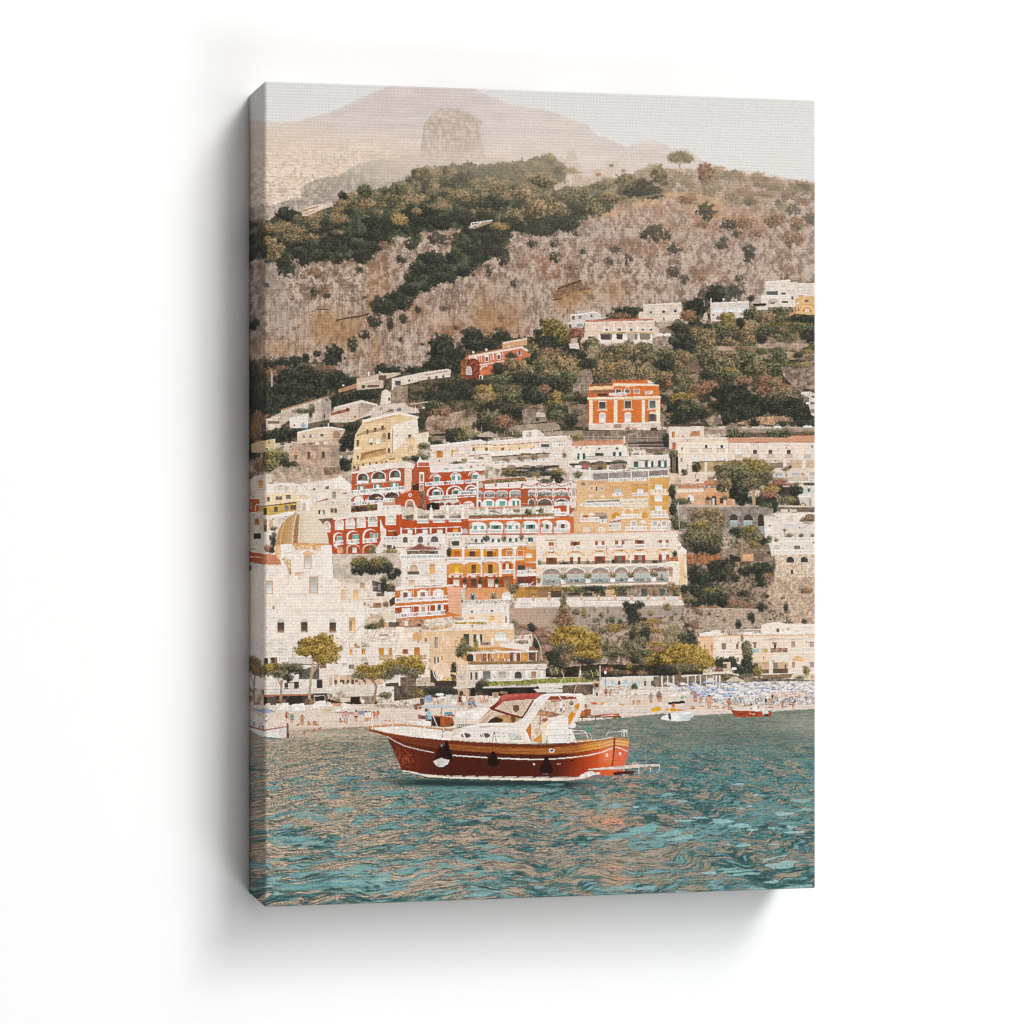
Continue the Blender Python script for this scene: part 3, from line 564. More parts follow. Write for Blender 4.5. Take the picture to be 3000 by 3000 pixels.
Crowd([(1050, 1010, 110, 50, 'd'), (980, 1040, 60, 60, 'm'), (1100, 1060, 60, 40, 'b'), (1000, 1120, 60, 50, 'd'), (1210, 1170, 200, 110, 'o'), (1300, 1240, 120, 80, 'o'), (1040, 1200, 110, 80, 'm'), (820, 1220, 150, 100, 'o'), (760, 1170, 70, 50, 'o'), (900, 1250, 90, 60, 'm'), (940, 1330, 160, 60, 'd'), (1150, 1270, 110, 50, 'o'), (1250, 1330, 140, 90, 'g'), (1290, 1300, 70, 60, 'g'), (1180, 1380, 120, 70, 'd'), (650, 1230, 50, 50, 'd'),
       (1620, 1240, 120, 90, 'o'), (1700, 1210, 60, 50, 'y'), (1860, 1240, 80, 60, 'o'), (1800, 1190, 60, 40, 'o'), (1530, 1050, 60, 50, 'h'), (1530, 1100, 40, 26, 'h'), (1700, 1090, 120, 60, 'o'), (1850, 1040, 110, 60, 'o'), (1760, 1040, 130, 50, 'm'), (1480, 1180, 100, 40, 'd'),
       (640, 1320, 120, 40, 'g'), (400, 1350, 200, 30, 'd'), (200, 1400, 160, 60, 'd'), (100, 1480, 160, 60, 'd'), (350, 1460, 120, 60, 'd'), (540, 1440, 120, 60, 'y'), (500, 1500, 100, 50, 'o'), (640, 1410, 50, 40, 'g'), (800, 1420, 110, 50, 'm'), (780, 1500, 130, 70, 'g'), (880, 1460, 60, 60, 'g'), (940, 1430, 80, 60, 'd'), (500, 1600, 120, 70, 'g'), (640, 1600, 130, 80, 'd'), (1000, 1500, 120, 70, 'd'), (1080, 1420, 60, 50, 'b'),
       (560, 1680, 120, 70, 'm'), (700, 1720, 110, 60, 'b'), (500, 1760, 100, 50, 'd'), (840, 1640, 90, 60, 'd'), (1180, 1570, 80, 60, 't'), (1200, 1630, 110, 66, 'd'), (1180, 1660, 90, 50, 'g'), (1280, 1490, 80, 30, 'g'), (1190, 1480, 50, 50, 'y'), (100, 1620, 90, 60, 'b'), (50, 1560, 80, 40, 'g'), (60, 1770, 40, 40, 'b'), (120, 1790, 36, 26, 'b')], 141)
part('printed_rock_wall', 'grey terrace walls left of the orange palace of the print')
P([1340, 1440, 1400, 1300, 1420, 1240, 1520, 1230, 1540, 1340, 1500, 1400, 1490, 1440], '8f7d6f', tex=.25, ts=4); P([870, 1620, 950, 1570, 1060, 1560, 1090, 1640, 1100, 1720, 880, 1750], '978574', tex=.25, ts=5); P([740, 1790, 800, 1760, 1180, 1730, 1220, 1760, 1220, 1800, 1000, 1820, 760, 1830], 'a6937f', tex=.12); Rc(1000, 1640, 1080, 1680, 'cfc0b1', tex=.1)
P([1380, 1680, 1490, 1640, 1500, 1770, 1380, 1770], '8b7363', tex=.2); P([1300, 1580, 1480, 1540, 1490, 1640, 1310, 1680], '7b6a5a', tex=.3); Crowd([(1330, 1720, 60, 60, 'd'), (1430, 1520, 70, 36, 'd'), (1000, 1590, 50, 22, 'b'), (1010, 1700, 18, 16, 'd')], 151)
for x in (1355, 1415, 1485): Ln([x, 1370, x, 1450], 4, 'c9bbad')
for y in (1400, 1420): Ln([1350, y + 15, 1490, y], 4, 'b5a697')
Ln([1290, 1530, 1290, 1570], 4, 'a79a8b'); Ln([1290, 1550, 1400, 1540], 4, 'a79a8b'); Ln([485, 1770, 485, 1820], 4, 'ddd3c8')
tile('D')
Tree('lone umbrella pine on the hazy skyline of the print', [(585, 622, 76, 34, 'h'), (545, 640, 46, 26, 'h'), (640, 640, 40, 26, 'h'), (590, 605, 50, 20, 'h')], [588, 720, 582, 690, 586, 650], 8, 'a08f7f', ([582, 690, 550, 655], [582, 685, 625, 655]), sd=3, haze=.12, lit=-.2)

# ---------------------------------------------------------------- the town, upper rows
part('printed_hillside', 'pale walls and shaded lanes between the houses of the print')
tile('Z')
def lanes(s):
    x, y = SX[s], SY[s]
    n = fbm(x / 14, y / 9, 91, 4, .6); b = vn(np.floor(x / 17), np.floor(y / 12), 93)
    c = mix(C('b9a38f') + 0 * IMG[s], C('e0d0c0'), b)
    c = mix(c, C('8a7362') + 0 * c, (vn(x / 7, y / 10, 94) > .72) * .6)
    return mix(c, C('6c5a4a') + 0 * c, sm(.55, .8, n) * .6)
area([600, 1290, 775, 1290, 1000, 1300, 1200, 1290, 1400, 1285, 1700, 1270, 1960, 1250, 2450, 1250, 2450, 2080, 600, 2080], lanes)

tile('H')
part('printed_bushes', 'dark trees behind the ruin at the left of the print')
Crowd([(260, 140, 110, 70, 'd'), (420, 130, 120, 90, 'd'), (560, 110, 100, 50, 'd'), (100, 100, 90, 120, 'b'), (80, 300, 90, 120, 'd'), (150, 480, 80, 80, 'b'), (1220, 60, 110, 80, 'd'), (1150, 220, 110, 100, 'd'), (1190, 140, 70, 60, 'd'), (1120, 460, 90, 80, 'd')], 201, lit=-.04)
House('small yellow house with an arched window at the left edge of the print', [60, 235, 150, 205, 332, 175, 332, 300, 210, 330, 60, 330], 'ceb68d'); P([325, 175, 333, 175, 333, 300, 325, 300], 'efe2d2'); Win(256, 200, 272, 228, DK, None, arch=True, sill=False); Win(224, 275, 256, 308, '56595c', 'efe2d2')
part('printed_bushes', 'lit green shrubs below the yellow house of the print')
Crowd([(270, 390, 90, 80, 'g'), (350, 350, 110, 50, 't'), (410, 380, 100, 50, 'g'), (450, 450, 110, 46, 'd'), (280, 460, 70, 60, 't'), (550, 450, 60, 36, 'g'), (270, 500, 50, 50, 'g'), (90, 600, 80, 60, 'b')], 207)
part('printed_rock_wall', 'bare stone bank below the ruin at the left of the print')
P([270, 560, 340, 515, 600, 490, 1060, 470, 1080, 590, 900, 640, 700, 680, 300, 660], 'b59f8c', tex=.22, ts=6)
House('old stone ruin with tall windows at the left of the print', [490, 270, 700, 250, 1055, 235, 1055, 480, 880, 490, 880, 600, 800, 600, 800, 500, 620, 480, 560, 420, 490, 440], 'bca08a', tex=.16)
P([960, 240, 1055, 235, 1055, 480, 960, 490], 'a58f7d', tex=.14)
Win(547, 342, 583, 410, '6f5a48', '9a8069', sill=False); Rc(547, 340, 583, 362, 'cf9a4e'); Win(697, 325, 730, 405, '5a483b', 'a88f7a', sill=False); Win(862, 322, 895, 398, '4f4037', 'a88f7a', sill=False); Ln([500, 268, 900, 258], 9, '9c7f6a')
El(760, 440, 70, 30, 'a78a75', a=.5, tex=.3); Rc(690, 480, 735, 498, '8b7463')
House('curved cream house with small square windows above the ruin of the print', [583, 105, 640, 85, 800, 55, 960, 42, 1125, 72, 1110, 110, 1060, 180, 970, 190, 720, 215, 585, 235], 'dcc5ae'); P([583, 100, 800, 48, 960, 38, 1125, 68, 1120, 82, 960, 54, 800, 68, 590, 118], 'ece0d3')
P([975, 60, 1110, 90, 1060, 180, 975, 190], 'd2bca6', tex=.08); Ar(988, 85, 1070, 172, 'a5866c', h=40); Rc(930, 0, 945, 45, 'e6d8cb')
for x, w in ((605, 10), (662, 18), (735, 30), (865, 34)): Win(x - w / 2, 135 - (x - 605) * .06, x + w / 2, 175 - (x - 605) * .09, '5f4d40', 'e9d9c9')
P([585, 235, 980, 180, 1050, 190, 1050, 240, 500, 275], 'c3a993', tex=.14)
for x in (660, 735): Ar(x - 22, 226 - (x - 660) * .15, x + 22, 250, '8d7360')
for x in (810, 905): Ar(x - 24, 205, x + 24, 240, 'e5d9cc')
part('printed_rock_wall', 'stone steps right of the ruin in the print'); P([1055, 330, 1240, 320, 1240, 360, 1055, 370], '9c8674', tex=.2); P([880, 500, 1075, 490, 1070, 570, 890, 590], '84705f', tex=.3, ts=4)

House('large cream palace with stacked balconies in the upper left of the print', [1205, 470, 1240, 130, 1320, 0, 1320, -40, 1600, -60, 1740, -110, 1940, -70, 1960, 130, 2100, 140, 2085, 230, 1960, 260, 1930, 400, 1700, 440, 1640, 480, 1210, 520], 'e4c79e', tex=.05)
P([1330, -40, 1730, -130, 1960, -75, 1955, -55, 1730, -105, 1330, -10], 'f0e4d6'); P([1340, -6, 1730, -100, 1730, -80, 1340, 16], 'd6b184')
P([1640, 30, 1940, -60, 1960, 130, 1830, 200, 1650, 330], 'eadccb', tex=.04); P([1240, 130, 1650, 30, 1655, 60, 1245, 160], 'd9b98e', a=.7)
for x in (1378, 1465, 1548): Win(x - 13, 70 - (x - 1378) * .26, x + 14, 120 - (x - 1378) * .26, '4f433b', 'd9c2a2', m=4, sill=False)
P([1250, 130, 1330, 95, 1590, 40, 1590, 75, 1340, 125, 1250, 150], '8d745d', a=.55)
Rc(1605, 105, 1635, 185, '4a3d34'); Win(1545, 110, 1590, 205, 'a78a68', '8d6b4a', arch=True, bars=True)
for x in (1422, 1500): Win(x - 26, 150, x + 24, 235, 'd9c6b2', 'cda777', arch=True, m=6)
Win(1255, 190, 1283, 265, '5d4a3c', 'cda878'); P([1225, 270, 1290, 265, 1290, 290, 1230, 300], 'eee0d0'); Rc(1400, 215, 1440, 245, '7c6a58')
P([1305, 340, 1420, 310, 1590, 280, 1590, 300, 1400, 350, 1300, 395], 'a5764c'); P([1300, 395, 1400, 352, 1590, 302, 1600, 345, 1330, 420, 1290, 420], 'c09468', tex=.15); P([1210, 440, 1655, 335, 1660, 380, 1500, 430, 1210, 470], 'e2c493', tex=.05); Ln([1210, 475, 1490, 435, 1650, 375], 6, 'a87a48')
Ln([1660, 60, 1660, 345], 7, 'b07f4c'); Win(1607, 285, 1633, 335, '5b5148', 'd9c2a0'); Win(1257, 365, 1280, 412, '6b5646', 'd9c2a0')
for x in (1330, 1405, 1480, 1540, 1590): Rc(x - 12, 455 - (x - 1330) * .13, x + 12, 490 - (x - 1330) * .16, '6a5646')
Rc(1215, 485, 1245, 515, '5b4a3e'); Rc(1265, 480, 1282, 505, '7b6450')
Win(1845, 255, 1885, 345, 'b7a898', 'c39a68', arch=True, m=9, bars=True); Ar(1815, 90, 1905, 165, 'e9d8c4'); Rc(1840, 128, 1875, 160, '5d4f45'); P([1800, 175, 1900, 150, 1905, 180, 1810, 205], 'd9b98e'); P([1620, 395, 1700, 385, 1690, 410, 1620, 420], 'b58a5e')
for x, y in ((1845, -10), (1900, 35)): Win(x - 14, y, x + 14, y + 60, 'cfbfae', 'e9d9c7', sill=False)
tile('I'); P([200, 130, 375, 90, 375, 215, 235, 250, 225, 190], 'e9d8c4'); Ln([210, 125, 375, 92], 7, 'c08a58'); Rc(290, 120, 345, 165, 'dcc7b0'); Crowd([(120, 400, 50, 26, 'g'), (230, 395, 80, 36, 'd'), (320, 385, 40, 26, 'g')], 215, ident=None)
part('printed_bushes', 'ivy covered block behind the long white house of the print')
Crowd([(680, 110, 120, 60, 'd'), (640, 160, 90, 66, 'd'), (740, 160, 90, 60, 'g'), (790, 80, 60, 50, 't'), (860, 110, 80, 60, 'h'), (430, 190, 70, 50, 'g'), (310, 255, 60, 36, 'g'), (480, 215, 60, 36, 'd'), (980, 170, 110, 30, 'd'), (1360, 120, 80, 40, 'm')], 221)
part('printed_rock_wall', 'fences and low walls above the long white house of the print'); P([390, 150, 560, 140, 560, 190, 400, 200], 'a38f7e', a=.6, tex=.2); P([910, 130, 1050, 90, 1170, 140, 1140, 160, 930, 150], 'bba895', tex=.1); P([1690, 100, 1932, 85, 1932, 130, 1690, 140], 'a28d7b', tex=.2)
for x in range(960, 1930, 90): Ln([x, 150 - (x - 960) * .06, x, 100 - (x - 960) * .04], 5, 'd6c8ba')

House('long white house with a covered gallery at the top of the town in the print', [390, 255, 720, 215, 960, 190, 1000, 210, 1440, 165, 1932, 140, 1990, 145, 2010, 200, 1990, 560, 1600, 540, 1200, 520, 1000, 470, 400, 480, 350, 440, 390, 380], 'e6d6c9')
P([1432, 90, 1600, 70, 1680, 120, 1670, 165, 1435, 168], 'ece1d7'); Rc(1500, 95, 1535, 158, 'bcaa9b'); P([1600, 70, 1680, 120, 1670, 165, 1600, 160], 'dccfc3'); P([390, 250, 960, 185, 1000, 205, 1932, 135, 1932, 150, 1000, 222, 960, 203, 392, 268], 'efe6de')
Win(455, 312, 532, 388, '9a6a3e', None, s='cf8d3a'); Rc(630, 295, 705, 330, 'd8b892'); Rc(627, 300, 645, 375, 'cf8d3a'); Win(712, 350, 792, 440, 'd3c1ae', 'c9b29c', arch=True); El(492, 425, 12, 12, '7a6657'); Ar(925, 375, 998, 410, '8f7a68'); 
P([840, 250, 1060, 235, 1110, 250, 1290, 235, 1560, 222, 1570, 285, 1110, 325, 1040, 300, 850, 310], 'ecd0ae', tex=.05)
Ln([840, 252, 1060, 236, 1110, 252, 1570, 218, 1740, 210], 9, 'b0744c'); P([830, 315, 1040, 300, 1110, 328, 1640, 275, 1640, 320, 1110, 370, 1040, 345, 840, 350], 'eee4da')
for x, w in ((880, 26), (1025, 40), (1208, 38), (1398, 16), (1537, 26)): Win(x - w / 2, 275, x + w / 2, 318 - (x - 880) * .04, '7a5844', None, sill=False)
for x in (850, 957, 1045, 1255, 1575): Ln([x, 240, x, 320], 9, 'efe6dc')
Ln([832, 368, 1055, 352], 9, '9a7158'); P([1085, 380, 1740, 335, 1735, 400, 1090, 440], 'b4a494', tex=.15); Ln([1085, 382, 1740, 337], 14, '5f4a3e'); Bal(1070, 440, 1740, 395, 30, pitch=16); Rc(1300, 402, 1350, 435, 'd8c9bb', ident=None)
for x in (1250, 1420, 1570): Crown(x, 410 - (x - 1250) * .08, 40, 20, 'b', x)
for x in (1400, 1545): Crown(x, 385, 16, 30, 'y', x)
Win(1643, 240, 1735, 275, '50504c', '6f675f', sill=False); Bal(1640, 275, 1735, 272, 30, pitch=15); Bal(1765, 232, 1910, 220, 40, pitch=18, gap='b08a6e'); Win(1800, 320, 1872, 385, 'd6cfc8', 'cbb39b', arch=True, bars=True); Crown(1905, 360, 22, 30, 'b', 5)
P([1200, 500, 1850, 470, 1850, 560, 1200, 570], '9c8c7d', tex=.2); P([1195, 515, 1480, 490, 1840, 475, 1840, 500, 1200, 530], '4d4038'); Ln([1195, 545, 1850, 520], 10, 'e8ddd2')
for x in (1310, 1480, 1630): Ar(x - 50, 470, x + 50, 500, '9d8f83', h=20)
Bal(790, 425, 960, 425, 28, pitch=16); Crown(700, 445, 80, 20, 'm', 3); Crown(770, 415, 26, 20, 'y', 4)
part('printed_bushes', 'potted plants and vines along the shaded terrace of the print')
Crowd([(1300, 570, 110, 36, 'g'), (1480, 580, 160, 26, 'g'), (1700, 570, 120, 26, 'd'), (1550, 525, 60, 20, 'd'), (1660, 515, 60, 26, 'd'), (1820, 610, 70, 66, 'd'), (1840, 540, 60, 30, 'y'), (1700, 650, 80, 26, 'g'), (1605, 600, 24, 36, 't'), (1290, 530, 70, 30, 't'), (1430, 545, 80, 16, 'd')], 231)
Rc(1680, 595, 1740, 625, 'cfc2b5'); Rc(1560, 620, 1640, 640, 'd9ccc0')

tile('J')
part('printed_scaffold', 'wooden pergola frame below the orange palace of the print')
P([560, 90, 1520, 80, 1540, 290, 560, 230], '7d6c5e', tex=.2, ts=5); P([140, 100, 560, 80, 560, 130, 140, 150], 'a59280', tex=.2); P([880, 80, 1240, 80, 1240, 150, 890, 140], '8f7d6d', tex=.3, ts=4)
for y in (150, 180, 205): Ln([560, y, 1480, y + 12], 6, 'c4b3a1')
for x in (630, 690, 745, 855, 965, 1085, 1190, 1300, 1415, 1470): Ln([x, 120, x, 275], 6, 'c4b3a1')
P([1085, 215, 1530, 205, 1530, 280, 1085, 260], '55473c'); Ln([1085, 245, 1530, 245], 6, 'd0c0ae'); Ln([1085, 272, 1530, 275], 6, 'd0c0ae'); Crown(500, 160, 80, 40, 't', 4); Crown(1510, 190, 50, 90, 'd', 6)
House('white house with green shutters under a long tiled roof in the print', [440, 255, 1070, 240, 1075, 420, 1075, 540, 420, 540, 400, 460, 435, 440], 'e9ddd1'); P([455, 200, 1060, 185, 1075, 238, 440, 268], 'c58a68', tex=.15, ts=3)
for x in range(465, 1060, 20): Ln([x, 205, x - 4, 258], 5, 'deb497')
Ln([440, 262, 1075, 242], 6, 'efe4d9'); Rc(1030, 145, 1048, 240, 'e5d5c6')
for x in (548, 755, 957): Ar(x - 17, 282 - (x - 548) * .03, x + 17, 300, '6f5b4e')
for i, x in enumerate((550, 756, 958)): Win(x - 48, 340 - i * 8, x + 48, 412 - i * 4, ('d9d6d2', '4b443e', 'd9d6d2')[i], None, s='33564a', sill=False)
Ln([440, 412, 1070, 398], 5, 'cfc0b1'); Bal(600, 375, 1070, 372, 32, col='b9aea4', gap='e3d6ca', pitch=10, bar=.3); P([420, 455, 1070, 430, 1070, 470, 420, 480], '4f4138'); 
for x in (590, 770): Ar(x - 70, 425, x + 70, 470, '7a6654', h=26)
Ar(895, 412, 1060, 450, '8a7058', h=26); P([860, 440, 1060, 430, 1060, 455, 865, 462], '3f564a'); P([880, 460, 1060, 455, 1050, 525, 890, 525], '9c8b80', tex=.1); P([440, 475, 800, 470, 800, 530, 440, 535], '8b7565', tex=.2); Rc(480, 480, 555, 510, 'ece6e2'); Rc(558, 475, 618, 500, 'c4626a'); Rc(525, 510, 580, 535, '3b3140'); Rc(640, 500, 660, 535, 'efe3d8'); Rc(735, 490, 790, 522, '57473c')
Crown(820, 490, 24, 36, 'y', 3); Crown(1040, 485, 20, 26, 'y', 5); Crown(870, 500, 20, 16, 'b', 6); Rc(845, 485, 865, 540, 'efe3d8')
House('small white house with three green shuttered windows in the print', [1080, 310, 1280, 305, 1280, 360, 1555, 350, 1555, 510, 1080, 510], 'e6d9cd'); Rc(1085, 365, 1555, 375, 'efe6dc'); Ar(1138, 335, 1212, 362, '8d8782', h=18)
for i, (x, w) in enumerate(((1172, 50), (1322, 98), (1472, 98))): Ar(x - 60, 395, x + 60, 500, 'dfd1c4', h=26); Win(x - w / 2, 432 - i * 5, x + w / 2, 497, ('33564a', 'd9d6d2', 'cfcac5')[i], None, s=None if i == 0 else '33564a', sill=False)
Ln([1085, 502, 1555, 495], 5, '8d8075'); Ln([1085, 515, 1540, 505], 12, '6b5b4f'); P([1280, 290, 1500, 285, 1500, 320, 1290, 330], '7f6c5b'); Crown(1110, 300, 26, 14, 't', 3); Crown(1105, 340, 16, 26, 'y', 3); Crown(1430, 335, 60, 20, 'm', 8); Crown(1590, 340, 50, 46, 'm', 9)

tile('K')
part('printed_road', 'mountain road with a grey parapet at the right of the print')
P([590, 60, 800, 70, 1280, 55, 1932, 50, 1932, 100, 1290, 100, 600, 110], 'a8937f', tex=.12); Ln([600, 66, 1932, 52], 6, 'c4b09b'); P([840, 105, 1932, 95, 1932, 150, 840, 160], '6f5c4c', tex=.25)
part('printed_bushes', 'green shrubs hanging under the road of the print')
Crowd([(870, 110, 76, 66, 'g'), (1010, 130, 66, 40, 'g'), (1390, 120, 120, 60, 'g'), (1460, 95, 60, 40, 'g'), (1550, 120, 50, 30, 'g'), (1720, 110, 50, 30, 'm')], 241)
for k, x in enumerate((830, 1195, 1380, 1500, 1725)):
    part('printed_car', ('dark car', 'long silver car', 'small white car', 'grey low car', 'white hatchback')[k] + ' parked behind the road parapet of the print')
    w = (110, 130, 90, 80, 110)[k]; y = (66, 58, 50, 48, 48)[k]; P([x - w / 2, y, x - w * .42, y - 16, x - w * .22, y - 20, x - w * .1, y - 32, x + w * .22, y - 32, x + w * .38, y - 16, x + w / 2, y - 12, x + w / 2, y], ('8f887f', 'c9c4be', 'e6e1db', '9c9389', 'e3dfda')[k]); P([x - w * .16, y - 19, x - w * .07, y - 28, x + w * .2, y - 28, x + w * .3, y - 18], '5f5a55')
House('white house with orange shutters under the road at the right of the print', [155, 40, 550, 35, 550, 165, 830, 165, 830, 420, 640, 560, 300, 600, 265, 560, 250, 220, 180, 290, 155, 290], 'e3d3c4'); P([160, 10, 540, 0, 545, 34, 160, 38], '57493d', tex=.2)
Win(188, 92, 220, 162, 'cf7f3c', None, s='c9793a'); Win(397, 85, 504, 150, '8d7364', None, s='d08340'); Win(190, 215, 232, 295, 'a85a33', None); Ln([155, 172, 830, 165], 6, 'f0e6dc'); P([250, 215, 500, 200, 830, 200, 830, 420, 270, 430], 'ecd9c5', tex=.04); Ln([270, 205, 830, 198], 6, 'd9b692')
for x in (440, 590, 740):
    Win(x - 30, 245, x + 30, 320, 'dcd6d0', None, sill=False); 
    if x > 500: Rc(x - 26 + (x - 590) * .15, 245, x + 2 + (x - 590) * .15, 320, '453c38')
    Bal(x - 48, 285, x + 50, 285, 40, col='c0ab9c', gap='e6d6c8', pitch=8, bar=.3); Rc(x - 30, 360, x + 30, 430, 'e0dcd8')
for x in (395, 540, 690, 830): Ln([x - 30, 205, x - 30, 430], 8, 'f1e4d6')
Win(297, 270, 312, 305, '6b584b', None); Win(285, 390, 312, 440, '9a8270', None); Rc(300, 515, 325, 550, '57483e'); Crown(325, 560, 36, 40, 'g', 3); P([165, 370, 215, 350, 260, 380, 260, 570, 170, 560], '3a3129', tex=.2); P([190, 360, 230, 360, 235, 560, 195, 560], '7c6a5b', tex=.15); Crown(205, 340, 46, 40, 'm', 5)
P([415, 440, 830, 430, 830, 545, 415, 550], 'b89a76', tex=.12); Rc(420, 445, 500, 550, '3f4230'); Ln([415, 440, 770, 430], 14, '76734a'); Rc(555, 440, 585, 550, 'e8d6c0'); Crown(465, 500, 50, 40, 'd', 8); P([280, 600, 590, 560, 830, 555, 830, 680, 300, 680], 'e2cdb9'); Win(465, 628, 492, 660, '5e4f46', None); Rc(590, 600, 720, 660, 'a88970'); Ln([585, 592, 830, 590], 6, 'cbb097'); Ln([450, 660, 455, 580, 490, 540, 465, 460], 7, '8b6f55'); P([155, 580, 260, 570, 275, 690, 160, 695], 'd0b39b', tex=.2)
House('long white house with a red tiled roof at the right edge of the print', [835, 215, 1932, 205, 1932, 610, 1340, 610, 1300, 420, 835, 420], 'e6d5c6'); P([805, 165, 1540, 165, 1540, 140, 1932, 138, 1932, 208, 835, 222], 'c48a6a')
for x in range(815, 1930, 15): Ln([x, 162 if x < 1540 else 142, x + 14, 214], 5, 'ddb092')
Ln([835, 219, 1932, 211], 8, 'b07453')
for i, x in enumerate((945, 1127, 1304, 1510, 1722)):
    Win(x - 22, 298, x + 22, 390, ('d6d4d1', '50423b', '6d5248', '4f413a', 'd6d4d1')[i], 'eadfd4', sill=False, bars=i in (0, 4)); Bal(x - 44, 352, x + 44, 352, 38, col='c9b7a8', gap='cdb9a9', pitch=9, bar=.3)
for x in (1085, 1152, 1295): Rc(x - 6, 222, x + 6, 232, '6f4a38')
Ln([835, 405, 1932, 405], 6, 'cbb6a3'); P([1260, 415, 1932, 410, 1932, 440, 1270, 445], 'cdbba9'); P([1300, 445, 1450, 445, 1450, 510, 1330, 510], '8d7a6b', tex=.1); P([1485, 445, 1660, 440, 1660, 510, 1490, 510], 'c4a586', tex=.1); Rc(1510, 480, 1545, 515, '5a4839'); P([1700, 440, 1932, 435, 1932, 510, 1700, 510], 'cdb195', tex=.12)
Rc(1450, 410, 1484, 515, 'eaddd0'); Rc(1668, 410, 1700, 515, 'eaddd0'); P([1340, 520, 1932, 515, 1932, 600, 1350, 610], 'e0cdbc'); Win(1355, 562, 1435, 612, '9fa6a4', 'e9e0d8'); Win(1542, 558, 1632, 604, 'a8aaa4', 'e9e0d8'); Win(1650, 558, 1690, 590, '9c8672', None); Rc(1750, 556, 1820, 590, 'b7b1a8')
Crown(1475, 515, 40, 22, 'm', 9); Ln([1475, 610, 1475, 535], 10, '9c8266')
House('white house with green shutters and a vine roof near the right edge of the print', [1400, 690, 1640, 640, 1932, 600, 1932, 940, 1620, 940, 1610, 830, 1400, 850], 'dbcfc4'); P([1380, 630, 1600, 600, 1740, 595, 1740, 690, 1400, 700], 'cbb9a8', tex=.08); Ln([1730, 600, 1730, 665], 7, 'efe5dc'); Ln([1490, 660, 1932, 660], 12, 'efe6de')
P([1420, 720, 1620, 715, 1620, 850, 1430, 850], '4a4038', tex=.15); Win(1632, 732, 1680, 785, '3f6b58', None); Win(1725, 730, 1757, 780, '3f6b58', None); Ln([1610, 828, 1760, 828], 9, 'efe6de'); Ar(1620, 845, 1750, 940, 'cfc4ba', h=60); Rc(1740, 850, 1770, 940, 'a89b8f'); Ar(1640, 895, 1705, 940, '5a4c42', h=32); El(1672, 925, 22, 18, 'c9b58e')
part('printed_bushes', 'purple and red vines at the right of the big plane tree in the print')
Crowd([(1420, 650, 80, 30, 'r'), (1360, 690, 70, 30, 'r'), (1500, 690, 110, 14, 'r'), (1750, 685, 70, 16, 'd'), (1580, 760, 70, 66, 'd'), (1400, 760, 60, 60, 'd'), (1480, 840, 90, 30, 'g'), (1590, 900, 50, 46, 'd'), (1600, 690, 30, 30, 'm'), (1490, 880, 110, 40, 'm'), (1290, 770, 120, 60, 'y'), (1280, 820, 110, 60, 'r'), (1200, 880, 90, 60, 'd'), (1320, 900, 70, 70, 'd'), (1110, 870, 90, 50, 'd'), (1260, 930, 80, 30, 'g'), (1350, 950, 40, 70, 'd')], 251)
House('peach house with a white arch window left of the plane tree in the print', [240, 740, 560, 735, 880, 740, 880, 925, 240, 925], 'd9ab86', tex=.06); P([220, 690, 290, 740, 500, 735, 560, 700, 700, 690, 720, 640, 560, 650, 540, 690, 300, 695], 'c08a6a', tex=.12, ts=4); P([240, 745, 555, 740, 555, 775, 250, 790], 'e8d8c8')
Win(370, 828, 432, 895, 'd8d8d6', 'e9e0d8', arch=False); Ar(368, 800, 420, 840, 'e2d8cf', h=28); Rc(370, 836, 394, 888, '46403b'); Rc(560, 790, 870, 925, 'd09a72', tex=.08); Ar(635, 820, 695, 925, '50443c', h=28); Rc(650, 850, 672, 925, 'd9cfc5'); Ar(565, 835, 605, 925, 'a1836a'); Ar(725, 840, 775, 910, '594537'); Rc(775, 860, 803, 925, 'e0cdb8'); Crown(300, 885, 100, 36, 'g', 5); Crown(600, 850, 26, 20, 'd', 6); Crown(790, 840, 30, 24, 'm', 6); Ln([555, 735, 555, 925], 8, 'd3a37d'); Rc(560, 690, 690, 705, 'b07050'); P([660, 640, 720, 600, 760, 640], 'ece4db'); 
part('printed_rock_wall', 'grey stone wall with three arches under the plane tree of the print')
P([265, 930, 740, 930, 1080, 935, 1330, 965, 1330, 1060, 1240, 1180, 1220, 1400, 850, 1300, 740, 1280, 300, 1250, 265, 1100], '93857a', tex=.22, ts=4); P([265, 925, 1080, 928, 1080, 950, 265, 950], 'bfae9f', tex=.1); P([265, 940, 360, 945, 360, 1120, 270, 1110], 'a7988b', tex=.15)
for x in (888, 1050, 1195):
    w = 45 if x < 1000 else (54 if x < 1100 else 32); Ar(x - w, 1030, x + w, 1170, '443b35'); 
    if x < 1100: Rc(x - w + 2, 1100, x + w - 2, 1170, 'b5bdb6', grad='8f9c98'); Ar(x - w + 6, 1036, x + w - 6, 1100, '4d443e')
Ar(395, 1045, 450, 1110, '4d433b'); P([1180, 1165, 1235, 1165, 1230, 1270, 1185, 1260], '9aa09c')

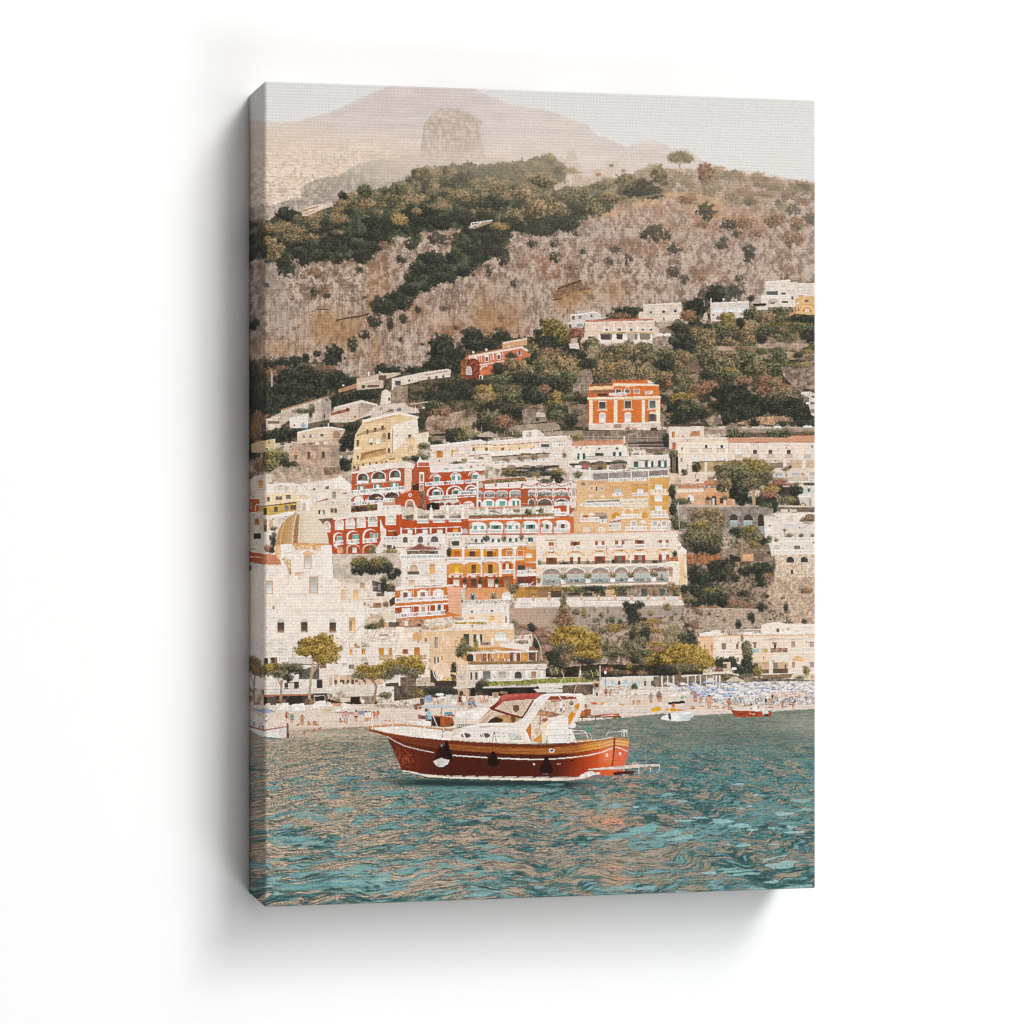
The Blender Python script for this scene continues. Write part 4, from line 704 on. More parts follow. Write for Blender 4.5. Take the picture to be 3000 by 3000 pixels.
# ---------------------------------------------------------------- orange palace and the red and yellow rows
OR, ORD = 'd4763a', 'a85a30'
tile('F')
House('big orange palace with pale stone pilasters in the upper right of the print', [1490, 1500, 1505, 1370, 1720, 1360, 1730, 1330, 2080, 1330, 2090, 1370, 2155, 1370, 2165, 1480, 2175, 1500, 2170, 1740, 2175, 1800, 1500, 1800], OR, tex=.05)
P([1500, 1395, 1735, 1385, 1735, 1415, 1500, 1425], 'e8c7a0'); P([1730, 1365, 2085, 1365, 2160, 1380, 2160, 1390, 2085, 1385, 1730, 1390], 'ecd6bd'); P([1510, 1370, 1720, 1355, 1720, 1380, 1510, 1390], '7f5a42', tex=.4, ts=2); P([1730, 1330, 1990, 1325, 2000, 1345, 1735, 1350], 'b0643a', tex=.3, ts=2)
P([1510, 1430, 1740, 1422, 1740, 1450, 1510, 1455], '8a6a52'); P([1500, 1455, 1735, 1450, 1740, 1490, 1500, 1495], 'c06a38', tex=.15); Rc(1580, 1455, 1675, 1482, '4a3a33'); P([2050, 1330, 2120, 1360, 2060, 1362], 'ebe0d6'); P([1830, 1400, 1860, 1385, 1890, 1398], 'ecd6bd')
for x in (1505, 1900): Rc(x - 6, 1320 if x > 1600 else 1330, x + 8, 1345, 'c0703c')
for x in (1777, 1860, 1950): Win(x - 22, 1420, x + 22, 1455, ('56504a', '6c5a56', '9a857c')[(x - 1777) // 83], 'e6d2bd', m=6, sill=False)
Bal(1690, 1455, 1860, 1450, 22, gap='a8623c', pitch=12); P([2020, 1435, 2100, 1430, 2110, 1465, 2020, 1470], 'd8c0ae', tex=.25, ts=2)
P([1485, 1495, 2175, 1482, 2180, 1502, 1485, 1515], 'efdcc4'); P([1490, 1512, 2170, 1500, 2170, 1514, 1490, 1526], 'd2ad86')
for x0, x1 in ((1500, 1530), (1735, 1767), (1998, 2028), (2130, 2168)): P([x0, 1520, x1, 1518, x1, 1742, x0, 1745], 'ecd9c0', tex=.04)
for y in range(1530, 1735, 24): Rc(1522, y, 1536, y + 11, 'ecd9c0'); Rc(2122, y, 2136, y + 11, 'ecd9c0')
P([1486, 1520, 1502, 1520, 1505, 1745, 1490, 1745], 'b4673a')
for i, x in enumerate((1626, 1866, 2128 - 0)):
    if i == 2: x = 2098 - 0
    Win(x - 30, 1535 - i * 4, x + 30, 1602 - i * 4, ('46423e', '524740', '54605a')[i], 'e6d4bf', m=6); Ln([x - 50, 1616 - i * 3, x + 52, 1612 - i * 3], 9, 'e8cfae')
    Win(x - 22, 1658 - i * 4, x + 22, 1726 - i * 3, ('bfc2c2', 'c6c7c4', '4e4440')[i], 'e8d6c2', m=8, sill=False); P([x - 30, 1650 - i * 4, x - 16, 1636 - i * 4, x + 16, 1636 - i * 4, x + 30, 1650 - i * 4], 'e8d6c2')
    if i == 2: Rc(x - 40, 1655, x - 22, 1720, '77625a'); Rc(x + 22, 1655, x + 40, 1720, '77625a')
P([1495, 1745, 2175, 1728, 2180, 1800, 1500, 1802], 'dccabb', tex=.1); Ln([1495, 1747, 2175, 1732], 8, 'efe3d6'); Rc(1735, 1750, 1805, 1782, 'a78b74'); Rc(2080, 1780, 2140, 1810, '55423c')
for x in (1860, 1930): El(x, 1790, 26, 14, 'b08f78', tex=.3)

# ---- the red hotel
RED, RD2 = 'b05a35', '93401f'
tile('H')
House('red hotel wing with three white arched loggias in the left of the print', [1200, 560, 1290, 490, 1440, 470, 1820, 430, 1932, 470, 1932, 1000, 1700, 1000, 1080, 1010, 1080, 930, 1160, 880, 1160, 770, 1200, 760], RED, tex=.06)
P([1195, 555, 1285, 535, 1290, 490, 1440, 465, 1640, 450, 1820, 428, 1880, 450, 1932, 480, 1932, 520, 1800, 500, 1640, 515, 1400, 555, 1200, 570], 'e8dace', tex=.06)
P([1800, 500, 1890, 520, 1870, 760, 1760, 800, 1740, 780, 1800, 700], 'e6c4b2', tex=.03); 
for x, y in ((1845, 530), (1845, 675)): Ar(x - 16, y, x + 16, y + 70, 'f0e3d9'); Ar(x - 10, y + 6, x + 10, y + 64, 'dfc3b4')
for i, x in enumerate((1325, 1505, 1690)):
    w = (68, 85, 66)[i]; y = 555 - i * 17
    Ar(x - w, y, x + w, y + 122, 'efe6de', h=w * .8); Ar(x - w + 14, y + 13, x + w - 14, y + 95, '6a4034', h=w * .62); Rc(x - 4, y + 40, x + w * .5, y + 80, '5b8a7c'); Crown(x, y + 88, w * .75, 15, 'm', i, ident=None); P([x - w + 8, y + 96, x + w - 8, y + 94, x + w - 8, y + 126, x - w + 8, y + 130], 'efe6de')
    Ln([x - w - 20, y + 138, x + w + 10, y + 132], 6, 'e8c9b6')
for x in (1405, 1600): Ar(x - 10, 575 - (x - 1405) * .09, x + 12, 640 - (x - 1405) * .09, 'c27355')
for x in (1310, 1490, 1680): Win(x - 42, 712 - (x - 1310) * .1, x + 42, 758 - (x - 1310) * .1, 'd8d2c8', 'e9dfd5', s='5f9a88', sill=False)
Bal(1160, 765, 1800, 712, 40, pitch=17, gap='6d5348'); P([1180, 810, 1790, 755, 1790, 770, 1180, 826], 'ecdfd4')
P([1170, 880, 1190, 835, 1260, 810, 1330, 830, 1370, 870, 1420, 790, 1550, 790, 1570, 830, 1580, 790, 1650, 770, 1730, 790, 1740, 840, 1560, 880, 1180, 900], 'eadfd4'); Ar(1185, 820, 1360, 890, RED, h=60); Ar(1225, 825, 1335, 890, 'e8ddd3', h=50); Ar(1390, 795, 1560, 870, '55423a', h=60); Ar(1575, 780, 1730, 845, '4f3e37', h=50); P([1460, 850, 1500, 830, 1550, 850], 'd9b99e'); Crown(1690, 830, 60, 14, 'b', 4)
Bal(1080, 905, 1530, 868, 38, pitch=17, gap='6f564a'); Bal(1560, 858, 1680, 850, 36, pitch=16, gap='8a6c5c')
P([1075, 1000, 1090, 960, 1160, 930, 1300, 940, 1480, 915, 1500, 950, 1490, 990, 1080, 1030], '9a4a2c'); 
for x in (1150, 1350): Ar(x - 45, 950 - (x - 1150) * .1, x + 50, 1000, '5a4238', h=40)
Crowd([(1200, 970, 60, 30, 'y'), (1260, 965, 60, 24, 'd'), (1390, 945, 46, 36, 'y'), (1450, 950, 50, 26, 'g')], 261)
P([1000, 1030, 1500, 985, 1750, 960, 1760, 1010, 1540, 1035, 1000, 1070], 'ecdfd3', tex=.03); Rc(1490, 890, 1550, 1010, 'ece1d7'); Bal(1560, 935, 1760, 928, 34, pitch=16, gap='c9a48c'); P([1550, 870, 1690, 860, 1690, 930, 1555, 935], 'e3d6ca', a=.5)
P([1750, 870, 1840, 770, 1932, 765, 1932, 1000, 1820, 980, 1760, 960], 'bd5426'); El(1860, 812, 22, 20, 'efe6de'); El(1860, 812, 11, 10, '8a4a34'); Ar(1805, 860, 1915, 975, 'efe2d6'); Ar(1818, 872, 1902, 975, 'b98a6a'); Crown(1860, 940, 36, 26, 'm', 3, ident=None)
tile('I')
P([180, 520, 260, 520, 260, 960, 180, 770], '9c3f24', tex=.08); P([75, 860, 110, 775, 200, 765, 265, 800, 265, 960, 80, 960], 'bd5426'); El(160, 812, 22, 20, 'efe6de'); El(160, 812, 11, 10, '8a4a34'); Ar(105, 860, 215, 975, 'efe2d6'); Ar(118, 872, 202, 975, 'b98a6a'); Crown(160, 945, 34, 26, 'm', 3)
House('red hotel centre with green shutters and white awning arches in the print', [200, 500, 250, 430, 380, 420, 400, 560, 960, 520, 1020, 530, 920, 600, 920, 960, 340, 980, 250, 960, 240, 780, 180, 770], RED, tex=.06)
P([240, 440, 275, 375, 305, 430, 380, 420, 390, 490, 240, 495], 'efe4da'); Rc(252, 443, 376, 488, 'c26248'); P([380, 480, 1020, 440, 1020, 530, 960, 535, 400, 560, 385, 540], 'eadcd1', tex=.03); P([390, 545, 870, 515, 1020, 515, 1020, 530, 870, 530, 400, 562], 'f1e8e0')
Win(547, 503, 600, 533, '8fb0a5', None, sill=False); Win(705, 493, 760, 523, '8fb0a5', None, sill=False); 
Win(275, 565, 305, 665, '8a6a5a', 'ece1d8', m=12); Ar(262, 550, 318, 575, 'ece1d8'); Win(272, 700, 305, 760, '9a8070', 'ece1d8', m=10)
P([180, 690, 260, 680, 260, 760, 190, 760], '4a2f28', tex=.3); part('printed_bushes', 'pink bougainvillea trailing down the red hotel of the print'); Crowd([(300, 850, 40, 80, 'r'), (300, 930, 36, 60, 'b'), (290, 790, 36, 30, 'r')], 271)
House('red hotel centre terrace rows with green shuttered doors in the print', [330, 620, 920, 560, 920, 960, 350, 980, 330, 800], 'b44f29', tex=.05)
for i, x in enumerate((445, 675, 880)):
    y = 575 - i * 14
    Ln([x - 60, y + 50, x - 50, y + 18, x - 20, y, x + 10, y, x + 45, y + 15, x + 66, y + 44], 9, 'ecdcd0'); Ln([x - 45, y + 40, x - 30, y + 18, x + 10, y + 10], 5, 'ecdcd0')
    Win(x - 12, y + 35, x + 48, y + 86, '4f7f73', 'ece2d9', m=6, sill=False) if i != 1 else Win(x - 40, y + 35, x + 56, y + 86, 'dcd8d2', 'ece2d9', s='5f9a88', m=6, sill=False)
    P([x - 20, y + 30, x, y + 18, x + 20, y + 14, x + 46, y + 18, x + 60, y + 28], 'ece2d9')
Bal(330, 672, 920, 635, 36, pitch=17, gap='5f4a40'); Rc(550, 655, 565, 700, 'b44f29'); Rc(770, 640, 782, 685, 'b44f29')
for i, (x, w) in enumerate(((445, 95), (665, 95), (850, 70))):
    Ar(x - w, 715 - i * 10, x + w, 830 - i * 14, 'ecdfd4', h=w * .8); Ar(x - w + 16, 730 - i * 10, x + w - 10, 830 - i * 12, '8f3f26', h=w * .7)
    Win(x - 26, 770 - i * 10, x + 60, 815 - i * 10, '554a44', 'ece2d9', s='5f9a88', m=5, sill=False); P([x - 20, 765 - i * 10, x, 748 - i * 10, x + 40, 750 - i * 10, x + 58, 765 - i * 10], 'ece2d9')
Bal(370, 828, 700, 808, 38, pitch=17, gap='6a544a'); Bal(705, 775, 915, 765, 40, pitch=17, gap='6a544a'); P([380, 890, 690, 860, 720, 880, 690, 905, 400, 905], 'd8d2c6', tex=.08); P([345, 920, 400, 895, 490, 900, 490, 980, 350, 985], '2b2a26')
P([710, 830, 895, 820, 895, 930, 740, 920], 'b8562c'); Ln([705, 840, 900, 825], 9, 'ecdfd4'); P([760, 905, 800, 885, 850, 880, 880, 910], 'e6d9ce')
for x in (520, 600, 690): Ar(x - 34, 895, x + 34, 940, '8f4a34'); Ln([x + 36, 890, x + 36, 950], 9, 'eadfd4')
Bal(500, 938, 890, 915, 36, pitch=17, gap='8d7466')
House('red and white hotel wing with three rows of arched balconies in the middle of the print', [920, 600, 1015, 590, 1020, 640, 1450, 605, 1500, 650, 1500, 980, 910, 960, 905, 800], 'bb5a34', tex=.05)
P([920, 600, 1015, 590, 1015, 650, 920, 660], 'e6d3c8'); P([1020, 650, 1450, 615, 1450, 660, 1030, 680], '7b6d4c', tex=.5, ts=3); Ln([1015, 635, 1450, 605, 1500, 655], 7, 'd9cec4'); P([1000, 690, 1450, 655, 1500, 690, 1500, 730, 1440, 730, 1010, 745], 'e9ddd4'); Ar(935, 670, 985, 728, 'c9bcb4', h=22); Rc(915, 660, 935, 960, 'e8dcd2')
for x in (994, 1131, 1278, 1434): Ar(x - 9, 685, x + 9, 720, RED)
for x, w in ((955, 24), (1060, 60), (1200, 60), (1355, 62)):
    Ar(x - w - 6, 765 - (x - 955) * .03, x + w + 6, 845 - (x - 955) * .02, 'ece2d9', h=26); Ar(x - w, 772 - (x - 955) * .03, x + w, 840 - (x - 955) * .02, 'b3a9a2', h=22); Rc(x - w + 8, 800, x + w - 8, 838, '8d8580', tex=.4, ts=2)
for x in (974, 1131, 1272, 1428): Ar(x - 11, 800, x + 11, 845, RED); Ln([x, 770, x, 790], 7, 'b86a4c')
for i, (x, w) in enumerate(((945, 22), (1048, 62), (1195, 62), (1347, 66))):
    Ar(x - w - 6, 862 - i * 4, x + w + 6, 945, 'efe6de', h=40); Win(x - w * .5 + 6, 885 - i * 3, x + w * .72, 935, '5c938a' if i != 3 else 'dcd8d2', None, s=None if i != 3 else '4f8a7a', sill=False) if i else Ar(x - 12, 885, x + 12, 940, '6b625c')
P([910, 850, 1440, 830, 1440, 845, 910, 862], 'd77f55', a=.6); P([1440, 660, 1500, 690, 1500, 980, 1440, 960], 'dcb9a6', tex=.05)
P([840, 950, 1440, 930, 1640, 915, 1790, 910, 1790, 930, 1440, 950, 860, 965], 'd9a888')
tile('J')
House('red hotel wing with swagged parapet and large arches in the middle of the print', [-130, 690, 0, 690, 490, 700, 490, 960, 400, 1060, -130, 1060], RED, tex=.05)
P([-60, 640, 60, 640, 60, 680, 240, 690, 440, 665, 500, 690, 490, 730, -130, 740], 'e8d9ce')
for x in (-30, 145, 335): Ln([x - 80, 680, x - 40, 705, x, 712, x + 40, 705, x + 90, 678], 12, RED); Ln([x - 80, 668, x - 40, 692, x, 700, x + 40, 692, x + 90, 666], 5, 'f1e8e0')
for x in (53, 243, 436): Rc(x - 10, 650, x + 10, 720, 'ece1d8'); Ar(x - 7, 672, x + 7, 712, RED); El(x, 640, 10, 14, 'c98f70')
for i, (x, w) in enumerate(((-10, 40), (140, 84), (330, 84), (468, 24))):
    Ar(x - w, 750, x + w, 830, 'c9c0ba', h=30); Rc(x - w + 6, 785, x + w - 6, 825, '8f8781', tex=.5, ts=2); Ar(x - w, 750, x + w, 775, 'e2dad3', h=24)
    if i < 3: Ar(x - w - 2, 848, x + w + 2, 925, 'ece0d6', h=50); Ar(x - w + 6, 858, x + w - 6, 925, '5f5249' if i != 0 else '6a5a50', h=44); Ln([x - w + 10, 890, x + w - 10, 880], 8, '8d7f74')
for x in (45, 235, 430): Rc(x - 12, 740, x + 12, 840, 'e6d8cd'); Ar(x - 7, 785, x + 7, 822, RED); El(x, 865, 10, 14, 'e6d8cd')
Rc(436, 735, 495, 960, 'e3d3c7', tex=.05); Ar(448, 735, 488, 820, 'b5aba4'); Bal(240, 895, 440, 888, 36, pitch=16, gap='9c8577'); P([-130, 935, 225, 930, 225, 1000, -130, 1000], '8d7f76', tex=.3, ts=3); Rc(240, 955, 385, 1005, 'c05a30')
for x in (262, 300): Ar(x - 18, 962, x + 18, 1008, 'ece1d8')
Bal(240, 1008, 390, 1005, 40, pitch=16, gap='a87a60'); Rc(40, 940, 62, 1040, 'efe4da'); Rc(390, 930, 416, 1040, 'efe4da'); 
for x in (-70, 130): Ar(x - 70, 1005, x + 80, 1040, 'c9b8aa', h=30)
tile('I')
part('printed_terrace', 'white tented terrace with parasols across the red hotel of the print')
P([60, 940, 220, 950, 385, 1010, 580, 960, 770, 970, 910, 985, 1440, 950, 1790, 935, 1790, 1060, 820, 1080, 760, 1090, 60, 1100], 'd8cbbd', tex=.14, ts=4)
P([80, 1000, 220, 950, 385, 1030, 215, 1020], 'd9c7b2'); P([410, 1010, 580, 960, 600, 1000, 430, 1015], 'd9c9b6'); P([600, 1000, 740, 960, 910, 990, 760, 1000], 'e2d6c8')
P([65, 1030, 120, 1010, 220, 1060, 200, 1100, 65, 1100], 'e4d8cd'); P([110, 1060, 210, 1030, 210, 1090, 130, 1100], '6d5a4c', tex=.3, ts=3)
for x in (305, 490, 670): P([x - 66, 1045, x, 1015, x + 70, 1040, x + 66, 1075, x - 60, 1080], '8d7b6c', tex=.35, ts=3); P([x - 70, 1045, x, 1020, x + 70, 1042], 'cbbba9')
rq = mesh_seed(12)
for i in range(60): x = rq.uniform(860, 1440); y = rq.uniform(990, 1045); P([x - 20, y + 6, x, y - 6, x + 20, y + 6], ('f3ece5', 'e6dbd0', 'cbb9a7', '9a8574', 'f0e8e0')[i % 5])
for x in (225, 398, 583, 757, 1030, 1225, 1412, 1595, 1775): Rc(x - 14, 960 if x > 300 else 950, x + 14, 1090 if x < 800 else 1050, 'efe6dd'); P([x - 10, 985, x, 915, x + 10, 985], 'efe6dd')
Crowd([(1500, 1005, 40, 40, 'g'), (1370, 985, 40, 20, 't'), (1640, 985, 30, 30, 'm'), (1100, 990, 30, 14, 'm')], 281)
for x in range(850, 1780, 34): Crown(x, 1050 - (x - 850) * .02, 20, 14, 'm', x)
P([820, 1065, 1790, 1035, 1790, 1050, 820, 1085], 'b5653f', tex=.2)

tile('H')
House('red hotel base with white glazed windows and green shutters behind the dome in the print', [830, 1080, 990, 1075, 1520, 1030, 1770, 1030, 1932, 1050, 1932, 1270, 1700, 1300, 1520, 1370, 1480, 1480, 980, 1480, 970, 1380, 940, 1370, 880, 1160], 'b8522b', tex=.06)
P([990, 1070, 1530, 1022, 1770, 1010, 1770, 1035, 1530, 1048, 990, 1092], 'ecdfd3'); Crown(880, 1090, 80, 26, 'm', 4)
for i, (x, w) in enumerate(((1060, 54), (1182, 54), (1308, 54), (1438, 54), (1645, 66), (920, 40))):
    y = 1085 - i * 14 if i < 5 else 1110
    Ar(x - w, y, x + w, y + 125, 'ecdfd4', h=44); Win(x - w + 9, y + 10, x + w - 9, y + 80, ('b8a898', 'c9b6a5', 'bfae9f', '8f8177', 'b4b2ae', 'b0a090')[i], None, arch=True, sill=False)
    for q in (-.5, 0, .5): Ln([x + q * w, y + 12, x + q * w, y + 82], 5, 'ecdfd4')
    Ln([x - w + 6, y + 50, x + w - 6, y + 48], 5, 'ecdfd4'); Bal(x - w, y + 78, x + w, y + 76, 40, pitch=11, gap='b8a595')
for i, (x, w) in enumerate(((1050, 60), (1215, 76), (1408, 84))):
    y = 1235 - i * 20
    Ar(x - w, y, x + w - 6, y + 120, 'ecdfd4', h=w * .85); Ar(x - w + 20, y + 12, x + w, y + 120, 'b04c28', h=w * .8)
    Win(x - 12 + i * 6, y + 45 - i * 4 + i * 6, x + 42 + i * 22, y + 105, 'b4a08c' if i == 2 else '6fa596', 'e6d8cc', s='6fa596', m=3, sill=False)
    Bal(x - w, y + 100 + i * 8, x + w - 2, y + 92 + i * 6, 44, pitch=16, gap='a8583a')
    Ar(x - w + 60 * (i == 0), 1365 + (i < 1) * 50, x + w, 1470, 'd9bfae', h=50); Ar(x - w + 14 + 60 * (i == 0), 1378 + (i < 1) * 50, x + w, 1470, 'a44f2e', h=46)
    Win(x - 5, 1410, x + 40, 1465, ('c78a4a', 'cdbba9', 'cdbba9')[i], 'd9bfae', sill=False)
P([990, 1385, 1040, 1380, 1030, 1420], 'ecdfd4'); P([1520, 1070, 1560, 1180, 1590, 1200, 1590, 1380, 1530, 1380], 'e8dbd0', tex=.04); P([1770, 1010, 1932, 1000, 1932, 1090, 1900, 1100, 1770, 1080], 'd8c8b6', tex=.1); P([1800, 1050, 1900, 1030, 1900, 1090, 1830, 1105], '70604f', tex=.3)
P([1600, 1215, 1720, 1210, 1720, 1280, 1600, 1290], 'a84c28'); Ln([1610, 1220, 1720, 1215], 6, 'ecdfd4'); Rc(1680, 1230, 1720, 1275, '4d3d35'); P([1750, 1195, 1932, 1200, 1932, 1255, 1760, 1260], 'a84c28'); Ln([1750, 1195, 1932, 1200], 7, 'ecdfd4'); Rc(1830, 1215, 1890, 1258, 'e3d8ce'); Bal(1565, 1285, 1705, 1282, 38, pitch=13)
tile('I')
House('long red terrace wall with white railings in the middle of the print', [0, 1040, 60, 1030, 60, 1105, 830, 1080, 830, 1270, 740, 1280, 560, 1260, 0, 1250], 'b8532a', tex=.06)
for x0, x1 in ((240, 372), (418, 556), (600, 742)): Bal(x0, 1090 - (x0 - 240) * .03, x1, 1088 - (x0 - 240) * .03, 38, pitch=12, gap='8a5a44')
P([50, 1195, 740, 1170, 740, 1240, 560, 1250, 50, 1255], 'a34a2a'); Ln([50, 1197, 740, 1172], 8, 'ecdfd4')
for x in (58, 223, 395, 572, 745): Rc(x - 8, 1180, x + 8, 1250, 'ecdfd4')
for x in (160, 332, 497): Win(x - 26, 1208, x + 26, 1248, 'd8cfc8', 'e9dfd5', sill=False)
Win(645, 1190, 707, 1235, 'c78a3e', None, sill=False); Bal(572, 1242, 733, 1236, 40, pitch=15, gap='6f564a'); Ar(752, 1192, 815, 1245, 'c4b8b2'); P([740, 1165, 820, 1160, 820, 1185, 745, 1190], 'b4542f')
House('long orange strip of white arched balconies in the middle of the print', [820, 1095, 1620, 1080, 1932, 1060, 2300, 1040, 2310, 1270, 1620, 1260, 830, 1275], 'd0703a', tex=.04)
P([820, 1082, 1640, 1066, 1790, 1060, 1790, 1078, 1640, 1084, 820, 1102], 'eddfd2')
for i, (x, w) in enumerate(((928, 95), (1125, 90), (1320, 90), (1515, 90), (1705, 66), (1880, 92), (2000 - 180 + 0, 0))):
    if not w: continue
    y = 1115 - i * 4
    Ar(x - w, y, x + w, 1235, 'efe5dc', h=44); Win(x - w * .5, y + 45, x + w * .72, 1205, ('d4d4d0', '4a423c', 'dcd8d2', '4b433d', '4f463e', '4f463e')[i], None, s='5f9a88' if i < 4 else 'd8cbbe', sill=False)
    if i in (1, 3): P([x + w * .1, y + 45, x + w * .45, y + 45, x + w * .25, 1200], '2f2b28')
    Crown(x - w + 14, y + 50, 12, 26, 'm', i, ident=None)
    Bal(x - w, 1205 - i * 2, x + w, 1203 - i * 2, 42, pitch=11, gap='a39184')
Ln([1620, 1085, 1620, 1265], 10, 'eddfd2'); Rc(2230, 1070, 2300, 1260, 'd2763c')
P([820, 1270, 1590, 1245, 1590, 1258, 820, 1285], 'b0664a')
House('white row with dark green shutters under the orange balconies in the print', [570, 1265, 1590, 1262, 1600, 1340, 1480, 1380, 570, 1420], 'e4d6c9', tex=.04)
for i, x in enumerate((940, 1130, 1328, 1525)): Win(x - 48 + (i == 3) * 16, 1310 - i * 5, x + 48 - (i == 3) * 16, 1352 - i * 4, 'd2cbc4' if i < 3 else '3f6b60', None, s='3f6b60', sill=False)
Crowd([(1020, 1305, 36, 34, 'd'), (1220, 1300, 28, 40, 'b'), (1420, 1285, 26, 36, 'b'), (900, 1362, 80, 10, 'g'), (1400, 1350, 110, 8, 'm')], 291); P([820, 1372, 1480, 1345, 1480, 1375, 1140, 1395, 820, 1400], 'efe4da'); Ln([590, 1408, 1320, 1395], 9, 'c8b4a2')
Rc(605, 1335, 718, 1385, '4f4842'); Rc(608, 1338, 640, 1380, 'd8cfc6'); P([620, 1370, 636, 1340, 650, 1370], '33302b'); Rc(790, 1300, 810, 1390, 'd0c2b5'); P([1490, 1350, 1590, 1335, 1590, 1400, 1480, 1400], 'e3c9ae'); Bal(575, 1244, 735, 1238, 40, pitch=15, gap='6f564a')

# ---- yellow houses
tile('J')
OC = 'deb68b'
House('tall yellow house with arched balconies in the middle right of the print', [500, 650, 560, 640, 1310, 620, 1545, 610, 1550, 1080, 1320, 1230, 470, 1240, 465, 1000, 500, 990], OC, tex=.04)
P([410, 490, 680, 540, 1540, 510, 1540, 600, 1310, 620, 860, 650, 560, 640, 500, 660, 420, 640], 'ddd0c3', tex=.08); P([680, 570, 1310, 540, 1310, 620, 690, 640], '9d9188', tex=.15); P([1320, 540, 1530, 525, 1530, 590, 1320, 600], '94847a', tex=.15); Ln([500, 545, 1540, 512], 12, 'efe6de'); P([560, 640, 600, 600, 640, 610, 660, 650], 'ece1d6')
for x in (650, 860, 1118, 1315): Ln([x, 550, x, 640], 9, 'ece2d9')
Bal(860, 628, 1300, 612, 36, pitch=20, gap='a39689'); Bal(1320, 600, 1535, 588, 22, pitch=20, gap='b5a898'); Crown(510, 580, 50, 40, 'm', 2)
Win(545, 665, 605, 708, '8a6f58', 'e6cfb0', arch=True, m=4); P([650, 655, 850, 650, 830, 695, 645, 695], 'c9987a', tex=.2, ts=3)
for x in range(655, 840, 18): Ln([x, 655, x - 3, 693], 5, 'e6c2a4')
P([1120, 690, 1310, 685, 1305, 708, 1115, 712], '9a7258', tex=.3, ts=3)
for x in (665, 790): Win(x - 12, 722, x + 12, 742, '6b5f58', 'ecdfd0')
Win(712, 720, 738, 775, '5a504a', 'ecdfd0', sill=False); Rc(638, 808, 690, 838, 'ecdac4'); Rc(770, 812, 815, 838, 'ecdac4'); P([835, 660, 1310, 650, 1310, 830, 835, 850], 'dbab74', a=.6)
for x, y0, w in ((965, 725, 60), (1222, 722, 92)):
    (Ar if w == 60 else Rc)(x - w, y0, x + w, y0 + 90, 'cf9d50'); Win(x - 30, y0 + 25, x + 30, y0 + 78, 'a9aeb2' if w == 60 else 'd4d2d2', 'eadfd6', m=6, sill=False); Bal(x - w, y0 + 68, x + w, y0 + 64, 30, pitch=14, gap='c08a44')
P([1330, 620, 1545, 610, 1550, 1080, 1330, 1090], 'd9a766', tex=.05)
for y in (690, 930): Ar(1335, y, 1520, y + 90, 'cf9d50', h=50); Win(1400, y + 15, 1455, y + 60, 'd2d0d0', 'e9dfd5', m=12, sill=False); Bal(1335, y + 62, 1520, y + 56, 42, pitch=15, gap='c79a5c', col='f0e2d0')
Rc(1335, 810, 1540, 880, 'cf9d50'); Win(1400, 830, 1450, 872, 'd2d0d0', 'e9dfd5', m=16, sill=False); P([1335, 800, 1540, 790, 1540, 812, 1335, 815], 'ecd2a8'); Bal(1330, 1030, 1545, 1025, 40, pitch=15, gap='c9a26a')
P([600, 860, 1140, 835, 1310, 840, 1310, 960, 1000, 960, 580, 950], 'e3d2bc', tex=.05); P([605, 880, 990, 862, 990, 900, 610, 915], 'a39386', tex=.15); Ln([590, 862, 1310, 836], 8, 'c9a478'); Bal(580, 905, 1000, 888, 42, pitch=14, gap='b09c88'); Bal(1000, 872, 1310, 858, 42, pitch=14, gap='c0a88c', col='ecdcc6'); P([500, 880, 590, 870, 590, 990, 500, 990], 'e2b984'); Win(535, 900, 570, 930, 'cfc9c4', 'ecdcc8')
P([590, 960, 1000, 955, 1330, 970, 1330, 1080, 870, 1110, 590, 1000], 'e2ba8c', tex=.03); Ar(1010, 935, 1235, 1070, 'eddcc6', h=100); Ar(1040, 965, 1120, 1060, 'e0b070', h=60); Ar(1135, 962, 1220, 1060, 'e0b070', h=60); Ar(890, 1005, 1000, 1090, 'cf9436', h=60); Ar(1240, 1000, 1300, 1070, 'cf9a40', h=50); Ar(690, 1005, 850, 1090, 'b59b88', h=40)
Rc(755, 1050, 840, 1095, '8d7a6c'); Bal(540, 1070, 760, 1066, 44, pitch=15, gap='c9a582'); Bal(750, 1088, 845, 1085, 44, pitch=14, gap='a08a78'); Bal(1010, 1030, 1240, 1025, 44, pitch=14, gap='d9b48a'); Rc(945, 1050, 1000, 1085, 'e6dcd2'); Bal(890, 1085, 1000, 1082, 24, pitch=16, gap='b98a50')
P([540, 1050, 550, 1010, 600, 1030, 560, 1060], 'e9d5bd'); 
for x, y in ((670, 1025), (775, 1185), (1245, 1110), (1420, 1115)): P([x - 48, y + 14, x, y - 14, x + 50, y + 14], 'f3ece6'); Ln([x, y + 10, x, y + 60], 5, 'e9ded3')
Rc(570, 1040, 630, 1070, 'b9704a'); Ln([513, 1020, 513, 1070], 14, 'd9c9b6'); Ln([470, 1155, 860, 1155], 6, 'e9cda4')
P([860, 1115, 1005, 1100, 1005, 1210, 870, 1220], 'e3d6ca', tex=.06); P([865, 1112, 1005, 1095, 1005, 1115, 865, 1130], 'a5775c', tex=.2); Rc(575, 1175, 650, 1235, 'e6d6c4'); Rc(740, 1185, 830, 1235, 'e8d8c6')
for x in (1145, 1385, 1490, 1575): Win(x - 24, 1115, x + 24, 1165, 'a9a4a0', 'ece1d6', m=12, sill=False)
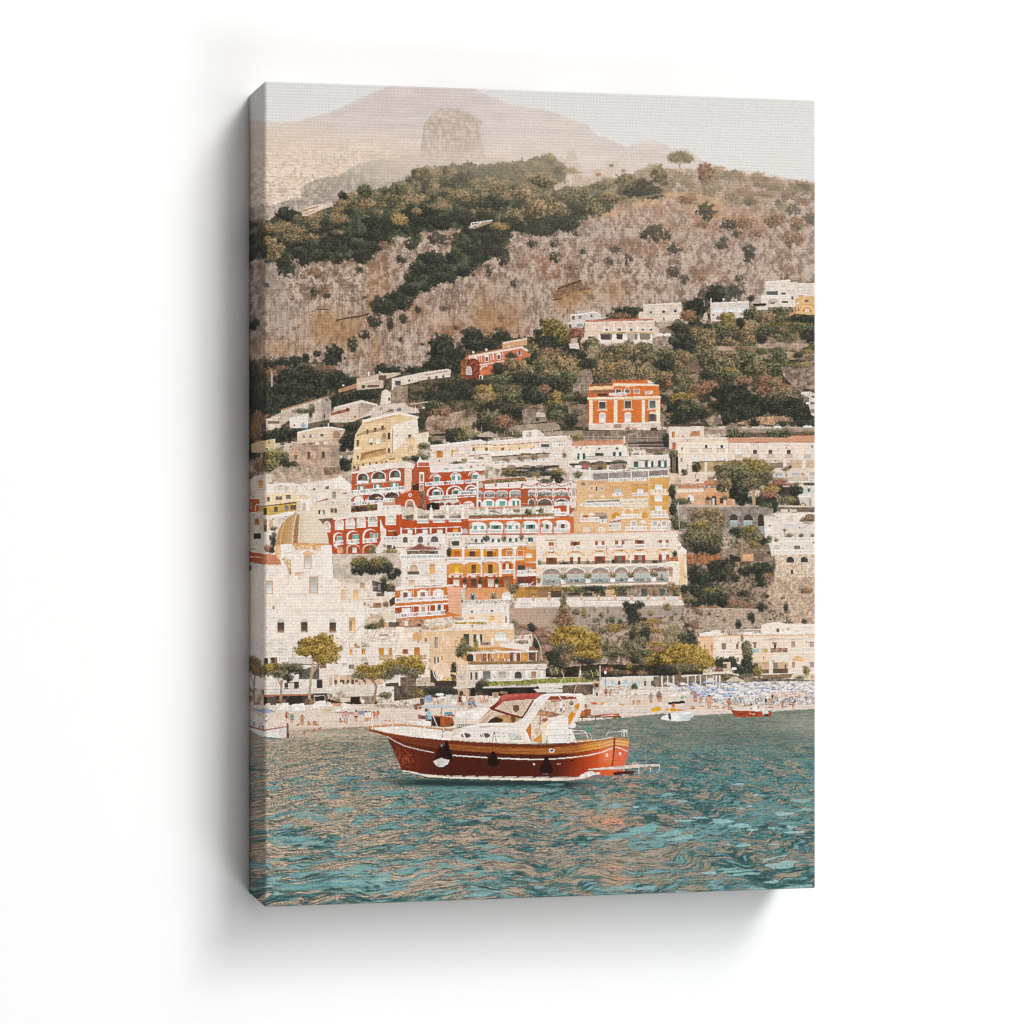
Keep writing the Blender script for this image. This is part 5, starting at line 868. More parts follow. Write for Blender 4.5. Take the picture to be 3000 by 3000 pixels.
Bal(1050, 1172, 1300, 1165, 44, pitch=14, gap='c6a684'); Bal(1330, 1172, 1560, 1165, 44, pitch=14, gap='c0a890'); Rc(1545, 1095, 1590, 1180, 'd9cbbd', tex=.15); Rc(1310, 1090, 1325, 1225, 'e7c08a')
part('printed_bushes', 'dark ivy and vines right of the yellow house of the print')
Crowd([(1580, 780, 40, 90, 'd'), (1590, 980, 46, 90, 'd'), (1610, 1120, 46, 90, 'g'), (1660, 1140, 60, 70, 'g'), (1690, 880, 60, 36, 'g'), (1740, 1150, 60, 30, 'g')], 301)
Rc(1555, 590, 1610, 690, 'dcc2ac', tex=.15); P([1545, 580, 1610, 570, 1610, 595, 1550, 600], 'e6c38f'); Ln([1650, 890, 1665, 1200, 1740, 1200], 6, 'cdc3b8')

# ---------------------------------------------------------------- the white hotel and its neighbours
tile('K')
part('printed_rock_wall', 'shaded rock bank with ivy below the stone arches of the print')
def bank(s):
    x, y = SX[s], SY[s]
    n = fbm(x / 16, y / 13, 101, 5, .65); f = fbm(x / 5, y / 5, 105, 3)
    c = mix(C('5a4d40') + 0 * IMG[s], C('a8927e'), sm(.25, .75, n * .6 + f * .4))
    c = mix(c, C('bda690') + 0 * c, sm(2180, 2300, x) * sm(.3, .6, f) * .7)
    return mix(c, C('bda995') + 0 * c, sm(1760, 1840, y) * sm(.25, .55, f) * .75)
area([260, 1250, 740, 1280, 1240, 1400, 1932, 1560, 1932, 2300, 500, 2400, 100, 2300, 300, 1600], bank, 2, 6)
tile('K')
P([360, 1480, 720, 1475, 720, 1585, 370, 1590], '9c6a48', tex=.25, ts=4); Ln([355, 1483, 720, 1478], 8, 'c08a66')
for x in (420, 485, 560, 640, 718): Ln([x, 1480, x, 1590], 7, 'b98867')
P([730, 1285, 850, 1290, 850, 1420, 730, 1420], 'b9a795', tex=.2); P([720, 1420, 985, 1410, 1300, 1410, 1300, 1560, 720, 1560], '97826f', tex=.2); P([990, 1410, 1150, 1405, 1280, 1500, 1290, 1560, 1120, 1560], '8a7665', tex=.2); P([993, 1480, 1110, 1475, 1112, 1562, 995, 1565], 'd9a27b', tex=.06); Rc(1265, 1450, 1295, 1478, '3f352f'); P([840, 1480, 980, 1520, 970, 1570, 840, 1570], '3d372e', tex=.3)
P([740, 1290, 860, 1280, 860, 1300, 740, 1310], 'c9ab90'); P([1180, 1370, 1300, 1380, 1300, 1450, 1200, 1420], '8c7b6c', tex=.2)
House('tall white terraced building with a stone base at the right edge of the print', [1230, 1060, 1350, 1015, 1932, 1010, 1932, 1500, 1320, 1500, 1290, 1380, 1240, 1270], 'e4d8cd', tex=.05)
P([1385, 935, 1932, 940, 1932, 1010, 1390, 1000], '7a6b5e', tex=.15); Ln([1385, 940, 1932, 945], 14, 'd6c5b4'); Rc(1420, 975, 1500, 1005, 'ddd0c3'); Rc(1520, 975, 1600, 1005, 'd3c5b7'); P([1240, 1035, 1350, 1035, 1350, 1110, 1235, 1105], 'ddd0c4'); Rc(1235, 1033, 1345, 1052, 'b3a497'); Bal(1365, 1050, 1420, 1048, 36, pitch=12, gap='9c8a7c')
Ar(1480, 1050, 1560, 1110, 'd9c6b5', h=36); Ar(1680, 1025, 1830, 1110, '8a6f58', h=60); Crown(1720, 1090, 80, 40, 'o', 4); Ln([1660, 1195, 1720, 1150, 1800, 1130], 12, 'cdbcae'); Rc(1480, 1135, 1570, 1175, 'cfd0cb'); Rc(1280, 1150, 1310, 1170, '8f857e')
Ln([1250, 1130, 1932, 1115], 7, 'f1e8df'); P([1410, 1230, 1932, 1220, 1932, 1300, 1420, 1300], 'dccfc3'); Ln([1410, 1225, 1932, 1218], 5, 'efe6de'); Bal(1440, 1300, 1800, 1295, 30, pitch=12, gap='c8a68e'); Crown(1515, 1265, 40, 20, 'm', 3); Crown(1650, 1270, 26, 20, 'd', 3); Crown(1365, 1320, 24, 22, 'b', 3); Crown(1775, 1265, 20, 16, 'm', 3); Ln([1462, 1285, 1460, 1210], 7, '9a7c5c'); Crown(1458, 1205, 22, 12, 'm', 5)
Win(1570, 1385, 1640, 1425, '5c5048', None, sill=False); Rc(1340, 1375, 1410, 1430, 'd6cabf', tex=.1); Ln([1310, 1345, 1932, 1342], 6, 'f3eae2'); Bal(1325, 1442, 1932, 1430, 44, pitch=9, gap='cdbfb3'); Crown(1600, 1415, 16, 10, 'y', 5)
P([1315, 1490, 1932, 1480, 1932, 1900, 1600, 1900, 1360, 1760, 1330, 1620], 'd3bda8', tex=.16, ts=3); P([1360, 1750, 1932, 1740, 1932, 2330, 1700, 2300, 1500, 2200, 1230, 1960], 'bfa68f', tex=.22, ts=4)
for x, w in ((1526, 46), (1686, 44)): Ar(x - w - 5, 1502, x + w + 5, 1580, 'e6d5c5'); Win(x - w, 1508, x + w, 1578, '3d3530', None, arch=True, sill=False)
Win(1535, 1652, 1560, 1706, '4a3d34', None, arch=True, sill=False); Ln([1340, 1620, 1450, 1550], 7, '9a7a4e')
for k in range(150):
    x, y = rq.uniform(1380, 1820), rq.uniform(1600, 2200); Rc(x, y, x + rq.uniform(8, 26), y + rq.uniform(4, 8), ('a58d78', 'e0ccb8', '8a7362', 'c9a98e')[k % 4], a=.6)
part('printed_bushes', 'ivy hanging on the stone base at the right of the print')
Crowd([(1200, 1620, 130, 46, 'd'), (1240, 1680, 90, 80, 'd'), (1180, 1760, 70, 70, 'd'), (1130, 1660, 110, 60, 'd'), (1010, 1680, 80, 50, 'd'), (1335, 1600, 20, 90, 'g'), (1200, 1820, 60, 36, 'd'), (1270, 1730, 60, 40, 'b'), (680, 1640, 90, 80, 'd'), (800, 1600, 110, 70, 'd'), (830, 1640, 50, 60, 'g'), (720, 1720, 110, 70, 'd'), (640, 1600, 60, 50, 'd'),
       (520, 1750, 120, 90, 'd'), (430, 1700, 70, 100, 'd'), (560, 1850, 110, 70, 'd'), (640, 1880, 120, 60, 'd'), (900, 1750, 60, 40, 'd'), (440, 1880, 80, 60, 'd'), (1290, 1310, 30, 40, 'g'), (1220, 1320, 60, 50, 'd'), (330, 1860, 50, 36, 'd')], 311, lit=-.03)
tile('O')
Crowd([(700, 370, 110, 70, 'g'), (600, 350, 70, 40, 't'), (640, 430, 110, 80, 'd'), (760, 450, 90, 80, 'd'), (520, 420, 90, 80, 'd'), (480, 480, 70, 50, 'd'), (400, 460, 70, 50, 'm'), (420, 500, 60, 40, 'd'), (1000, 380, 70, 40, 'd'), (1200, 530, 56, 50, 'd'), (1260, 410, 30, 24, 'd'), (1475, 540, 26, 60, 'd'), (1030, 450, 30, 16, 'd'), (930, 500, 110, 50, 'b'), (880, 490, 70, 50, 'b'), (1050, 520, 60, 30, 'b'),
       (1085, 640, 44, 44, 'd'), (1100, 690, 24, 30, 'd'), (935, 730, 34, 50, 'd'), (775, 680, 22, 16, 'b'), (490, 590, 26, 26, 'b'), (430, 610, 20, 14, 'b'), (380, 610, 18, 12, 'd'), (610, 610, 16, 14, 'd'), (1680, 695, 28, 26, 'd'), (1700, 340, 80, 36, 'b'), (1440, 430, 26, 16, 'm'), (560, 740, 16, 16, 'd'), (430, 690, 30, 50, 'b'), (350, 740, 40, 40, 'd'), (480, 660, 20, 16, 'd')], 331)
part('printed_rock_wall', 'long dry stone wall above the waterfront villa at the right of the print')
P([325, 548, 790, 548, 1160, 560, 1160, 600, 780, 610, 780, 790, 480, 800, 330, 700], 'b5a08d', tex=.2, ts=3, a=.8); P([325, 546, 790, 546, 1160, 556, 1160, 568, 790, 560, 325, 562], 'c9b59f', a=.8); P([780, 600, 1240, 620, 1250, 740, 800, 790], 'b9a390', tex=.22, ts=3, a=.8)
for k in range(160):
    x, y = rq.uniform(330, 1240), rq.uniform(570, 780); Rc(x, y, x + rq.uniform(6, 18), y + rq.uniform(4, 9), ('8a7666', 'cdbba9', '97826f', 'a9937f')[k % 4], a=.6)
Crowd([(1085, 640, 44, 44, 'd'), (1100, 690, 24, 30, 'd'), (935, 730, 34, 50, 'd'), (775, 680, 22, 16, 'b'), (490, 590, 26, 26, 'b'), (610, 610, 16, 14, 'd'), (700, 640, 12, 8, 'd')], 341, ident=None)
Rc(485, 530, 525, 546, 'b8673f'); Rc(608, 530, 648, 546, 'b8673f'); Rc(395, 530, 412, 546, 'b8673f'); P([335, 495, 410, 490, 410, 540, 335, 540], '6d5b4c', tex=.4, ts=2)

tile('J')
House('long white hotel with orange shutters, balconies and an arched glass terrace in the print', [45, 1260, 1650, 1215, 1650, 1480, 1670, 1580, 1660, 1930, 1670, 2050, 330, 2080, 330, 1830, 40, 1850, 30, 1610, 55, 1600], 'e9dacb', tex=.03)
P([40, 1262, 470, 1245, 1640, 1210, 1650, 1225, 470, 1262, 45, 1280], 'e4c5ab')
for x in range(60, 1640, 22): Ln([x, 1262 - (x - 60) * .027, x + 9, 1252 - (x - 60) * .027], 8, 'b98263')
P([110, 1440, 1650, 1420, 1650, 1600, 110, 1615], 'ecd2b2', a=.6); P([50, 1270, 110, 1265, 110, 1610, 55, 1610], 'f0e2d4', a=.5)
for i, x in enumerate((213, 484, 760, 990, 1215, 1488)):
    y = 1345 - i * 6
    w = 30 if i == 0 else 55
    Rc(x - w - 20, y - 18, x + w + 20, y - 10, 'd9c0a8'); Win(x - w, y, x + w, y + 55, ('b5652f', '4b3f38', 'cfc7c2', 'e0d8d0', '453a35', 'd2cac5')[i], None, s='b4602e', sill=False); Bal(x - w, y + 50, x + w, y + 48, 48, pitch=11, gap='b0734a'); P([x - w - 10, y + 102, x + w + 10, y + 100, x + w, y + 112, x - w, y + 114], 'd9b896')
    Ln([x - 90, 1500 - i * 8, x - 70, 1480 - i * 8, x - 40, 1466 - i * 8], 14, 'e0ad74'); Ln([x + 40, 1466 - i * 8, x + 75, 1480 - i * 8, x + 95, 1505 - i * 8], 14, 'e0ad74'); P([x - 40, 1455 - i * 6, x + 40, 1450 - i * 6, x + 34, 1470 - i * 6, x - 34, 1472 - i * 6], 'b98a5c', tex=.3, ts=2)
    P([x - 52, 1490 - i * 5, x + 56, 1485 - i * 5, x + 56, 1508 - i * 5, x - 52, 1512 - i * 5], 'f0e4d8'); Win(x - 60, 1520 - i * 7, x + 62, 1612 - i * 6, ('4f4741', 'e2dcd5', '524840', '6b6661', '8f8c88', 'e0d9d2')[i], None, s='a14b26', sill=False)
P([110, 1575, 1510, 1545, 1510, 1580, 110, 1620], '6b5a4c', a=.5, tex=.35, ts=2); Ln([110, 1575, 1510, 1545], 4, '5a4b40')
Crowd([(70, 1570, 40, 26, 'm'), (355, 1590, 50, 20, 'd'), (640, 1585, 40, 16, 'b'), (910, 1560, 26, 26, 'd'), (1150, 1565, 50, 16, 'm'), (1385, 1565, 36, 18, 'd'), (1610, 1480, 30, 36, 'd'), (1625, 1520, 40, 20, 'b'), (625, 1560, 12, 22, 'y'), (345, 1560, 12, 16, 'y')], 351)
P([1510, 1520, 1655, 1515, 1655, 1560, 1510, 1565], 'a8704c', tex=.3, ts=3); Rc(885, 1510, 893, 1590, 'efe4da'); Rc(1105, 1500, 1118, 1590, 'efe4da')
P([30, 1615, 110, 1615, 110, 1600, 1510, 1585, 1510, 1570, 1665, 1570, 1660, 1600, 1520, 1610, 110, 1640, 110, 1650, 35, 1650], 'f0e2d3')
P([110, 1640, 1520, 1605, 1545, 1790, 110, 1830], 'c8b9ac', tex=.04); P([105, 1790, 1545, 1770, 1545, 1800, 105, 1835], 'ac9a8a'); P([100, 1700, 1510, 1665, 1510, 1682, 100, 1712], 'c48a5e')
for i, (x, w) in enumerate(((217, 100), (490, 102), (765, 102), (1005, 74), (1227, 92), (1460, 60))):
    y = 1640 - i * 5
    Ar(x - w - 12, y - 10, x + w + 12, y + 62, 'ece0d3', h=72); Ar(x - w, y + 4, x + w, y + 64, '9b8b80', h=60); P([x - w + 8, y + 62, x - 20, y + 60, x - 20, y + 40, x + 20, y + 42, x + 20, y + 58, x + w - 6, y + 60], 'b8a698')
    P([x - w - 6, y + 80, x + w + 10, y + 76, x + w + 10, y + 165, x - w - 6, y + 172], 'b9bdb6', tex=.04); P([x - w - 6, y + 130, x + w + 10, y + 127, x + w + 10, y + 165, x - w - 6, y + 172], '9da39d', tex=.25, ts=3)
    for q in range(7): Ln([x - w + q * w / 3.2, y + 130, x - w + q * w / 3.2, y + 168], 3, '757a75')
    Rc(x - 14, y + 145, x + 30, y + 160, '5b5f5c'); Rc(x - 60, y + 150, x - 30, y + 164, '5f635f'); Ln([x, y + 76, x, y + 130], 4, '8f8f8a')
for i, x in enumerate((350, 630, 908, 1112, 1375)):
    Rc(x - 26, 1755 - i * 7, x + 26, 1815 - i * 7, 'f0e8e0'); Crown(x, 1730 - i * 6, 42, 34, ('m', 't', 'y', 't', 'm')[i], i + 5); Ln([x, 1720 - i * 6, x, 1680 - i * 6], 6, 'ece4dc')
Rc(1455, 1710, 1475, 1755, '8a4a3c'); P([1545, 1620, 1590, 1640, 1590, 1740, 1545, 1735], 'c4a184'); Ar(1543, 1625, 1590, 1700, 'b5927a', h=30); Crown(1450, 1650, 110, 14, 'b', 3); P([30, 1630, 110, 1650, 105, 1830, 45, 1830], 'e8d2ba', tex=.05); Rc(75, 1730, 105, 1820, 'eee4da'); Crown(70, 1770, 24, 40, 'o', 4)
P([1640, 1450, 1690, 1395, 1750, 1440, 1740, 1470, 1755, 1860, 1670, 1900, 1660, 1600, 1650, 1560], 'ecd6bc', tex=.03); P([1665, 1590, 1715, 1480, 1720, 1860, 1670, 1880], 'e3b985', a=.6); P([1635, 1450, 1665, 1430, 1690, 1390, 1720, 1430, 1750, 1445, 1750, 1465, 1640, 1470], 'f2e8dd'); El(1665, 1375, 20, 22, 'efe3d8'); Win(1712, 1490, 1728, 1528, 'c4a58a', None); Win(1717, 1725, 1740, 1765, 'b98a68', None)
part('printed_terrace', 'vine covered pergola under the white hotel of the print')
P([330, 1850, 1660, 1830, 1670, 2050, 330, 2070], 'a48c76', tex=.2, ts=4); P([-210, 1850, 330, 1850, 330, 2060, -200, 2060], 'b9854a', tex=.1)
tile('N')
Crowd([(150, 320, 170, 16, 't'), (440, 330, 100, 36, 't'), (550, 350, 70, 40, 'g'), (760, 340, 90, 46, 'g'), (930, 320, 70, 40, 't'), (1020, 330, 60, 40, 'g'), (690, 320, 130, 30, 'd'), (1100, 310, 110, 24, 'm'), (1350, 290, 200, 14, 'b'), (1560, 310, 60, 60, 'o'), (1620, 340, 60, 50, 'o'), (1640, 390, 50, 40, 'm'), (1380, 370, 20, 60, 'b'), (1720, 310, 50, 30, 'd'), (1710, 340, 40, 40, 'd')], 361)
for x, w, c in ((430, 30, '4c4138'), (490, 50, '3f3a33'), (620, 60, '3f3a33'), (780, 50, '4a4038'), (1000, 70, '4f463d'), (1260, 34, '4b4f4a'), (1476, 34, '4f5652')): Win(x - w, 330 if x > 1200 else 370, x + w, 410, c, None if x < 1200 else 'c9b8a6', sill=False)
P([830, 340, 920, 340, 920, 420, 830, 420], 'c9a785', tex=.1); P([1070, 330, 1230, 320, 1230, 415, 1080, 420], 'a08a78', tex=.25, ts=3); P([60, 345, 165, 345, 165, 425, 62, 425], '9a7458'); Rc(170, 350, 330, 425, '5f4a38'); Rc(180, 360, 210, 420, 'c9b9a8')
Bal(-180, 432, 1660, 418, 32, pitch=11, gap='c9a890', col='f1e9e1')
for i, x in enumerate((10, 188, 368, 556, 750, 936, 1122, 1310, 1492, 1675)): Rc(x - 15, 420 - i * 1.5, x + 15, 472 - i * 1.5, 'd9a888'); P([x - 10, 385 - i, x + 10, 385 - i, x + 6, 420 - i, x - 6, 420 - i], 'eadfd4'); Crown(x, 390 - i, 22, 12, 'y' if i % 2 else 'm', i)
P([-200, 470, 1690, 455, 1720, 500, 1690, 518, 900, 530, -200, 550], 'e6d9cd', tex=.06)
part('printed_rock_wall', 'tall grey retaining wall with hanging plants under the white hotel of the print')
def ret(s):
    x, y = SX[s], SY[s]
    n = fbm(x / 22, y / 16, 111, 4, .6); st = fbm(x / 4, y / 30, 113, 3)
    c = mix(C('97877a') + 0 * IMG[s], C('b8a798'), n * .6 + st * .5)
    return mix(c, C('c3a18a') + 0 * c, sm(1700, 1560, x) * .6)
tile('N')
area([-260, 545, 900, 530, 1690, 515, 1690, 640, 1100, 700, 480, 750, 380, 760, -240, 780, -340, 700], ret)
def crag(s):
    x, y = SX[s], SY[s]
    n = fbm(x / 15, y / 12, 121, 5, .65); f = fbm(x / 4, y / 6, 125, 3)
    c = mix(C('6b5a4c') + 0 * IMG[s], C('bca793'), sm(.25, .72, n * .6 + f * .4))
    c = mix(c, C('9a6c52') + 0 * c, sm(1640, 1570, x) * .6)
    return mix(c, C('cb8a55') + 0 * c, (blob(1905, 1825, 30, 16) + blob(1920, 1895, 26, 26) + blob(1820, 1835, 26, 10) + blob(1915, 1845, 20, 10)) * sm(.3, .6, f) * .8)
part('printed_rock_wall', 'crumbling rock face behind the waterfront pines of the print')
area([-180, 760, 480, 745, 760, 720, 1100, 690, 1700, 620, 1720, 545, 1932, 545, 1900, 1300, 150, 1330, 0, 1100, -140, 800], crag, 3, 9)
tile('N')
for x, y, w, h in ((130, 580, 10, 40), (205, 520, 8, 36)): Rc(x, y - h / 2, x + w, y + h / 2, '55483f')
Rc(60, 860, 210, 880, '5b4a3e', a=.7); Ln([100, 940, 220, 960], 14, '6a4d3c', a=.7); Ln([440, 740, 620, 760, 660, 790], 6, 'c9b9a8')
Crowd([(490, 590, 40, 34, 'm'), (580, 595, 30, 60, 't'), (780, 620, 26, 34, 't'), (720, 680, 46, 26, 'm'), (900, 680, 40, 40, 'g'), (840, 690, 20, 26, 'g'), (1520, 530, 44, 46, 't'), (1335, 605, 30, 30, 't'), (1615, 610, 24, 14, 'm'), (700, 560, 16, 26, 'b'), (850, 570, 10, 30, 'm'), (1030, 560, 26, 22, 't'), (640, 630, 12, 12, 'm'), (920, 770, 110, 50, 'y'), (1050, 750, 80, 36, 'o'), (1380, 690, 70, 26, 'y'), (800, 800, 60, 36, 'm'), (1290, 720, 70, 30, 'o'), (1380, 800, 60, 36, 'y'), (1420, 960, 90, 50, 'y'), (1400, 1020, 70, 36, 'r'), (1880, 590, 40, 26, 'b'), (1750, 740, 30, 20, 'd'), (1830, 740, 50, 30, 'b')], 371)

# ---- white arch house, orange balcony house, dark orange villa
tile('I')
House('white house with arched windows and a pink flower canopy left of the orange balconies in the print', [5, 1290, 60, 1255, 200, 1270, 280, 1250, 380, 1268, 470, 1248, 560, 1262, 575, 1400, 575, 1830, 50, 1850, 50, 1540, 10, 1540], 'e8dcd1', tex=.04)
Ln([5, 1290, 60, 1256, 120, 1256, 200, 1275, 280, 1250, 380, 1270, 470, 1248, 560, 1262], 12, 'f2e9e1'); Ln([10, 1285, 60, 1250, 120, 1250, 200, 1268, 280, 1244, 380, 1262, 470, 1242, 560, 1256], 5, 'c9b29e')
for x, w in ((106, 28), (278, 29), (438, 42)): Win(x - w, 1285 - (x - 106) * .03, x + w, 1355 - (x - 106) * .03, '55504b', None, arch=True, sill=False); Ln([x, 1290, x, 1350], 4, '8a827b')
P([150, 1440, 200, 1400, 270, 1365, 330, 1395, 470, 1415, 490, 1430, 300, 1440], 'a85a66', tex=.4, ts=3); Crown(300, 1415, 160, 26, 'r', 5, ident=None); Crown(270, 1385, 40, 26, 'r', 7, ident=None); P([120, 1445, 480, 1440, 480, 1480, 130, 1485], '75604f', tex=.4, ts=3); Ln([110, 1440, 490, 1432], 5, 'efe6de')
Ar(360, 1455, 460, 1485, '4d453f', h=30); Bal(55, 1490, 540, 1480, 50, pitch=13, gap='8a7466'); P([50, 1540, 560, 1530, 560, 1550, 50, 1562], 'f1e8e0'); Ln([50, 1560, 560, 1548], 5, 'c9a996')
Win(158, 1600, 248, 1700, 'b39a82', 'd2b89c', arch=True, bars=True, sill=False); Rc(130, 1675, 262, 1710, '6b574a', tex=.3, ts=2); Ln([120, 1588, 272, 1582], 8, 'c9ae98'); Win(383, 1595, 440, 1700, 'cd8f3c', 'd9c2a8', bars=True, sill=False); Ln([350, 1582, 470, 1578], 8, 'd9c6b4'); Ln([345, 1700, 460, 1700], 5, 'a8968a'); Win(150, 1778, 208, 1840, 'c9a784', 'b88a62', sill=False); Win(385, 1770, 443, 1820, 'c4b09c', 'cbb39d', sill=False)
tile('H')
House('white house rows beside the red hotel base at the left of the print', [1530, 1330, 1710, 1320, 1710, 1540, 1450, 1540, 1450, 1420, 1490, 1400], 'e6d9cd', tex=.05); Win(1595, 1378, 1655, 1425, '5a5048', None); P([1660, 1425, 1680, 1370, 1700, 1425], '3f3a33'); Rc(1560, 1370, 1585, 1400, '9c8b7c'); Crown(1640, 1460, 80, 40, 't', 3); Crown(1660, 1530, 60, 30, 'o', 4); Crown(1430, 1450, 40, 66, 'm', 5)
part('printed_bushes', 'dark shrubs on the lane between church and white houses of the print')
P([980, 1480, 1720, 1470, 1760, 1560, 1760, 1900, 1000, 1800], 'cdbcab', tex=.1)
Crowd([(1280, 1580, 90, 80, 't'), (1400, 1600, 110, 66, 'g'), (1540, 1600, 110, 80, 'g'), (1280, 1660, 90, 60, 'd'), (1450, 1660, 110, 50, 'd'), (1610, 1650, 60, 70, 'd'), (1700, 1690, 60, 50, 'd'), (1640, 1740, 50, 40, 'd'), (1480, 1560, 60, 50, 't'), (1560, 1780, 40, 60, 'm')], 381)
tile('I')
O2 = 'd99a48'
House('orange house with white columned balconies in the centre of the print', [575, 1420, 770, 1400, 1170, 1395, 1480, 1400, 1500, 1430, 1600, 1440, 1590, 1560, 1580, 1620, 1590, 1830, 1280, 1850, 780, 1860, 575, 1830], 'd98f45', tex=.05)
P([570, 1405, 1380, 1390, 1380, 1415, 570, 1430], 'ecdccd'); 
for x in range(590, 1460, 22): Ln([x, 1402, x + 8, 1412], 5, 'b9764a')
for i, (x0, x1) in enumerate(((580, 750), (780, 960), (990, 1165), (1195, 1330), (1368, 1455))):
    Rc(x0, 1425, x1, 1510, 'd78f2c' if i < 3 else 'cf7c36', tex=.05); xm = (x0 + x1) / 2 + (28, -5, -10, 25, 0)[i]; Win(xm - 34, 1450 - i * 2, xm + 34, 1510, ('a35a2e', '55392a', '55392a', 'b07a52', 'b5653a')[i], 'e4cdb4' if i > 2 else None, sill=False)
    if i in (1, 2): Rc(xm + 30, 1450, xm + 62, 1510, 'c4762c'); Rc(xm - 46, 1440, xm + 46, 1448, 'e9d9c8')
    Bal(x0, 1520 - i * 3, x1, 1518 - i * 3, 38, pitch=12, gap='9a6a48'); Crown(600, 1455, 28, 50, 'd', 3) if i == 0 else None
for x in (764, 974, 1178, 1345): Rc(x - 15, 1405, x + 15, 1860 if x < 1300 else 1760, 'ece0d4'); Rc(x - 24, 1400, x + 24, 1425, 'efe4d9')
P([575, 1560, 1350, 1540, 1350, 1585, 575, 1600], 'ece0d4', tex=.03)
Win(1472, 1470, 1540, 1520, 'cdbdb0', 'e8d6c4', arch=True, sill=False); P([1460, 1570, 1590, 1560, 1590, 1580, 1460, 1590], 'e3c4aa')
for i, (x0, x1) in enumerate(((580, 775), (785, 955), (978, 1168), (1195, 1325))):
    Ar(x0, 1578 - i * 6, x1, 1740, 'd98b55' if i < 3 else 'cf7a3a', h=40); Ar(x0 + 12, 1592 - i * 6, x1 - 12, 1740, 'dc9460' if i < 3 else 'cc7638', h=34); xm = (x0 + x1) / 2 + (8, 10, -4, 0)[i]
    Win(xm - 62 + (i == 3) * 16, 1605 - i * 5, xm + 62 - (i == 3) * 16, 1700, ('d9a23c', '6a4030', '55382c', 'd9c8b8')[i], None, s=('d9a030', 'd9a030', 'd9a030', '9c4a2a')[i], sill=False)
    if i < 3: Ln([xm - 75, 1665, xm + 75, 1660], 4, 'b98a6a'); Ln([xm - 75, 1708, xm + 75, 1702], 12, 'f0e6dc'); Rc(x0 + 20, 1722, x1 - 20, 1748, 'ece0d4'); El(xm - 45, 1736, 18, 12, 'a8623c'); El(xm + 45, 1734, 18, 12, 'a8623c')
    else: Bal(x0, 1660, x1, 1655, 42, pitch=13, gap='a06a4c')
P([575, 1750, 1330, 1730, 1330, 1860, 780, 1870, 575, 1840], 'a85a30', tex=.12, ts=5)
for i, x in enumerate((685, 880, 1075, 1255)): Win(x - 32, 1770 - i * 5, x + 32, 1850, ('d2c0b0', '4f3a30', 'b8a59a', '8c6a52')[i], None, s=None, sill=False); Rc(x - 80, 1760, x - 42, 1850, '96481f' if i != 1 else 'a3562c')
for x in (776, 950, 1140): Rc(x - 17, 1815, x + 17, 1860, 'efe6dd'); Crown(x, 1785, 22, 36, 'd', x)
P([1350, 1560, 1590, 1590, 1590, 1830, 1360, 1830], 'c9733c', tex=.06); Rc(1380, 1605, 1460, 1660, '4a4744'); Win(1475, 1625, 1528, 1660, '8f9092', 'e2cdb9', arch=True, sill=False); Bal(1370, 1668, 1585, 1658, 44, pitch=13, gap='a4644a'); P([1365, 1712, 1590, 1705, 1590, 1728, 1365, 1735], 'eee3d8'); Rc(1370, 1735, 1590, 1830, '7d4232', tex=.1); Rc(1380, 1762, 1445, 1820, '4f4a46'); Rc(1545, 1740, 1590, 1800, '8f4a24', tex=.4); Bal(1385, 1820, 1500, 1815, 30, pitch=14, gap='96624c'); Ln([1480, 1850, 1560, 1795], 8, 'ece2d8')
Ln([1350, 1560, 1350, 1750], 12, 'd9b8a4'); P([1590, 1340, 1600, 1330, 1605, 1600, 1590, 1600], 'eadccd'); P([1365, 1400, 1460, 1395, 1590, 1380, 1590, 1440, 1490, 1425, 1480, 1400], 'd9a878', a=.6)
tile('M')
P([780, 330, 1280, 310, 1290, 500, 780, 500], 'd99a68', tex=.06); Crown(1310, 310, 50, 46, 'o', 4); Crown(1370, 290, 26, 36, 'm', 6); Crown(1320, 350, 40, 30, 'm', 6)
for i, x in enumerate((870, 1105, 1250)): Win(x - 46, 375 - i * 6, x + 46, 455, ('8a7d72', '77685c', 'd0c8c0')[i], 'e9dccd', arch=True, sill=False, bars=i < 2); Rc(x - 16, 400, x + 16, 455, '5a463a') if i < 2 else None
Rc(1040, 340, 1160, 450, 'd08f4c', a=.3); P([785, 460, 1285, 450, 1285, 495, 785, 505], 'cbbcae', tex=.35, ts=2); Ln([785, 460, 1285, 448], 7, 'e6dace'); Ln([785, 503, 1285, 495], 7, 'e6dace')
House('white waterfront house with two round windows in the centre of the print', [745, 525, 860, 505, 1200, 490, 1280, 510, 1285, 750, 1230, 740, 1060, 720, 780, 680, 745, 640], 'e9ddd2', tex=.03); P([742, 515, 1230, 488, 1280, 505, 1280, 520, 1230, 506, 745, 535], 'f2eae2'); Ln([750, 530, 1230, 500], 4, 'c2b0a0')
for x in (861, 1088): El(x, 588 - (x - 861) * .04, 17, 15, '8a7a6c'); El(x + 4, 588 - (x - 861) * .04, 10, 9, '55483e')
P([770, 625, 1200, 605, 1230, 735, 1060, 720, 785, 680], 'edd2b4', tex=.04); Win(1060, 635, 1112, 695, 'd19a3a', 'e9d8c6', bars=True, sill=False); Bal(1060, 695, 1114, 693, 26, pitch=10, gap='cfa070'); Rc(1237, 640, 1253, 735, '8f6a50'); Rc(830, 640, 890, 670, 'c48a4c', a=.7)
P([680, 330, 780, 330, 780, 540, 670, 530], 'd5c5b6', tex=.08); Win(672, 395, 728, 460, '85756a', 'd8c8ba', arch=True); Rc(670, 455, 760, 490, '6f5f54', tex=.3); P([665, 530, 740, 540, 740, 620, 660, 620], 'c0694a', tex=.15); Bal(660, 575, 740, 572, 44, pitch=14, gap='b08470')
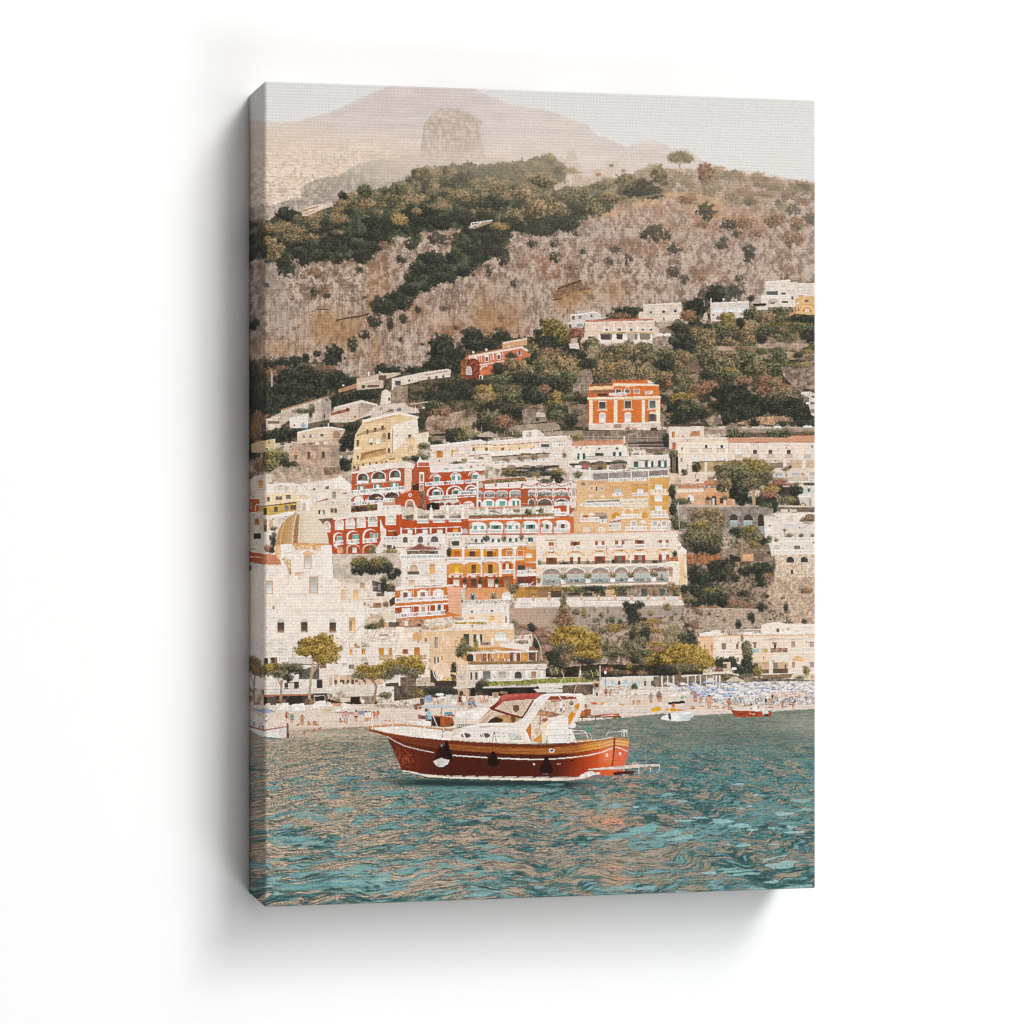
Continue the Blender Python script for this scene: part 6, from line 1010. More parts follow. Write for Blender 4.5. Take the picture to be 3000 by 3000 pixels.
part('printed_rock_wall', 'stone steps climbing right of the round windowed house of the print'); P([1300, 690, 1360, 660, 1420, 760, 1330, 780], '96836f', tex=.3); Crown(1530, 770, 50, 50, 'd', 4); Crown(1420, 760, 70, 30, 'b', 4)
tile('L')
House('orange villa with white balconies and arched windows right of the church in the print', [1690, 110, 1720, 75, 1800, 60, 1880, 80, 2190, 60, 2350, 50, 2430, 75, 2440, 400, 2380, 440, 1670, 440, 1690, 250], 'cd7a35', tex=.05)
P([1690, 105, 1720, 70, 1800, 52, 1880, 72, 2050, 75, 2300, 50, 2350, 45, 2350, 70, 1880, 95, 1700, 120], 'ecdfd3'); P([2280, 70, 2440, 80, 2440, 400, 2300, 360], 'e3ad8d', tex=.03)
for i, x in enumerate((1808, 2005, 2180)): Win(x - 58, 130 - i * 6, x + 58, 215 - i * 4, ('6a4a40', '8a6654', 'e6dcd2')[i], 'ece2d8', s='ece2d8', sill=False); Ar(x - 44, 112 - i * 8, x + 44, 136, 'ece2d8', h=22)
Bal(1690, 205, 2290, 172, 42, pitch=17, gap='9c6244'); P([1690, 246, 2290, 215, 2290, 225, 1690, 260], 'ecdfd3'); P([1670, 295, 2290, 255, 2290, 270, 1670, 312], 'ecdfd3'); P([1675, 310, 2290, 272, 2290, 360, 1675, 430], 'ad5028', tex=.08)
for i, x in enumerate((1815, 2010, 2190)): Win(x - 46, 315 - i * 16, x + 46, 390 - i * 16, ('e6dcd2', 'b08a78', '5c4a42')[i], 'ece2d8', s='ece2d8', sill=False)
Bal(1675, 382, 2260, 340, 46, pitch=17, gap='9a5236')
for x in (1880, 1895, 2085): Ln([x, 100, x, 200], 7, 'ecdfd3'); Ln([x, 290, x, 360], 7, 'ecdfd3')

# ---------------------------------------------------------------- trees between the right hand terraces
tile('K')
Tree('large green plane tree with a pale trunk at the right of the print', [(950, 790, 120, 130, 'd'), (880, 560, 190, 110, 'g'), (1030, 480, 220, 80, 't'), (1180, 520, 150, 90, 't'), (850, 520, 150, 70, 'm'), (1000, 600, 230, 100, 'g'), (1200, 620, 160, 80, 'm'), (760, 600, 80, 60, 'm'), (760, 700, 80, 70, 'm'), (800, 680, 70, 50, 'o'), (1080, 680, 130, 70, 'm'), (1240, 580, 100, 60, 'm'), (1300, 500, 46, 30, 't')], [1120, 940, 1112, 820, 1108, 740, 1100, 620], 36, 'b59a7c', ([1108, 760, 1060, 690], [1110, 740, 1160, 680]), pal='m', sd=11)
Tree('golden round tree left of the stone arches of the print', [(560, 1060, 150, 100, 'h'), (680, 1090, 110, 90, 'o'), (480, 1020, 80, 50, 'o'), (640, 1010, 110, 50, 'o')], [590, 1200, 600, 1130], 14, '7a6552', sd=21, lit=-.02)
Tree('golden brown leafy tree above the orange fence of the print', [(560, 1320, 220, 150, 'd'), (500, 1200, 150, 110, 'm'), (600, 1250, 140, 110, 'm'), (480, 1330, 140, 110, 'm'), (640, 1330, 130, 110, 'm'), (500, 1140, 90, 50, 'y'), (700, 1260, 60, 60, 'm'), (480, 1400, 100, 60, 'd'), (660, 1440, 80, 50, 'd')], [475, 1560, 470, 1450, 480, 1380], 18, '6b5645', sd=23, lit=.02)
Tree('small green tree with a bare pale trunk right of the golden tree in the print', [(1040, 1240, 150, 70, 'm'), (960, 1240, 90, 50, 'g'), (1100, 1300, 100, 80, 'm'), (1080, 1190, 80, 40, 't'), (900, 1220, 60, 40, 'd'), (1110, 1370, 60, 40, 't')], [980, 1570, 984, 1420, 972, 1330, 985, 1300], 18, 'a88f74', ([975, 1340, 930, 1290], [980, 1330, 1040, 1290]), sd=27)

# ---------------------------------------------------------------- church with tiled dome
tile('H')
House('white house with a tiled gable roof left of the red hotel in the print', [640, 680, 1070, 590, 1190, 700, 1190, 1060, 830, 1080, 640, 1000], 'e6d9ce', tex=.04); P([715, 668, 1060, 592, 1080, 600, 1000, 625, 740, 672], 'd0ad95'); P([1000, 640, 1070, 590, 1190, 690, 1190, 760, 1000, 740], 'efe5dc')
Win(762, 738, 792, 768, '8a5a48', None, sill=False); P([900, 720, 940, 705, 940, 745, 900, 750], '8f5f4a'); Win(978, 775, 1020, 855, '3f5244', 'd9c8b8', sill=False); P([940, 735, 1060, 720, 1150, 770, 1060, 810, 1060, 860, 940, 880], 'e2cdb8', a=.5); P([790, 890, 935, 845, 935, 870, 800, 895], 'b86a45'); P([1060, 805, 1150, 775, 1150, 800], 'b86a45'); P([730, 900, 1190, 890, 1100, 1060, 830, 1070, 730, 1010], 'e3d1be', tex=.05)
Win(820, 980, 895, 1030, 'c9bbb0', 'd9c6b2', s='4f5a4c'); Win(960, 965, 1030, 1015, '8a7c70', 'd9c6b2', s='4f5a4c'); El(712, 645, 13, 13, 'f0e8e0'); El(1000, 900, 14, 7, '6a4f40')
House('white and yellow house row left of the dome in the print', [-20, 690, 110, 590, 290, 580, 290, 640, 220, 690, 540, 670, 660, 720, 830, 780, 830, 870, 720, 880, 720, 1000, 560, 1010, 480, 1030, 380, 1200, 330, 1480, -20, 1500], 'e4d6c8', tex=.05)
P([110, 590, 290, 570, 295, 665, 110, 700], 'd9cabc'); Win(143, 650, 192, 735, 'b98a4c', None, sill=False); P([210, 690, 400, 675, 560, 670, 660, 720, 700, 780, 580, 800, 210, 800], 'e9ded4'); Ln([540, 670, 650, 700, 700, 760], 6, 'c48a70'); El(395, 730, 28, 34, 'c4a586'); Win(445, 715, 480, 750, 'a88a70', None, sill=False); P([320, 720, 580, 710, 600, 780, 330, 790], 'd9c9ba', a=.7, tex=.15)
P([210, 800, 560, 780, 590, 900, 200, 920], 'ecd2aa'); Win(240, 835, 272, 882, '5a4d44', None); Win(342, 825, 412, 868, '5f5650', None); Win(456, 812, 508, 858, '6c625b', None)
for x in (290, 435, 520): Ln([x, 790, x, 890], 10, 'eadfd4')
P([160, 940, 580, 885, 580, 905, 160, 955], '6b5440'); P([160, 950, 580, 905, 580, 990, 430, 1010, 310, 1040, 160, 1050], 'cfa858', tex=.05); Win(197, 960, 240, 1040, '3f3a38', None, sill=False); Win(318, 945, 362, 1005, '4f4a48', None, sill=False); Win(440, 930, 487, 985, '6f6a66', None, sill=False); Win(503, 925, 570, 975, '57483e', None, sill=False); Ln([310, 1005, 580, 975], 6, '8a6f50'); P([310, 1040, 545, 1000, 545, 1040, 310, 1060], 'efe5db')
Win(365, 1065, 455, 1160, 'b5a89c', 'ece1d6', arch=True, bars=True); Ar(200, 1080, 240, 1230, 'a8866c'); Rc(205, 1150, 235, 1230, '6b4a40'); Ar(268, 1090, 310, 1210, 'd2ab8c'); Crown(320, 1190, 40, 24, 'm', 3); P([340, 1200, 400, 1180, 360, 1350, 330, 1340], 'dccdbf'); Crown(310, 1340, 36, 100, 'd', 5); Crown(300, 1440, 46, 40, 'd', 6); Crown(240, 1410, 30, 40, 'r', 6); Ar(265, 1265, 290, 1320, '4d443d')
tile('H')                                         # houses running round the fold on the left side
P([35, 780, 110, 760, 110, 850, 35, 830], 'd8c3ae', tex=.1); P([35, 860, 150, 860, 170, 1000, 35, 1010], 'c0602c', tex=.08); Win(40, 890, 62, 960, '8a7a70', 'ecdfd4', sill=False); Ar(105, 910, 160, 990, 'e4d3c6'); Ar(113, 922, 152, 990, 'b5562c'); Bal(80, 1010, 160, 1000, 40, pitch=16)
P([35, 1010, 200, 1000, 200, 1320, 35, 1270], 'd9cabd', tex=.08); Ar(85, 1055, 165, 1150, 'cdbcae', h=40); Ar(100, 1075, 150, 1150, 'b5653f', h=26); Rc(88, 1245, 170, 1310, '2f2c2a'); Bal(35, 1410, 110, 1400, 40, pitch=16, gap='8a5440'); P([35, 1450, 200, 1480, 200, 1600, 35, 1560], 'b85a30'); Ln([35, 1510, 200, 1520], 8, 'e8dace'); P([35, 1580, 120, 1590, 210, 1600, 210, 1700, 35, 1700], 'e0d3c8'); Ar(38, 1600, 62, 1670, '6a625c'); Ar(115, 1610, 160, 1690, '5a524c'); Crown(90, 1740, 60, 26, 'r', 3); P([35, 1760, 210, 1760, 210, 1940, 35, 1940], 'dccdc0'); Ar(95, 1790, 145, 1840, '55483f', h=26); Bal(40, 1820, 150, 1815, 40, pitch=20)

cz = part('printed_church', 'white church with a tiled golden dome at the lower left of the print')
WH2 = 'ecdfd3'
P([205, 1500, 240, 1490, 400, 1440, 400, 1370, 530, 1360, 830, 1360, 970, 1380, 990, 1740, 1070, 1800, 1320, 1850, 1330, 2060, 1345, 2350, 1345, 2960, -20, 2960, -20, 1760, 150, 1600, 205, 1600], WH2, tex=.03)
part('roof', 'red tiled side roof beside the drum of the dome', cz); P([190, 1495, 215, 1480, 345, 1490, 400, 1560, 440, 1615, 205, 1600, 170, 1560], 'c07a58', tex=.12, ts=4)
for x in range(205, 440, 16): Ln([x - (440 - x) * .1, 1495 + max(0, x - 345) * 1.0, x, 1614], 4, 'd59c7c')
for x in range(210, 440, 20): Rc(x, 1598, x + 9, 1618, 'ecdccc')
CUR = cz
# dome
part('dome', 'golden tiled dome with a white lantern', cz)
DP = [340, 1370, 350, 1280, 375, 1200, 415, 1130, 470, 1070, 540, 1030, 620, 1010, 720, 1015, 790, 1050, 850, 1110, 900, 1190, 930, 1280, 940, 1370]
def dm(s):
    x, y = SX[s], SY[s]
    q = (x - 886) / 78.0 / np.sqrt(np.clip(1.02 - ((y - 1596) / 108.0).clip(-1, 0) ** 2, .05, 1))
    c = mix(C('c99b66') + 0 * IMG[s], C('ecdcc6'), sm(-.8, .25, q))
    t = np.sin(y * 1.9) * .5 + .5
    dd = np.sin((q * 40) + y * .9) * np.sin((q * 40) - y * .9)
    c = c * (1 - .10 * t[..., None] - .08 * sm(.2, .9, dd)[..., None] * sm(.2, -.4, q)[..., None])
    c = mix(c, C('8f5a34') + 0 * c, (np.abs(q + .25) < .085) * (.45 + .5 * (np.sin(y * .75) * np.sin(q * 60) > 0)))
    for k in (-.82, .42, .62, -.13, -.37): c = mix(c, C('e9d6bc') + 0 * c, (np.abs(q - k) < .018) * .8)
    return mix(c, C('c98a4c') + 0 * c, (np.abs(q + .8) < .06) * .4)
area(DP, dm)
Ln(DP[:26], 5, 'efe2d0', a=.5)
P([320, 1400, 345, 1375, 620, 1355, 940, 1365, 960, 1380, 850, 1385, 540, 1385, 400, 1400], 'd9a66c', tex=.12, ts=3)
for x in range(350, 940, 22): Ln([x, 1372 - 10 * math.sin((x - 340) / 600 * 3.14), x + 6, 1362 - 10 * math.sin((x - 340) / 600 * 3.14)], 9, 'b5653c')
part('lantern', 'white lantern with a pointed tiled cap on the dome', cz)
P([585, 860, 725, 865, 730, 1020, 570, 1020], 'eee2d6'); P([570, 1015, 590, 990, 730, 990, 745, 1020, 720, 1030, 590, 1030], 'e4d2bd'); P([583, 865, 650, 800, 725, 860, 700, 855, 600, 858], 'e6c9a4'); Ln([600, 855, 655, 805, 705, 850], 6, 'c08a5c'); Rc(640, 900, 680, 990, 'c9b7a6'); Ln([700, 870, 700, 1000], 10, 'f3ebe2'); P([585, 870, 620, 868, 620, 1010, 575, 1010], 'd9c3ab'); Ln([580, 868, 728, 866], 8, 'f3ebe2')
CUR = cz
P([395, 1370, 530, 1362, 535, 1730, 400, 1600, 390, 1500], 'eee3d8'); P([535, 1385, 850, 1385, 850, 1440, 560, 1430], 'dfb78f', tex=.2, ts=4); P([318, 1400, 395, 1385, 400, 1500, 380, 1550, 330, 1480], 'e0b78e', tex=.12); P([415, 1540, 450, 1510, 510, 1545, 520, 1700, 490, 1740, 470, 1640], 'd3b292', tex=.25, ts=3)
Ln([530, 1370, 530, 1740], 6, 'd8c3ae'); P([880, 1380, 970, 1380, 990, 1740, 890, 1700], 'f0e6dc'); P([550, 1690, 720, 1680, 600, 1730, 550, 1735], 'd3a67c', tex=.15); Ln([555, 1735, 640, 1700, 720, 1685, 830, 1690, 900, 1720, 960, 1755], 7, 'f6eee6')
Win(668, 1505, 738, 1640, 'b3b0aa', 'd9b08a', m=10); P([640, 1475, 700, 1448, 770, 1475, 760, 1490, 650, 1490], 'e2bb94'); Ln([645, 1472, 700, 1446, 765, 1472], 6, 'c68f62'); Win(733, 1745, 805, 1910, 'a5a6a0', 'd2a47a', m=14, bars=True); Win(236, 1790, 298, 1920, 'b3b1ab', 'd0a078', m=12)
P([230, 1770, 440, 1740, 480, 1730, 480, 1800, 330, 1860, 330, 1770], 'f0dfcc', a=.5); Ln([340, 1800, 450, 1750, 500, 1740], 5, 'd9bfa6')
tile('L')
House('pale three storey house right of the church of the print', [1075, 20, 1330, 40, 1420, -10, 1690, 60, 1690, 440, 1600, 540, 1345, 600, 1330, 290, 1075, 240], 'e6d5c4', tex=.04)
Win(1292, 28, 1348, 95, 'a58a70', None, sill=False); Rc(1075, 100, 1130, 215, 'dcb78e', a=.7); Win(1218, 115, 1268, 220, 'd3a878', 'd9b48c', m=6); P([1430, 0, 1690, 60, 1690, 160, 1580, 140, 1440, 130], '554a42', tex=.2); Rc(1440, 30, 1465, 110, '6f6a66'); Rc(1500, 40, 1525, 110, '8a8580'); Crown(1640, 100, 50, 66, 'm', 3); Crown(1560, 60, 30, 80, 'd', 3); P([1430, 130, 1480, 130, 1480, 200, 1430, 205], 'e9ded3'); Rc(1570, 130, 1690, 200, 'e6dacd'); Rc(1480, 140, 1570, 180, '6b5a4c'); El(1387, 178, 12, 12, 'cbb9a8'); Ln([1330, 215, 1620, 210], 5, 'c98f6e'); P([1620, 230, 1690, 180, 1690, 270, 1640, 300], '4b4038'); 
Win(1445, 258, 1535, 315, '8f5a3a', None, sill=False); Crown(1470, 305, 60, 16, 'y', 4); Crown(1585, 270, 30, 36, 'o', 4); Rc(1332, 250, 1350, 290, 'c07a4a'); Bal(1345, 320, 1590, 310, 40, pitch=14, gap='c4a58e'); Ar(1400, 385, 1560, 440, 'cdb49c', h=50); Win(1432, 460, 1490, 486, '8a7f78', None, sill=False); Rc(1480, 390, 1510, 418, 'b5a79a'); P([1360, 430, 1590, 430, 1590, 500, 1360, 500], 'dbbf9f', a=.5); Crown(1430, 520, 90, 36, 'g', 4); Crown(1540, 480, 36, 60, 'g', 7); Crown(1490, 500, 40, 26, 't', 8)
P([1560, 460, 1880, 430, 1880, 530, 1560, 530], 'cf8a50', a=.6); P([1560, 465, 1760, 435, 1880, 440, 1840, 470, 1600, 480], 'eae0d6'); Rc(1620, 472, 1725, 530, '6b6058'); Rc(1740, 470, 1800, 530, 'd9ccc0'); Rc(1810, 460, 1870, 530, '7a5a48')
CUR = cz
Ln([440, 160, 1080, 160], 6, 'cdb7a2'); Ln([240, 345, 1340, 340], 5, 'bfa78f', a=.7); Ln([215, 660, 1150, 655], 5, 'cdb9a5')
for x in (800, 275, 1150): Ln([x, 360, x, 620], 4, 'd8c6b4')
P([210, 190, 440, 190, 440, 260, 215, 300], 'ead6c0', a=.6); P([1170, 240, 1330, 240, 1345, 330, 1345, 600, 1170, 600], 'f0e6db', a=.5); Rc(300, 290, 325, 330, 'a88260'); Rc(228, 530, 240, 560, 'b57a50')
for x in (398, 663, 984): Ar(x - 48, 425, x + 48, 592, 'efe4d8'); Ar(x - 41, 432, x + 41, 590, 'c9c2b9', h=36); Win(x - 38, 475, x + 38, 570, '4f3f33', None, sill=False); Rc(x - 42, 570, x + 42, 592, 'a58064', tex=.3, ts=2)
Win(1172, 425, 1240, 590, 'c9a176', 'dcc0a0', m=4); Win(1170, 460, 1205, 570, '8d7a68', None, sill=False)
P([980, 690, 1080, 670, 1170, 720, 1170, 860, 1040, 850], 'e0c09c', a=.6); P([440, 790, 540, 760, 540, 900, 450, 880], 'e3c39d', a=.6)

# ---------------------------------------------------------------- waterfront houses
House('white terraced house with an orange pot and small orange shutters left of the cream house in the print', [1160, 660, 1200, 620, 1380, 600, 1930, 540, 1930, 960, 1160, 960], 'e6d9cd', tex=.04)
P([1350, 560, 1930, 530, 1910, 690, 1350, 700], 'e2d2c2', tex=.2, ts=3); Ln([1165, 770, 1420, 745], 5, 'b97a58'); El(1243, 735, 20, 26, 'd0865a'); Rc(1305, 705, 1390, 750, 'c9b7a6', tex=.3, ts=3); Rc(1165, 715, 1180, 760, '8a7a6c'); P([1700, 600, 1900, 590, 1900, 680, 1700, 690], 'd9bb98', tex=.3, ts=3); Rc(1505, 612, 1610, 630, 'bb8466'); El(1485, 620, 18, 18, 'f0e8e0'); Ln([1430, 745, 1930, 715], 6, 'cfb8a4')
Win(1120, 780, 1146, 838, 'c98a44', None, sill=False); Win(1176, 782, 1208, 846, 'cf8f3c', None); Win(1308, 775, 1356, 838, 'cf8f3c', None, s='c9822f'); Win(1512, 765, 1662, 895, 'cfc5bc', None, s='cf8d36', bars=True, sill=False); Win(1765, 782, 1846, 836, '7a5640', None, s='d0892f'); Rc(1905, 755, 1930, 885, 'a86a3c'); Bal(1510, 850, 1665, 846, 50, pitch=14, bar=.2, gap='d9b48a', col='b89a80'); Ar(1300, 870, 1385, 920, 'c9b39d', h=40); Rc(1340, 930, 1390, 970, '6f625a'); Rc(1500, 905, 1930, 980, 'e3cfb8', a=.6)
tile('M')
House('peach house stack with a trellised restaurant terrace in the lower centre of the print', [290, 800, 650, 750, 1330, 740, 1340, 900, 1490, 900, 1500, 1130, 1700, 1180, 1720, 1370, 600, 1420, 390, 1240, 390, 940, 290, 920], 'e4c19c', tex=.05)
P([285, 800, 460, 790, 650, 740, 660, 690, 1040, 660, 1040, 720, 1330, 720, 1335, 780, 640, 800, 400, 815], 'e9dbcd', tex=.06); P([390, 790, 450, 745, 640, 735, 640, 765, 400, 805], 'd9b089', tex=.3, ts=3); Rc(665, 705, 1030, 730, 'b59a58', tex=.4, ts=2); Ln([660, 640, 1040, 650, 1040, 720], 6, 'efe6dc'); Ln([660, 690, 1030, 690], 5, 'efe6dc')
P([320, 680, 640, 640, 640, 740, 380, 760, 320, 740], 'dccab8', tex=.15, ts=4); P([0, 660, 320, 690, 320, 760, 0, 780], 'b58a70', tex=.25, ts=4); Rc(100, 690, 140, 750, 'e8dccf'); Rc(0, 700, 30, 750, '5a4a40'); Rc(240, 720, 280, 755, '5f4e42')
P([0, 760, 210, 770, 260, 800, 290, 930, 0, 940], 'e4d3c2', tex=.12); P([190, 840, 235, 810, 285, 850, 285, 930, 190, 930], 'dca878', tex=.08); P([20, 920, 385, 920, 385, 1330, 0, 1340], 'ead9c8', tex=.03); Ln([15, 940, 385, 935], 8, 'f2e8de')
Win(325, 888, 357, 928, '85664c', None, sill=False); Win(440, 870, 475, 1000, '7a6a5e', 'e6d2bc', bars=True); Win(535, 870, 547, 920, 'e9e0d8', None, sill=False); Win(667, 910, 700, 972, 'c49a74', 'c9a480', sill=False); Rc(570, 870, 600, 960, 'e6d6c6', a=.6)
Win(72, 1012, 142, 1068, '6b4a38', None, s='b5713a'); Win(208, 988, 272, 1120, 'b06f38', None, sill=False); Bal(155, 1080, 350, 1075, 44, pitch=14, bar=.25, gap='dcb890', col='a08a76')
P([710, 800, 1330, 790, 1330, 900, 1180, 960, 720, 970], 'e3bd94', a=.6); Win(765, 840, 830, 968, '3f4a40', 'd9c6b0', sill=False); Win(875, 840, 980, 935, 'd2c9bf', None, s='46503f', sill=False); Win(1122, 815, 1246, 915, 'c4c4be', 'eadfd3', arch=True, bars=True); Rc(925, 905, 952, 965, 'efe6dc'); Rc(1080, 890, 1110, 960, 'efe6dc'); Rc(955, 930, 1075, 970, '8d7a6b', tex=.4, ts=2); Ln([1265, 900, 1300, 865, 1335, 880], 16, 'e6d3bd'); Bal(1170, 910, 1490, 900, 44, pitch=18, gap='cdb39c', bar=.3); Rc(1180, 955, 1500, 1030, 'ecdfd2'); Rc(1325, 900, 1345, 950, 'e9dccf')
P([1390, 860, 1540, 840, 1555, 960, 1500, 1000, 1495, 900, 1390, 890], 'e0d2c4', tex=.04); Win(1422, 858, 1446, 892, 'b5713f', None, sill=False); Win(1508, 858, 1528, 895, '9a6a48', None, sill=False); Ln([1390, 800, 1545, 825], 8, 'e3d6ca'); P([1340, 740, 1420, 770, 1540, 820, 1390, 850, 1340, 840], '9c8370', tex=.2); Crowd([(1590, 940, 50, 60, 'd'), (1430, 930, 60, 20, 'o')], 401); Ln([1560, 840, 1610, 920, 1640, 1000, 1650, 1130], 8, 'cdbfb0')
P([720, 1005, 1180, 985, 1500, 1030, 1510, 1170, 820, 1180, 720, 1100], 'cb9258', tex=.08); P([800, 1045, 830, 1035, 1600, 1030, 1610, 1045, 1280, 1055, 860, 1065], 'eee5da'); P([740, 1020, 1150, 1015, 1200, 1035, 800, 1045], 'c9a888', tex=.2)
Ar(800, 1065, 880, 1150, '3f3a33', h=36); Rc(880, 1065, 905, 1145, 'd9d0c6'); Rc(960, 1060, 1060, 1145, '8a5f3e', tex=.3); Rc(1280, 1052, 1410, 1145, '6f4c38', tex=.3); Rc(1330, 1060, 1365, 1140, 'cfc4b8'); Rc(1500, 1045, 1610, 1140, '6b4a38', tex=.3); Rc(1425, 1050, 1480, 1140, 'c4a050', a=.6, tex=.3)
for x in (975, 1030, 1095, 1160, 1218, 1282, 1410, 1500, 1590): Ln([x, 1050, x, 1150], 6, 'efe6dc')
for i in range(16): x = rq.uniform(930, 1420); Rc(x, 1120, x + 12, 1150, ('e8ddd3', '8a4f3c', 'd9c0a8', '4f4640')[i % 4])
Crowd([(880, 1170, 60, 20, 'y'), (1000, 1170, 90, 18, 'b'), (1150, 1168, 100, 18, 'y'), (1300, 1165, 90, 18, 'b'), (1430, 1162, 80, 18, 'y'), (1570, 1160, 110, 18, 'm'), (760, 930, 36, 50, 't'), (760, 1000, 90, 46, 'g'), (730, 1050, 60, 50, 'g'), (850, 1010, 90, 26, 't'), (905, 940, 26, 46, 't')], 411)
P([805, 1190, 1705, 1180, 1710, 1240, 950, 1260, 810, 1260], 'e6d9cc', tex=.04); Ln([810, 1255, 950, 1250, 1710, 1240], 9, 'b9694a'); P([810, 1265, 940, 1260, 940, 1410, 820, 1400], 'd9c8b8', tex=.06); P([940, 1258, 1715, 1245, 1718, 1360, 940, 1370], 'd9cfc4', tex=.05)
for x, w in ((853, 14), (908, 16)): Win(x - w, 1275, x + w, 1360, '55463c', 'e9ddd0', sill=False)
for x, w, c in ((1027, 46, '6b6a62'), (1205, 46, 'a09a8f'), (1383, 42, '453f38'), (1560, 30, '9a7864')): Win(x - w, 1262, x + w, 1350, c, 'efe5da', sill=False, arch=w == 42)
for x in (950, 1110, 1300, 1480, 1650): Rc(x - 14, 1255, x + 14, 1365, 'eee5db')
Bal(1010, 1350, 1715, 1345, 22, pitch=14, gap='a8978a'); Rc(430, 1095, 488, 1180, '4a423c'); Rc(450, 1095, 470, 1170, 'd9d0c8'); Rc(515, 1090, 530, 1135, '57493e')
P([390, 1170, 690, 1160, 700, 1420, 600, 1420, 390, 1400], 'e2bd92', a=.7); P([390, 1240, 440, 1260, 470, 1400, 390, 1390], '4f453c'); Crown(655, 1260, 36, 110, 'd', 5); P([500, 1340, 600, 1330, 600, 1370, 500, 1380], 'd0a03f'); Rc(440, 1370, 690, 1440, '443c35'); P([560, 1270, 680, 1280, 690, 1400, 700, 1420, 690, 1310], 'e0c3a2'); P([690, 1260, 810, 1260, 815, 1420, 690, 1430], 'd9c2a8', tex=.06); Win(730, 1300, 762, 1390, 'b0a296', 'e9ddd0')
part('printed_light_arch', 'white shell shaped festival light frames above the beach of the print')
for k in range(11):
    a = math.pi * (.06 + .88 * k / 10); ex, ey = 512 - 92 * math.cos(a), 1262 - 92 * math.sin(a) * 1.05
    Ln([512, 1355, (512 + ex) / 2 + (ex - 512) * .12, (1355 + ey) / 2, ex, ey], 4.5, 'f3ece4')
Ln([420, 1270, 430, 1210, 470, 1175, 515, 1162, 560, 1175, 600, 1215, 607, 1270, 590, 1320, 560, 1355, 470, 1360, 440, 1330, 420, 1270], 7, 'f0e8df')
for q in ((690, 1150, 806, 1150, 806, 1560), (690, 1150, 690, 1260, 720, 1300, 790, 1330, 806, 1420), (715, 1160, 715, 1240, 770, 1290), (740, 1170, 740, 1250, 770, 1250, 775, 1200, 745, 1190), (280, 1190, 335, 1180, 335, 1260, 220, 1370, 215, 1420), (300, 1200, 320, 1260, 230, 1330), (210, 1330, 210, 1560)): Ln(list(q), 6, 'e9e1d8')

tile('L')
House('white cafe front with balcony left of the pines on the waterfront of the print', [-20, 660, 440, 660, 1170, 700, 1170, 960, 930, 1000, 930, 1230, 210, 1240, -20, 1200], 'e6dacf', tex=.04)
P([210, 790, 420, 790, 430, 870, 210, 880], 'e3d6ca', tex=.1); Ln([210, 795, 420, 795], 6, 'efe7de'); P([205, 880, 360, 870, 360, 960, 205, 960], '4d4038', tex=.2); Rc(255, 880, 280, 960, 'e6dace'); Rc(325, 880, 350, 960, '8a6a58'); P([360, 860, 480, 865, 480, 930, 360, 925], 'efe6dd'); Bal(480, 880, 760, 880, 56, pitch=12, bar=.3, gap='e2d6cb', col='c9bdb2'); Ln([470, 950, 870, 955], 14, '7a5a48')
for i, x in enumerate((385, 400, 415, 432, 448)): Ln([x, 905, x + 5, 880, x + 9, 905], 3, 'c4b4a6')
P([600, 1020, 830, 960, 830, 1120, 600, 1120], '6b5f55', tex=.25, ts=4); Rc(605, 1050, 640, 1110, '4d4843'); P([640, 1020, 720, 1010, 740, 1100, 650, 1100], '5f6050', tex=.3, ts=3); P([840, 930, 910, 910, 915, 1000, 840, 1020], '8a6a58', tex=.2); P([835, 1000, 940, 990, 930, 1210, 870, 1220, 840, 1150], 'e0d2c4', tex=.05)
P([440, 1160, 600, 1145, 600, 1225, 440, 1230], '4a3d35', tex=.15); Rc(480, 1165, 545, 1225, 'd9ccbf'); Rc(805, 1130, 870, 1220, '3f3733'); P([210, 1130, 350, 1090, 440, 1120, 440, 1235, 210, 1240], 'e6dccf', tex=.06)
House('white restaurant with a glazed terrace and beige awnings on the waterfront of the print', [930, 1000, 1160, 960, 1300, 940, 1760, 1080, 1932, 1070, 1932, 1220, 930, 1230], 'e4d3c4', tex=.05)
El(1135, 880, 50, 34, 'ece2d8'); P([1050, 920, 1100, 890, 1200, 890, 1210, 1040, 1060, 1030], 'e9dfd5'); Rc(1085, 935, 1150, 965, 'c9bdb2'); Rc(1165, 955, 1225, 1005, '8d8078', tex=.2)
P([950, 1065, 1560, 1100, 1560, 1200, 940, 1200], 'd2b498', tex=.15); P([930, 1040, 1290, 1050, 1290, 1065, 930, 1060], 'e9ded2')
for x in (1000, 1055, 1085, 1140, 1195, 1240, 1330): Rc(x, 1125, x + 30, 1185, '6a5444', tex=.2)
for i in range(40): x = rq.uniform(935, 1560); Rc(x, 1165 + rq.uniform(-14, 14), x + 14, 1205, ('ece2d8', 'd9b89c', 'b97a5c', 'e6dace')[i % 4])
for x in (990, 1058, 1565, 1740): Rc(x - 8, 1060, x + 8, 1220, 'ece2d8')
Bal(935, 1185, 1560, 1185, 36, pitch=11, bar=.35, gap='d3bca8', col='eee5dc'); P([1570, 1110, 1740, 1100, 1740, 1160, 1570, 1165], 'e0d6cc'); P([1580, 1165, 1730, 1160, 1730, 1205, 1580, 1205], '55463c', tex=.3, ts=3); P([1750, 1100, 1932, 1080, 1932, 1200, 1750, 1200], '7a6656', tex=.35, ts=4)
part('printed_awning', 'long white awnings over dark shop fronts on the waterfront of the print')
